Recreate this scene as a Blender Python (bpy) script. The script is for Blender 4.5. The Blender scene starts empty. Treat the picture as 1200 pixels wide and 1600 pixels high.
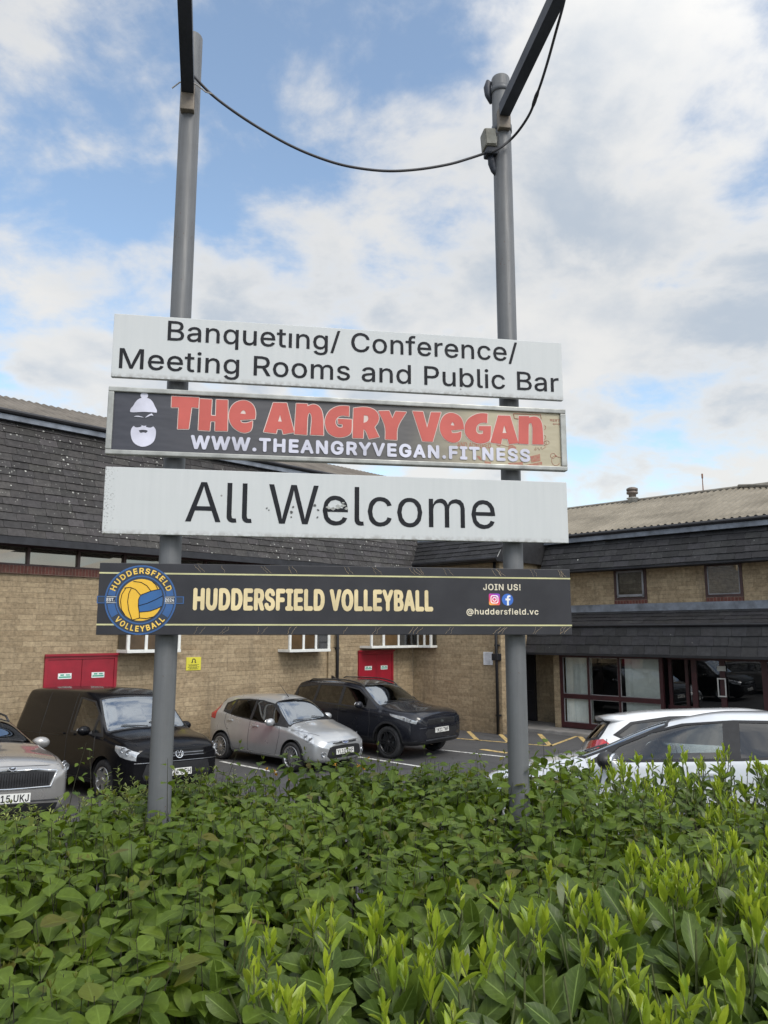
import bpy, bmesh, math, random
import numpy as np
from mathutils import Vector, Matrix
from mathutils.bvhtree import BVHTree
from mathutils.geometry import tessellate_polygon, delaunay_2d_cdt
R = math.radians
random.seed(7); rng = np.random.default_rng(7)
SC = bpy.context.scene
COL = SC.collection

# ------------------------------------------------------------------ camera
PITCH = 9.0
CAMZ = 2.9
cam_d = bpy.data.cameras.new('camera')
cam_d.sensor_fit = 'VERTICAL'; cam_d.sensor_height = 24.0
cam_d.lens = 24.0 * 1200 / 1600
cam_d.clip_start = 0.05; cam_d.clip_end = 5000
cam = bpy.data.objects.new('camera', cam_d); COL.objects.link(cam)
cam.location = (0, 0, CAMZ); cam.rotation_euler = (R(90 + PITCH), 0, 0)
SC.camera = cam

# ------------------------------------------------------------------ sun, sky, exposure
SUN_DIR = Vector((0.42, -0.62, 0.80)).normalized()      # towards the sun
SUN_EL = math.asin(SUN_DIR.z); SUN_AZ = math.atan2(SUN_DIR.x, SUN_DIR.y)
sun_d = bpy.data.lights.new('sun', 'SUN'); sun_d.energy = 1.5; sun_d.angle = R(24); sun_d.color = (1.0, 0.95, 0.87)
sun = bpy.data.objects.new('sun', sun_d); COL.objects.link(sun)
sun.rotation_euler = (-SUN_DIR).to_track_quat('-Z', 'Y').to_euler(); sun.location = (0, -5, 30)
SC.view_settings.view_transform = 'Standard'; SC.view_settings.look = 'None'
SC.view_settings.exposure = 0.5; SC.view_settings.gamma = 1.0
SC.cycles.max_bounces = 8; SC.cycles.transparent_max_bounces = 12
SC.cycles.use_denoising = True

world = bpy.data.worlds.new('World'); SC.world = world; world.use_nodes = True
def build_sky():
    nt = world.node_tree; N = nt.nodes; L = nt.links; N.clear()
    def nd(t, **k):
        n = N.new(t)
        for a, b in k.items(): setattr(n, a, b)
        return n
    def val(sock, v): sock.default_value = v
    def math_(op, a, b=None, c=None, clamp=False):
        n = nd('ShaderNodeMath', operation=op, use_clamp=clamp)
        for i, x in enumerate((a, b, c)):
            if x is None: continue
            if isinstance(x, (int, float)): n.inputs[i].default_value = x
            else: L.new(x, n.inputs[i])
        return n.outputs[0]
    def rng_(x, a, b, c=0., d=1., smooth=True):
        n = nd('ShaderNodeMapRange', interpolation_type='SMOOTHSTEP' if smooth else 'LINEAR')
        L.new(x, n.inputs[0])
        for i, v in enumerate((a, b, c, d)): n.inputs[i + 1].default_value = v
        return n.outputs[0]
    def mix(f, a, b):
        n = nd('ShaderNodeMix', data_type='RGBA')
        if isinstance(f, float): n.inputs[0].default_value = f
        else: L.new(f, n.inputs[0])
        for i, x in ((6, a), (7, b)):
            if isinstance(x, tuple): n.inputs[i].default_value = x
            else: L.new(x, n.inputs[i])
        return n.outputs[2]
    sky = nd('ShaderNodeTexSky', sky_type='NISHITA', sun_disc=False, sun_elevation=SUN_EL, sun_rotation=SUN_AZ)
    sky.air_density = 1.0; sky.dust_density = 0.6; sky.ozone_density = 1.6
    tc = nd('ShaderNodeTexCoord'); sep = nd('ShaderNodeSeparateXYZ'); L.new(tc.outputs['Generated'], sep.inputs[0])
    x, y, z = sep.outputs
    k = math_('DIVIDE', 1.0, math_('ADD', math_('MAXIMUM', z, 0.0), 0.32))
    cx = nd('ShaderNodeCombineXYZ'); L.new(math_('MULTIPLY', x, k), cx.inputs[0]); L.new(math_('MULTIPLY', y, k), cx.inputs[1]); cx.inputs[2].default_value = 3.7
    def noise(vec, scale, detail, rough, dist=0., off=(0, 0, 0)):
        m = nd('ShaderNodeVectorMath', operation='ADD'); L.new(vec, m.inputs[0]); m.inputs[1].default_value = off
        n = nd('ShaderNodeTexNoise'); L.new(m.outputs[0], n.inputs['Vector'])
        n.inputs['Scale'].default_value = scale; n.inputs['Detail'].default_value = detail
        n.inputs['Roughness'].default_value = rough; n.inputs['Distortion'].default_value = dist
        return n.outputs['Fac']
    P = cx.outputs[0]
    n1 = noise(P, 3.1, 9, 0.55, 0.35, (1.3, 4.1, 0))
    n2 = noise(P, 7.5, 8, 0.60, 0.2, (7.3, 2.2, 1))
    dens = math_('ADD', math_('MULTIPLY', n1, 0.68), math_('MULTIPLY', n2, 0.32))
    # broad gaps and banks of the cloud deck, by compass direction and height
    def lobe(dx, dy, dz, w, amp):
        d = Vector((dx, dy, dz)).normalized()
        v = nd('ShaderNodeVectorMath', operation='DOT_PRODUCT'); L.new(tc.outputs['Generated'], v.inputs[0]); v.inputs[1].default_value = d
        a = math_('SUBTRACT', 1.0, v.outputs['Value'])
        return math_('MULTIPLY', math_('EXPONENT', math_('MULTIPLY', a, -1.0 / w)), amp)
    bias = None
    for lb in LOBES:
        o = lobe(*lb); bias = o if bias is None else math_('ADD', bias, o)
    dens = math_('ADD', dens, bias)
    cover = rng_(dens, 0.39, 0.56)
    thick = rng_(dens, 0.48, 0.66)
    # clouds: white where thin and lit, grey-blue where thick
    n3 = noise(P, 2.6, 7, 0.55, 0.1, (2.0, 9.0, 5))
    shade = math_('MULTIPLY', thick, rng_(n3, 0.36, 0.62))
    sunv = nd('ShaderNodeVectorMath', operation='DOT_PRODUCT'); L.new(tc.outputs['Generated'], sunv.inputs[0]); sunv.inputs[1].default_value = SUN_DIR
    near_sun = rng_(sunv.outputs['Value'], -0.1, 1.0, 1.0, 2.3)
    ccol = mix(shade, (5.5, 5.42, 5.25, 1), (3.35, 3.75, 4.25, 1))
    sc = nd('ShaderNodeVectorMath', operation='SCALE'); L.new(ccol, sc.inputs[0]); L.new(near_sun, sc.inputs['Scale'])
    blue = nd('ShaderNodeVectorMath', operation='MULTIPLY'); L.new(sky.outputs[0], blue.inputs[0]); blue.inputs[1].default_value = SKY_GAIN
    c1 = mix(math_('ADD', math_('MULTIPLY', cover, 0.87), 0.07), blue.outputs[0], sc.outputs[0])
    low = rng_(z, 0.0, 0.22, 0.55, 0.0)
    c2 = mix(low, c1, (5.3, 5.15, 4.85, 1))
    bg = nd('ShaderNodeBackground'); L.new(c2, bg.inputs[0]); bg.inputs[1].default_value = 0.11
    out = nd('ShaderNodeOutputWorld'); L.new(bg.outputs[0], out.inputs[0])
SKY_GAIN = (1.62, 1.64, 1.52)
def sky_dir(px, py):
    p = R(PITCH); u = (px - 600) / 1200.; v = (800 - py) / 1200.
    return (u, math.cos(p) - v * math.sin(p), math.sin(p) + v * math.cos(p))
LOBES = [(*sky_dir(px, py), w, a) for px, py, w, a in ((430, 50, .008, -.06), (90, 330, .003, -.085), (190, 200, .006, -.035), (60, 490, .006, .09), (380, 450, .008, .08), (330, 290, .002, -.08), (900, 330, .03, .10),
         (1010, 585, .004, -.11), (640, 40, .004, -.05), (120, 150, .006, -.07), (700, 640, .006, .06), (1150, 520, .004, .05), (840, 60, .01, .05))]
build_sky()

# ------------------------------------------------------------------ helpers
def pix_ray(px, py):
    p = R(PITCH); u = (px - 600) / 1200.; v = (800 - py) / 1200.
    return Vector((u, math.cos(p) - v * math.sin(p), math.sin(p) + v * math.cos(p)))
def on_plane(px, py, org, ang, off=0.):
    """photo point -> (along, height) on an upright plane turned by ang through org"""
    a = R(ang); ey = Vector((-math.sin(a), math.cos(a), 0)); ex = Vector((math.cos(a), math.sin(a), 0))
    o = Vector((org[0], org[1], 0)) + ey * off; d = pix_ray(px, py)
    t = (o.dot(ey)) / d.dot(ey); P = d * t
    return (P - Vector((org[0], org[1], 0))).dot(ex), P.z + CAMZ
def smooth(a, b, t):
    t = min(1, max(0, (t - a) / (b - a))); return t * t * (3 - 2 * t)
def gz(x, y):
    """height of the ground"""
    v = max(0., 1.50 - 0.107 * max(y, 1.1)) if y < 12.6 else 0.1518 * (1 - smooth(12.6, 16.6, y))
    return v
def on_ground(px, py, lift=0.):
    d = pix_ray(px, py); lo, hi = .5, 300.
    for _ in range(50):
        t = (lo + hi) / 2; P = d * t
        if P.z + CAMZ > gz(P.x, P.y): lo = t
        else: hi = t
    P = d * lo; return Vector((P.x, P.y, gz(P.x, P.y) + lift))

MATS = {}
def mat(name, color, rough=0.6, metal=0., var=0.12, vs=4., bump=0., bs=60., coat=0., spec=0.5, attr=None, color2=None, trans=0., alpha=1., stain=0., noise_detail=5):
    if name in MATS: return MATS[name]
    m = bpy.data.materials.new(name); m.use_nodes = True; MATS[name] = m
    nt = m.node_tree; N = nt.nodes; L = nt.links; b = N['Principled BSDF']
    b.inputs['Roughness'].default_value = rough; b.inputs['Metallic'].default_value = metal
    b.inputs['Coat Weight'].default_value = coat; b.inputs['Coat Roughness'].default_value = 0.04
    b.inputs['Specular IOR Level'].default_value = spec
    tc = N.new('ShaderNodeTexCoord')
    n = N.new('ShaderNodeTexNoise'); n.inputs['Scale'].default_value = vs; n.inputs['Detail'].default_value = noise_detail; n.inputs['Roughness'].default_value = .6
    L.new(tc.outputs['Object'], n.inputs['Vector'])
    mx = N.new('ShaderNodeMix'); mx.data_type = 'RGBA'
    c2 = color2 or tuple(c * (1 - 2.2 * var) for c in color)
    c1 = color if color2 else tuple(min(1, c * (1 + 1.6 * var)) for c in color)
    mx.inputs[6].default_value = (*c1, 1); mx.inputs[7].default_value = (*c2, 1)
    r = N.new('ShaderNodeMapRange'); r.inputs[1].default_value = .3; r.inputs[2].default_value = .7
    L.new(n.outputs['Fac'], r.inputs[0]); L.new(r.outputs[0], mx.inputs[0])
    colout = mx.outputs[2]
    if attr:
        at = N.new('ShaderNodeAttribute'); at.attribute_name = attr
        m2 = N.new('ShaderNodeMix'); m2.data_type = 'RGBA'; m2.blend_type = 'MULTIPLY'; m2.inputs[0].default_value = 1
        L.new(colout, m2.inputs[6]); L.new(at.outputs['Color'], m2.inputs[7]); colout = m2.outputs[2]
    L.new(colout, b.inputs['Base Color'])
    if rough > .15:
        rr = N.new('ShaderNodeMapRange'); rr.inputs[1].default_value = .3; rr.inputs[2].default_value = .7
        rr.inputs[3].default_value = rough * .85; rr.inputs[4].default_value = min(1, rough * 1.15)
        L.new(n.outputs['Fac'], rr.inputs[0]); L.new(rr.outputs[0], b.inputs['Roughness'])
    if bump:
        nb = N.new('ShaderNodeTexNoise'); nb.inputs['Scale'].default_value = bs; nb.inputs['Detail'].default_value = 4
        L.new(tc.outputs['Object'], nb.inputs['Vector'])
        bp = N.new('ShaderNodeBump'); bp.inputs['Strength'].default_value = bump; bp.inputs['Distance'].default_value = .02
        L.new(nb.outputs['Fac'], bp.inputs['Height']); L.new(bp.outputs[0], b.inputs['Normal'])
    if trans: b.inputs['Transmission Weight'].default_value = trans
    return m

class MB:
    def __init__(s): s.v = []; s.f = []; s.mi = []; s.sm = []; s.col = []; s.T = Matrix(); s.cur = 0; s.smooth = False; s.c = (1, 1, 1)
    def add(s, vs, fs):
        b = len(s.v)
        for v in vs: s.v.append(tuple(s.T @ Vector(v))); s.col.append(s.c)
        for f in fs: s.f.append(tuple(b + i for i in f)); s.mi.append(s.cur); s.sm.append(s.smooth)
    def box(s, x0, x1, y0, y1, z0, z1):
        s.add([(x0, y0, z0), (x1, y0, z0), (x1, y1, z0), (x0, y1, z0), (x0, y0, z1), (x1, y0, z1), (x1, y1, z1), (x0, y1, z1)],
              [(0, 3, 2, 1), (4, 5, 6, 7), (0, 1, 5, 4), (1, 2, 6, 5), (2, 3, 7, 6), (3, 0, 4, 7)])
    def bbox(s, x0, x1, y0, y1, z0, z1, b=.006):
        """box with chamfered edges"""
        bm = bmesh.new(); bmesh.ops.create_cube(bm, size=1)
        for v in bm.verts: v.co = Vector(((x0 + x1) / 2 + v.co.x * (x1 - x0), (y0 + y1) / 2 + v.co.y * (y1 - y0), (z0 + z1) / 2 + v.co.z * (z1 - z0)))
        bmesh.ops.bevel(bm, geom=bm.edges[:], offset=b, segments=2, affect='EDGES', profile=.6)
        bm.verts.index_update(); s.add([v.co.copy() for v in bm.verts], [tuple(v.index for v in f.verts) for f in bm.faces]); bm.free()
    def quad(s, *p): s.add(p, [tuple(range(len(p)))])
    def tube(s, pts, r, n=10, cap=True):
        pts = [Vector(p) for p in pts]; vs = []; fs = []; up = None
        for i, p in enumerate(pts):
            t = (pts[min(i + 1, len(pts) - 1)] - pts[max(i - 1, 0)]).normalized()
            if up is None: up = t.orthogonal().normalized()
            up = (up - t * up.dot(t)).normalized(); w = t.cross(up)
            rr = r[i] if isinstance(r, (list, tuple)) else r
            for k in range(n):
                a = 2 * math.pi * k / n; vs.append(p + (up * math.cos(a) + w * math.sin(a)) * rr)
        for i in range(len(pts) - 1):
            for k in range(n): fs.append((i * n + k, i * n + (k + 1) % n, (i + 1) * n + (k + 1) % n, (i + 1) * n + k))
        if cap: fs.append(tuple(range(n))[::-1]); fs.append(tuple((len(pts) - 1) * n + k for k in range(n)))
        s.add(vs, fs)
    def lathe(s, prof, n=32, axis='Z', close=False):
        vs = []; fs = []
        for r, h in prof:
            for k in range(n):
                a = 2 * math.pi * k / n; c, d = r * math.cos(a), r * math.sin(a)
                vs.append((c, d, h) if axis == 'Z' else ((c, h, d) if axis == 'Y' else (h, c, d)))
        for i in range(len(prof) - 1):
            for k in range(n): fs.append((i * n + k, i * n + (k + 1) % n, (i + 1) * n + (k + 1) % n, (i + 1) * n + k))
        s.add(vs, fs)
    def prism(s, poly, d0, d1, frame=None, holes=()):
        """flat outline in (a, b) pushed from depth d0 to d1; frame maps (a, b, d) to a point"""
        fr = frame or (lambda a, b, d: (a, d, b)); loops = [list(poly)] + [list(h) for h in holes]
        flat = [p for l in loops for p in l]; n = len(flat)
        tri = tessellate_polygon([[Vector((p[0], p[1], 0)) for p in l] for l in loops])
        vs = [fr(a, b, d0) for a, b in flat] + [fr(a, b, d1) for a, b in flat]
        fs = [tuple(t) for t in tri] + [tuple(n + i for i in t[::-1]) for t in tri]; o = 0
        for l in loops:
            m = len(l)
            for i in range(m): fs.append((o + i, o + (i + 1) % m, n + o + (i + 1) % m, n + o + i))
            o += m
        s.add(vs, fs)
    def build(s, name, mats, parent=None, M=None, colattr=None, recalc=True):
        me = bpy.data.meshes.new(name); me.from_pydata(s.v, [], s.f); 
        ms = mats if isinstance(mats, (list, tuple)) else [mats]
        for m in ms: me.materials.append(m)
        me.polygons.foreach_set('material_index', s.mi); me.polygons.foreach_set('use_smooth', s.sm)
        if colattr:
            ca = me.color_attributes.new(colattr, 'FLOAT_COLOR', 'POINT')
            ca.data.foreach_set('color', [c for q in s.col for c in (*q, 1.)])
        if recalc:
            bm = bmesh.new(); bm.from_mesh(me); bmesh.ops.recalc_face_normals(bm, faces=bm.faces[:]); bm.to_mesh(me); bm.free()
        me.update()
        return link(name, me, parent, M)
def link(name, me, parent=None, M=None):
    o = bpy.data.objects.new(name, me); COL.objects.link(o)
    if parent: o.parent = parent
    if M is not None: o.matrix_local = M
    return o
def empty(name, label, cat, M=None, group=None):
    o = bpy.data.objects.new(name, None); COL.objects.link(o); o.empty_display_size = .2
    if M is not None: o.matrix_world = M
    o['label'] = label; o['category'] = cat
    if group: o['group'] = group
    return o
def tag(o, label, cat, group=None):
    o['label'] = label; o['category'] = cat
    if group: o['group'] = group
    return o
def frame_m(org, ang, z=0.): return Matrix.Translation((org[0], org[1], z)) @ Matrix.Rotation(R(ang), 4, 'Z')

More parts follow.
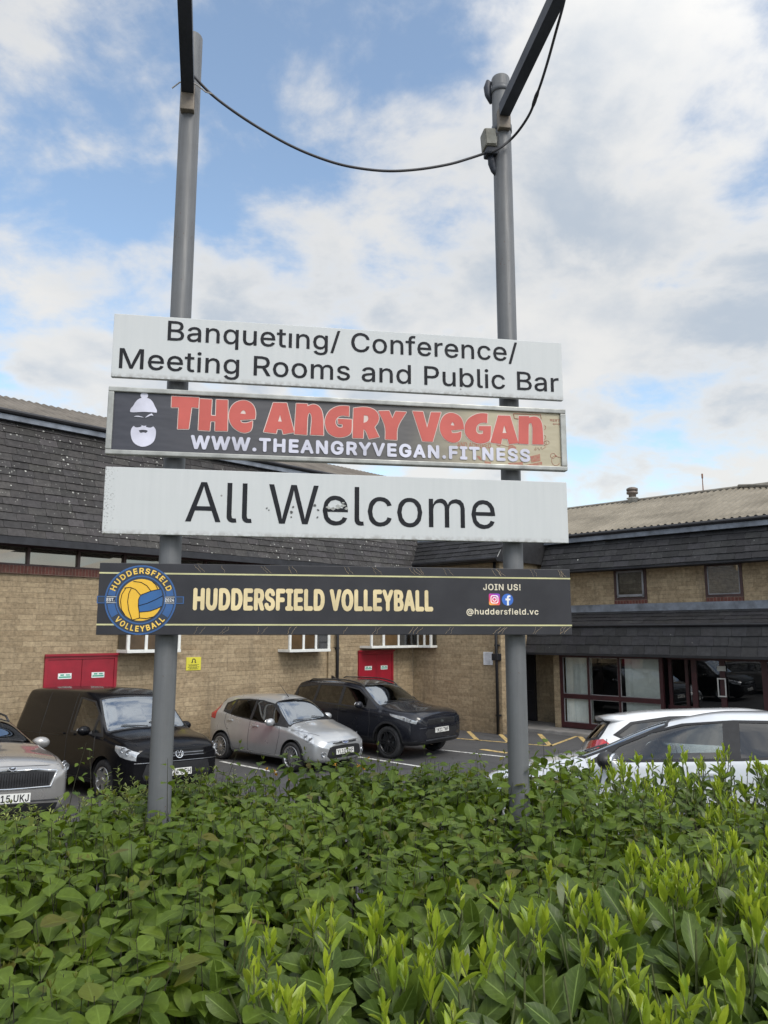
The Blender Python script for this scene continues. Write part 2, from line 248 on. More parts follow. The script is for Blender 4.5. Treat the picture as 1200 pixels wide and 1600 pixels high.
# ------------------------------------------------------------------ lettering (outlines of the letters used)
GLYPH_DATA = r'''A|240|8,0 93,254 37,0 93,-254 -33,0 -54,151 -12,35 -16,53 7,0 -17,-54 -11,-34 -52,-151;55,71 0,28 130,0 0,-28
B|228|30,0 0,254 91,0 43,-9 11,-6 9,-9 6,-9 9,-34 -6,-27 -15,-17 -21,-10 0,-2 25,-8 19,-21 8,-34 -9,-35 -7,-9 -9,-8 -12,-7 -49,-9;62,29 60,0 18,1 14,4 11,6 7,8 4,10 2,10 -7,24 -18,17 -29,6 -62,0;62,143 57,0 25,5 18,15 6,23 -1,11 -4,9 -7,8 -9,7 -12,4 -15,1 -58,0
C|255|134,-3 -13,0 -13,2 -11,3 -11,5 -11,5 -10,7 -9,8 -8,9 -7,10 -6,12 -5,12 -5,13 -3,14 -1,14 -1,16 1,16 1,14 3,14 5,13 5,13 6,11 7,10 8,9 9,8 10,7 11,6 11,4 11,3 13,2 13,1 36,-6 31,-16 23,-27 12,-35 -32,0 -9,23 -16,17 -21,10 -24,4 -15,-1 -14,-4 -13,-7 -12,-9 -9,-11 -9,-14 -10,-55 11,-55 8,-13 9,-12 12,-9 13,-6 14,-4 15,-2 24,4 21,10 16,17 9,23 32,0 -12,-35 -23,-26 -31,-17
D|251|109,0 -61,0 0,29 59,0 20,1 17,4 15,6 12,9 11,12 7,14 11,53 -10,52 -8,14 -10,11 -12,9 -15,7 -16,4 -19,1 -63,0 0,28 66,0 14,0 14,-2 12,-3 12,-4 11,-6 10,-6 9,-8 8,-9 8,-10 6,-10 5,-12 4,-13 3,-14 1,-14 1,-15 -1,-16 -1,-14 -3,-14 -4,-13 -5,-12 -7,-11 -7,-9 -8,-9 -9,-8 -11,-7 -11,-5 -12,-4 -13,-4 -15,-1;62,254 0,-254 -32,0 0,254
E|209|30,0 0,254 156,0 0,-28 -124,0 0,-83 116,0 0,-29 -116,0 0,-85 126,0 0,-29
F|205|30,0 0,254 155,0 0,-28 -123,0 0,-87 111,0 0,-28 -111,0 0,-111
G|260|134,-3 -13,0 -13,2 -11,3 -12,5 -10,6 -10,6 -9,8 -8,9 -7,11 -6,11 -6,12 -4,13 -3,14 -1,14 -1,16 1,16 1,14 3,14 4,13 6,13 6,11 7,10 8,9 9,8 9,7 11,6 11,4 12,3 12,2 12,1 38,-6 32,-17 23,-27 12,-34 -33,0 -10,23 -16,16 -20,11 -25,4 -15,-1 -14,-4 -12,-7 -12,-9 -10,-11 -8,-14 -10,-55 11,-55 8,-13 10,-12 11,-9 13,-6 14,-4 15,-2 38,10 26,26 9,39 10,-1 -76,0 0,28 98,0 0,-28 -2,-20 -4,-18 -8,-17 -10,-14 -12,-12 -15,-10 -16,-7 -18,-4
H|258|30,0 0,254 32,0 0,-110 134,0 0,110 32,0 0,-254 -32,0 0,116 -134,0 0,-116
I|150|16,0 0,29 43,0 0,197 -43,0 0,28 119,0 0,-28 -44,0 0,-197 44,0 0,-29
J|198|93,-3 -13,0 -12,3 -11,4 -10,5 -9,7 -8,9 -6,10 -4,11 -3,13 0,14 0,13 32,0 0,-13 1,-15 4,-11 7,-10 9,-7 10,-4 13,-1 12,1 10,4 9,7 7,10 4,11 1,15 0,181 32,0 0,-181 -1,-14 -2,-13 -4,-11 -6,-10 -8,-9 -9,-7 -10,-5 -11,-4 -12,-3
K|233|52,73 0,35 18,23 17,21 19,20 76,82 42,0 -108,-116 -2,0;30,0 0,254 32,0 0,-87 0,-55 0,-15 0,-97;186,0 -92,130 20,25 110,-155
L|196|30,0 0,254 32,0 0,-225 119,0 0,-29
M|314|30,0 0,254 46,0 63,-160 5,-15 6,-18 6,-19 5,-18 -7,0 5,17 6,20 6,18 5,15 62,160 46,0 0,-254 -32,0 0,145 0,18 1,21 0,23 0,22 3,0 -7,-24 -8,-24 -7,-20 -6,-16 -57,-145 -28,0 -58,145 -5,15 -8,21 -7,23 -9,25 3,0 1,-21 0,-22 1,-22 0,-19 0,-145
N|262|30,0 0,254 38,0 104,-163 9,-16 13,-22 13,-26 -5,0 -2,27 0,25 -1,18 0,157 33,0 0,-254 -39,0 -92,145 -12,20 -15,26 -20,35 6,1 1,-35 1,-28 0,-19 0,-145
O|267|133,-3 -12,0 -13,2 -11,3 -11,5 -11,5 -10,7 -8,8 -9,9 -7,10 -6,12 -5,12 -5,13 -2,14 -2,14 -1,16 1,16 2,14 2,14 5,13 5,13 6,11 7,10 9,9 8,8 10,7 11,6 11,4 11,3 13,2 12,1 13,-1 13,-2 11,-3 11,-4 11,-6 10,-7 8,-8 8,-9 8,-10 6,-11 5,-13 4,-13 3,-14 2,-14 1,-16 -1,-16 -2,-14 -3,-14 -4,-13 -5,-12 -6,-12 -8,-10 -8,-9 -8,-8 -10,-7 -11,-5 -11,-5 -11,-3 -13,-2;133,26 15,2 14,4 13,6 11,9 10,11 8,14 11,55 -11,55 -8,14 -10,11 -11,9 -13,7 -14,4 -15,1 -14,-1 -14,-4 -13,-7 -11,-9 -10,-11 -8,-14 -11,-55 11,-55 8,-14 10,-11 11,-9 13,-6 14,-4
P|222|30,0 0,254 88,0 18,-1 16,-3 14,-6 12,-8 9,-10 8,-11 9,-41 -9,-41 -8,-12 -9,-9 -12,-8 -14,-6 -16,-4 -18,-1 -63,0 0,28 61,0 33,7 18,19 5,27 -5,27 -19,18 -32,7 -54,0 0,-226
R|224|30,0 0,254 88,0 49,-10 11,-7 10,-10 7,-10 10,-41 -10,-40 -7,-11 -10,-9 -12,-7 -48,-10 -70,0 0,29 69,0 32,5 18,17 6,26 -6,26 -18,18 -33,6 -54,0 0,-226;177,0 -62,115 36,0 63,-115
S|223|112,-4 -48,9 -13,6 -10,9 -9,10 -7,12 -4,12 -2,14 33,0 10,-24 21,-15 29,-4 31,5 22,16 8,24 -7,19 -18,13 -26,9 -30,9 -20,6 -16,9 -13,10 -9,11 -6,14 -2,16 1,14 4,13 6,11 32,25 45,9 44,-9 31,-25 6,-11 4,-11 1,-13 -31,0 -3,12 -6,10 -9,8 -11,6 -13,3 -15,1 -28,-5 -20,-15 -6,-21 0,-8 3,-7 4,-6 20,-13 21,-7 26,-7 24,-8 23,-13 18,-20 7,-30 -1,-13 -4,-13 -6,-11 -8,-11 -11,-8 -12,-8
T|224|16,226 0,28 192,0 0,-28 -80,0 0,-226 -32,0 0,226
U|259|129,-4 -19,1 -17,4 -16,7 -14,9 -11,10 -10,13 -6,14 -5,16 -1,17 0,167 32,0 0,-165 8,-32 24,-23 35,-8 36,8 23,23 8,32 0,165 33,0 0,-167 -2,-17 -4,-16 -7,-14 -9,-13 -12,-10 -13,-9 -16,-7 -17,-4
V|240|102,0 -94,254 34,0 54,-151 12,-34 16,-54 -7,0 16,54 12,34 52,151 34,0 -92,-254
W|343|78,0 -70,254 33,0 41,-156 6,-25 5,-26 5,-27 -3,0 5,27 6,26 6,25 41,156 37,0 41,-156 6,-25 6,-26 6,-27 -5,0 5,27 6,26 6,25 41,156 33,0 -70,-254 -37,0 -44,161 -8,35 -8,41 7,0 -8,-40 -8,-36 -44,-161
X|237|9,0 100,142 0,-24 -94,136 37,0 37,-54 13,-19 10,-17 10,-18 -6,0 10,18 10,17 13,19 38,54 36,0 -94,-135 0,24 99,-143 -37,0 -45,65 -12,18 -9,15 -10,18 7,0 -9,-18 -10,-15 -12,-18 -45,-65
Y|236|102,0 0,104 -94,150 38,0 50,-82 15,-26 14,-31 -13,0 14,31 14,26 51,82 37,0 -94,-150 0,-104
Z|219|21,0 0,23 116,170 16,22 17,23 4,-11 -31,-1 -32,0 -91,0 0,28 178,0 0,-23 -114,-167 -17,-24 -18,-23 -4,10 31,1 31,1 93,0 0,-29
a|195|80,-4 -33,6 -23,20 -9,32 7,26 17,17 24,8 26,5 28,3 16,4 2,3 2,3 1,4 0,1 -5,20 -13,13 -22,4 -23,-4 -16,-11 -9,-13 -30,9 19,27 27,15 31,4 22,-2 24,-10 18,-20 7,-34 0,-126 -30,0 0,26 -2,0 -10,-14 -18,-11;85,23 29,6 18,18 6,22 0,26 -8,-4 -14,-3 -16,-2 -12,-2 -21,-5 -15,-9 -6,-18 5,-16 14,-10
b|212|115,-4 -29,6 -17,14 -10,13 -3,0 0,-29 -30,0 0,254 31,0 0,-94 2,0 10,13 17,13 29,6 15,-1 14,-4 12,-7 12,-9 9,-11 8,-14 10,-52 -10,-52 -8,-13 -9,-12 -11,-9 -13,-7 -14,-4;110,23 11,1 10,4 9,5 18,25 6,37 -6,36 -18,25 -9,5 -10,3 -11,1 -11,-1 -10,-3 -8,-5 -19,-25 -6,-36 7,-37 18,-26 8,-5 10,-3
c|198|104,-4 -17,1 -15,4 -14,7 -12,9 -10,12 -8,14 -11,51 11,52 8,13 10,12 12,9 14,7 15,4 17,1 26,-3 23,-11 17,-17 11,-23 -30,-7 -6,14 -10,10 -14,7 -17,3 -12,-1 -11,-3 -8,-6 -19,-26 -6,-35 6,-35 19,-26 8,-5 11,-4 12,-1 17,3 14,7 11,11 6,15 29,-8 -10,-23 -18,-17 -23,-11
d|212|98,-4 -16,1 -14,4 -12,7 -12,9 -9,12 -8,13 -10,52 10,52 8,14 10,11 11,9 13,7 14,4 15,1 28,-6 18,-13 9,-13 2,0 0,94 31,0 0,-254 -30,0 0,29 -3,0 -10,-13 -17,-14;102,23 11,1 10,3 9,5 18,26 6,37 -6,36 -18,25 -9,5 -10,3 -11,1 -11,-1 -10,-3 -9,-5 -18,-25 -6,-36 6,-37 19,-25 8,-5 10,-4
e|202|106,-4 -18,1 -15,4 -15,7 -12,9 -10,12 -8,13 -11,51 11,52 8,14 10,11 12,10 13,7 15,4 17,1 30,-5 27,-17 19,-29 7,-44 0,-12 -149,0 0,25 132,0 -14,-9 -6,33 -18,23 -28,8 -30,-8 -19,-22 -6,-30 0,-16 7,-36 21,-22 30,-8 21,3 16,10 10,17 29,-8 -14,-25 -27,-18
f|127|114,190 0,-26 -111,0 0,26;40,0 0,216 8,27 20,16 26,6 17,-2 10,-3 -7,-26 -7,2 -10,1 -8,-1 -7,-2 -5,-4 -6,-21 0,-209
g|213|103,-75 -36,5 -26,15 -16,20 26,15 10,-13 16,-11 26,-5 15,2 12,3 11,6 8,9 5,12 2,14 0,37 -3,0 -10,-13 -17,-13 -29,-6 -14,2 -14,3 -13,6 -11,9 -10,10 -7,13 -11,51 10,51 8,13 10,11 11,9 13,7 14,4 15,1 29,-6 17,-13 10,-14 3,0 0,31 29,0 0,-194 -1,-16 -4,-13 -6,-12 -8,-9 -10,-8 -12,-6;102,30 30,8 18,23 6,35 -6,36 -18,24 -9,5 -9,3 -12,1 -11,-1 -10,-3 -8,-5 -19,-25 -6,-35 6,-35 19,-23
h|205|57,113 0,-113 -31,0 0,254 31,0 0,-110 -6,0 7,15 8,13 10,9 11,6 13,4 14,1 34,-8 9,-6 7,-8 6,-10 9,-40 0,-120 -31,0 0,118 -1,13 -4,12 -7,9 -8,7 -11,4 -12,2 -25,-6 -17,-18
i|83|26,0 0,190 31,0 0,-190;42,221 -15,6 -6,15 6,14 15,6 15,-6 6,-14 -6,-15
l|95|70,-1 -14,1 -11,4 -8,6 -6,9 -4,10 -1,13 0,212 31,0 0,-205 3,-18 3,-3 4,-1 6,-1 7,0 5,1 5,-26 -9,-1
m|305|26,0 0,190 30,0 0,-42 -2,0 12,25 20,15 24,5 13,-1 11,-5 10,-7 7,-9 6,-11 3,-13 -4,0 13,25 21,15 28,6 31,-7 21,-22 8,-36 0,-128 -30,0 0,127 -1,12 -4,10 -7,7 -8,5 -9,3 -10,1 -22,-5 -14,-15 -5,-21 0,-124 -31,0 0,130 -1,10 -4,8 -6,8 -7,5 -9,3 -10,1 -21,-5 -16,-15 -6,-26 0,-119
n|205|57,113 0,-113 -31,0 0,190 30,0 0,-46 -5,0 7,15 8,13 10,9 11,6 13,4 14,1 33,-8 23,-24 9,-40 0,-120 -31,0 0,118 -1,13 -4,12 -7,9 -8,7 -11,4 -12,2 -25,-6 -17,-18
o|208|104,-4 -17,1 -15,4 -14,7 -12,9 -10,12 -8,14 -11,51 11,52 8,13 10,12 12,9 14,7 15,4 17,1 16,-1 16,-4 13,-7 12,-9 10,-12 9,-13 11,-52 -11,-51 -9,-14 -10,-12 -12,-9 -13,-7 -16,-4;104,23 12,1 10,4 9,5 19,26 6,35 -6,35 -19,26 -9,6 -10,3 -12,1 -12,-1 -11,-3 -8,-6 -19,-26 -6,-35 6,-35 19,-26 8,-5 11,-4
p|212|26,-71 0,261 30,0 0,-30 3,0 10,13 17,13 29,6 15,-1 14,-4 12,-7 12,-9 9,-11 8,-14 10,-52 -10,-52 -8,-13 -9,-12 -11,-9 -13,-7 -14,-4 -15,-1 -29,6 -17,14 -10,13 -2,0 0,-100;110,23 11,1 10,4 9,5 18,25 6,37 -6,36 -18,25 -9,5 -10,3 -11,1 -11,-1 -10,-3 -8,-5 -19,-25 -6,-36 7,-37 18,-26 8,-5 10,-3
q|212|186,-71 -31,0 0,100 -2,0 -10,-13 -17,-14 -28,-6 -16,1 -14,4 -12,7 -12,9 -9,12 -8,13 -10,52 10,52 8,14 10,11 11,9 13,7 14,4 15,1 28,-6 18,-13 9,-13 3,0 0,30 30,0;102,23 11,1 10,3 9,5 18,26 6,37 -6,36 -18,25 -9,5 -10,3 -11,1 -11,-1 -10,-3 -9,-5 -18,-25 -6,-36 6,-37 19,-25 8,-5 10,-4
r|130|26,0 0,190 30,0 0,-30 2,0 4,9 6,8 8,7 31,8 8,0 7,0 0,-31 -7,1 -12,1 -23,-6 -17,-15 -6,-24 0,-118
s|182|91,-4 -35,6 -25,17 -13,28 29,6 3,-9 5,-8 7,-6 29,-7 12,1 10,2 9,5 7,6 4,7 1,7 -1,7 -2,5 -4,5 -21,10 -31,7 -16,5 -13,6 -10,8 -7,9 -4,11 -2,13 1,10 3,10 6,9 25,19 36,7 33,-6 22,-16 13,-25 -28,-6 -13,19 -7,5 -9,2 -11,1 -29,-8 -6,-5 -3,-7 -2,-7 1,-7 3,-6 4,-4 24,-11 29,-6 16,-5 12,-7 10,-7 7,-10 4,-10 2,-13 -1,-10 -4,-10 -5,-9 -26,-21
t|114|102,190 0,-26 -99,0 0,26;32,236 31,0 0,-187 5,-18 4,-4 6,-1 7,-1 8,1 8,1 6,-26 -11,-2 -12,-1 -15,1 -13,5 -10,7 -8,9 -4,12 -2,14
u|205|91,-3 -34,8 -9,7 -7,8 -6,9 -9,40 0,121 31,0 0,-118 1,-14 4,-11 6,-10 9,-6 11,-5 12,-1 25,6 17,17 6,28 0,114 31,0 0,-190 -30,0 0,46 5,0 -7,-16 -8,-12 -10,-10 -12,-6 -12,-3
v|195|81,0 -72,190 33,0 41,-112 10,-35 10,-33 -11,0 9,33 11,35 40,112 34,0 -73,-190
y|195|24,-69 7,26 5,-1 16,0 13,7 10,19 6,17 -72,191 33,0 41,-112 10,-35 10,-33 -11,0 9,33 11,35 41,112 33,0 -84,-219 -14,-25 -18,-14 -24,-5 -14,1
0|227|113,-3 -18,1 -16,5 -14,9 -12,12 -11,15 -8,18 -10,70 11,70 8,18 10,15 12,12 14,9 16,5 18,2 18,-2 16,-5 14,-9 13,-12 10,-15 8,-18 11,-70 -11,-70 -8,-18 -10,-15 -12,-12 -15,-9 -16,-5;113,25 12,1 11,4 9,7 20,35 7,55 -7,55 -20,36 -9,6 -11,4 -12,2 -12,-2 -10,-4 -9,-6 -20,-36 -7,-55 7,-55 20,-35 9,-7 10,-4
1|227|38,0 0,27 157,0 0,-27;138,254 0,-254 -32,0 0,224 -1,0 -62,-45 0,34 56,41
2|227|32,0 0,24 85,90 24,27 14,22 5,23 -6,23 -17,15 -25,6 -26,-6 -17,-17 -5,-26 -31,0 1,15 3,13 6,12 29,27 40,10 41,-10 28,-25 10,-37 -6,-27 -17,-30 -35,-39 -57,-60 0,-2 119,0 0,-28
4|227|20,53 0,26 103,175 32,0 -101,-171 0,-2 153,0 0,-28;141,0 0,61 0,12 0,86 30,0 0,-159
5|227|111,-3 -41,9 -29,24 -11,35 31,0 8,-21 18,-14 24,-5 27,7 19,20 7,29 -7,30 -20,20 -28,7 -25,-4 -20,-11 -30,3 14,128 135,0 0,-28 -108,0 -8,-75 1,0 21,11 26,5 32,-7 25,-17 17,-27 6,-34 -1,-16 -3,-15 -7,-13 -8,-12 -10,-10 -12,-8 -13,-7 -15,-3
6|227|113,-3 -15,1 -14,3 -13,6 -11,8 -10,10 -8,12 -10,44 8,38 29,51 57,84 35,0 -86,-123 -2,0 10,13 15,9 19,4 41,-10 11,-7 9,-9 7,-11 9,-41 -1,-16 -3,-14 -6,-13 -29,-29 -13,-6 -14,-3;113,24 26,7 18,20 7,28 -7,28 -18,19 -26,7 -26,-7 -18,-19 -7,-28 7,-28 18,-20
8|227|113,-3 -45,9 -31,25 -6,11 -4,12 -1,14 7,30 18,23 25,11 0,1 -11,5 -10,7 -9,9 -6,11 -4,12 -1,13 1,13 4,11 5,11 28,24 40,9 40,-9 28,-24 5,-11 4,-11 1,-13 -1,-13 -4,-12 -6,-11 -9,-9 -9,-7 -12,-5 0,-1 26,-11 18,-23 6,-30 -1,-14 -4,-12 -6,-11 -31,-25;113,25 29,5 19,16 7,23 -7,25 -20,17 -28,7 -28,-7 -20,-17 -7,-25 6,-23 20,-16;113,145 24,5 17,15 6,23 -6,22 -16,15 -25,5 -24,-5 -17,-15 -6,-22 6,-23 17,-15
.|94|48,-2 -17,6 -6,16 6,17 17,6 16,-6 7,-17 -7,-16
/|125|117,266 -81,-304 -29,0 82,304
@|338|178,-68 -67,11 -50,31 -30,49 -11,67 11,65 30,49 49,31 64,11 62,-11 45,-31 27,-45 10,-51 -2,-37 -9,-33 -18,-24 -8,-5 -11,-3 -12,-1 -20,3 -18,10 -9,16 -1,0 -16,-19 -8,-5 -11,-3 -12,-1 -14,2 -13,3 -11,7 -23,30 -8,43 9,41 26,29 11,6 12,3 13,2 27,-6 16,-13 2,0 0,14 27,0 0,-112 5,-18 5,-4 5,-3 7,0 8,0 6,3 5,5 10,26 3,44 -8,42 -22,37 -36,25 -51,9 -53,-9 -39,-26 -25,-42 -8,-55 8,-56 25,-41 41,-26 56,-9 27,3 23,6 16,5 7,-24 -20,-7 -27,-5;165,32 26,7 15,20 5,33 -5,32 -16,17 -25,5 -24,-7 -15,-20 -5,-27 4,-29 14,-22 7,-5 9,-3
!|98|34,80 -2,174 34,0 -2,-174;49,-2 -16,6 -7,16 7,17 16,6 16,-6 7,-17 -7,-16
ı|83|26,0 0,190 31,0 0,-190'''
GLYPH = {}
for ln in GLYPH_DATA.strip('\n').split('\n'):
    ch, adv, rest = ln[0], *ln[2:].split('|', 1)
    loops = []
    for sp in rest.split(';'):
        x = y = 0; pts = []
        for q in sp.split():
            a, b = q.split(','); x += int(a); y += int(b); pts.append((x / 254., y / 254.))
        if pts: loops.append(pts)
    GLYPH[ch] = (int(adv) / 254., loops)
def text_loops(s, track=0., space=.42):
    out = []; x = 0.
    for ch in s:
        if ch == ' ': x += space; continue
        adv, loops = GLYPH[ch]
        out.append([[(px + x, py) for px, py in l] for l in loops]); x += adv + track
    return out
def bounds(gl):
    xs = [p[0] for g in gl for l in g for p in l]; return min(xs), max(xs)
def fill(loops_list, *_):
    """flat letter faces from outlines that may cross themselves (whatever the outline winds round is ink)"""
    pts = []; ed = []
    for l in loops_list:
        l = [p for k, p in enumerate(l) if abs(p[0] - l[k - 1][0]) + abs(p[1] - l[k - 1][1]) > 1e-7]
        b = len(pts); pts += [Vector((p[0], p[1])) for p in l]; ed += [(b + k, b + (k + 1) % len(l)) for k in range(len(l))]
    r = delaunay_2d_cdt(pts, ed, [], 0, 1e-6); V, T = r[0], r[2]
    E0 = np.array([pts[a] for a, b in ed]); E1 = np.array([pts[b] for a, b in ed]); fs = []
    for t in T:
        c = (V[t[0]] + V[t[1]] + V[t[2]]) / 3
        left = (E1[:, 0] - E0[:, 0]) * (c[1] - E0[:, 1]) - (c[0] - E0[:, 0]) * (E1[:, 1] - E0[:, 1])
        wn = np.sum((E0[:, 1] <= c[1]) & (E1[:, 1] > c[1]) & (left > 0)) - np.sum((E0[:, 1] > c[1]) & (E1[:, 1] <= c[1]) & (left < 0))
        if wn: fs.append(tuple(t))
    return [(v[0], v[1], 0.) for v in V], fs
def put_text(mb, s, x0, x1, z0, cap, fr, bold=0., track=0., depth=0., space=.42, slope=0.):
    """text between x0 and x1 on base line z0; fr maps (x, z, outward) to a point"""
    gl = text_loops(s, track, space); a, b = bounds(gl); k = (x1 - x0) / (b - a)
    for g in gl:
      vs, fs = fill([[((p[0] - a) * k, p[1] * cap) for p in l] for l in g])
      for dx, dz, dd in fatten(bold * cap):
        mb.add([fr(x0 + x + dx, z0 + z + dz + slope * x, depth + d + dd) for x, z, d in vs], fs)
def fatten(r):
    """strokes are made heavier by laying the outline again a little to every side"""
    return [(0, 0, 0)] + ([(r * math.cos(R(a)), r * math.sin(R(a)), .00006 * (i + 1)) for i, a in enumerate((45, 135, 225, 315, 0, 90, 180, 270))] if r > 0 else [])

# ------------------------------------------------------------------ special materials
def nodes_of(name):
    m = bpy.data.materials.new(name); m.use_nodes = True; MATS[name] = m
    return m, m.node_tree.nodes, m.node_tree.links, m.node_tree.nodes['Principled BSDF']
def mk_mix(N, L, f, a, b, blend='MIX'):
    n = N.new('ShaderNodeMix'); n.data_type = 'RGBA'; n.blend_type = blend
    for i, x in ((0, f), (6, a), (7, b)):
        if isinstance(x, (int, float)): n.inputs[i].default_value = x
        elif isinstance(x, tuple): n.inputs[i].default_value = (*x, 1) if len(x) == 3 else x
        else: L.new(x, n.inputs[i])
    return n.outputs[2]
def mk_range(N, L, x, a, b, c=0., d=1.):
    n = N.new('ShaderNodeMapRange'); L.new(x, n.inputs[0])
    for i, v in enumerate((a, b, c, d)): n.inputs[i + 1].default_value = v
    return n.outputs[0]
def mk_noise(N, L, vec, scale, detail=4, rough=.55, out='Fac'):
    n = N.new('ShaderNodeTexNoise'); n.inputs['Scale'].default_value = scale; n.inputs['Detail'].default_value = detail; n.inputs['Roughness'].default_value = rough
    L.new(vec, n.inputs['Vector']); return n.outputs[out]
def mk_math(N, L, op, a, b=0.):
    n = N.new('ShaderNodeMath'); n.operation = op
    for i, x in enumerate((a, b)):
        if isinstance(x, (int, float)): n.inputs[i].default_value = x
        else: L.new(x, n.inputs[i])
    return n.outputs[0]
def masonry(name, c1, c2, mortar, w, h, msize=.012, bump=.65, scl=1.):
    m, N, L, b = nodes_of(name)
    tc = N.new('ShaderNodeTexCoord'); sp = N.new('ShaderNodeSeparateXYZ'); L.new(tc.outputs['Object'], sp.inputs[0])
    wob = mk_noise(N, L, tc.outputs['Object'], 2.4, 3)
    cb = N.new('ShaderNodeCombineXYZ')
    L.new(mk_math(N, L, 'ADD', sp.outputs[0], sp.outputs[1]), cb.inputs[0])
    L.new(mk_math(N, L, 'ADD', sp.outputs[2], mk_math(N, L, 'MULTIPLY', wob, .055)), cb.inputs[1])
    br = N.new('ShaderNodeTexBrick'); L.new(cb.outputs[0], br.inputs['Vector'])
    br.inputs['Scale'].default_value = 1; br.inputs['Brick Width'].default_value = w; br.inputs['Row Height'].default_value = h
    br.inputs['Mortar Size'].default_value = msize; br.inputs['Mortar Smooth'].default_value = .6; br.inputs['Bias'].default_value = -.1
    br.inputs['Color1'].default_value = (*c1, 1); br.inputs['Color2'].default_value = (*c2, 1); br.inputs['Mortar'].default_value = (*mortar, 1)
    br.offset = .37; br.squash = 1.25; br.squash_frequency = 3
    big = mk_range(N, L, mk_noise(N, L, tc.outputs['Object'], .55, 5, .65), .35, .7)
    fine = mk_range(N, L, mk_noise(N, L, tc.outputs['Object'], 11., 6, .7), .3, .7, .62, 1.18)
    col = mk_mix(N, L, mk_math(N, L, 'MULTIPLY', big, .6), br.outputs['Color'], tuple(c * .55 for c in c1))
    g = N.new('ShaderNodeCombineColor'); 
    for i in range(3): L.new(fine, g.inputs[i])
    col = mk_mix(N, L, 1., col, g.outputs[0], 'MULTIPLY')
    mp = N.new('ShaderNodeMapping'); mp.inputs['Scale'].default_value = (2.2, 2.2, .22); L.new(tc.outputs['Object'], mp.inputs[0])
    st = mk_range(N, L, mk_noise(N, L, mp.outputs[0], 1.6, 6, .7), .54, .72)
    col = mk_mix(N, L, mk_math(N, L, 'MULTIPLY', st, .45), col, (.075, .062, .05))
    # damp dirt on the lowest courses
    damp = mk_math(N, L, 'MULTIPLY', mk_range(N, L, sp.outputs[2], .05, .75, 1., 0.), mk_range(N, L, mk_noise(N, L, tc.outputs['Object'], 1.7, 5, .7), .35, .65))
    col = mk_mix(N, L, mk_math(N, L, 'MULTIPLY', damp, .6), col, (.06, .055, .045))
    L.new(col, b.inputs['Base Color']); b.inputs['Roughness'].default_value = .92; b.inputs['Specular IOR Level'].default_value = .25
    rough = mk_noise(N, L, tc.outputs['Object'], 9., 6, .7)
    hgt = mk_math(N, L, 'ADD', mk_math(N, L, 'MULTIPLY', br.outputs['Fac'], -.4), mk_math(N, L, 'MULTIPLY', rough, 1.1))
    bp = N.new('ShaderNodeBump'); bp.inputs['Strength'].default_value = bump; bp.inputs['Distance'].default_value = .035
    L.new(hgt, bp.inputs['Height']); L.new(bp.outputs[0], b.inputs['Normal'])
    return m
def slate_mat(name, base, lichen=.5, streak=.3):
    m, N, L, b = nodes_of(name)
    tc = N.new('ShaderNodeTexCoord'); at = N.new('ShaderNodeAttribute'); at.attribute_name = 'tint'
    n = mk_range(N, L, mk_noise(N, L, tc.outputs['Object'], 9., 6, .7), .3, .72, .55, 1.5)
    g = N.new('ShaderNodeCombineColor')
    for i in range(3): L.new(n, g.inputs[i])
    col = mk_mix(N, L, 1., base, at.outputs['Color'], 'MULTIPLY'); col = mk_mix(N, L, 1., col, g.outputs[0], 'MULTIPLY')
    mp = N.new('ShaderNodeMapping'); mp.inputs['Scale'].default_value = (3.2, 3.2, .5); L.new(tc.outputs['Object'], mp.inputs[0])
    st = mk_range(N, L, mk_noise(N, L, mp.outputs[0], 2.2, 6, .75), .5, .74)
    col = mk_mix(N, L, mk_math(N, L, 'MULTIPLY', st, streak), col, (.012, .012, .014))
    for sc_, thr, c in ((8., .15, (.42, .42, .39)), (17., .20, (.24, .24, .22))):
        vo = N.new('ShaderNodeTexVoronoi'); vo.inputs['Scale'].default_value = sc_; L.new(tc.outputs['Object'], vo.inputs['Vector'])
        sc2 = N.new('ShaderNodeSeparateColor'); L.new(vo.outputs['Color'], sc2.inputs[0])
        pick = mk_range(N, L, sc2.outputs[0], 1 - .42 * lichen, 1 - .42 * lichen + .02)
        wob = mk_math(N, L, 'MULTIPLY', mk_noise(N, L, tc.outputs['Object'], 40., 2), .12)
        spot = mk_range(N, L, mk_math(N, L, 'ADD', vo.outputs['Distance'], wob), thr + .06, thr + .10, 1., 0.)
        patch = mk_range(N, L, mk_noise(N, L, tc.outputs['Object'], .8, 3), .38, .58)
        col = mk_mix(N, L, mk_math(N, L, 'MULTIPLY', mk_math(N, L, 'MULTIPLY', spot, pick), patch), col, c)
    L.new(col, b.inputs['Base Color']); b.inputs['Roughness'].default_value = .62; b.inputs['Specular IOR Level'].default_value = .35
    bp = N.new('ShaderNodeBump'); bp.inputs['Strength'].default_value = .45; bp.inputs['Distance'].default_value = .02
    L.new(mk_noise(N, L, tc.outputs['Object'], 16., 6, .7), bp.inputs['Height']); L.new(bp.outputs[0], b.inputs['Normal'])
    return m
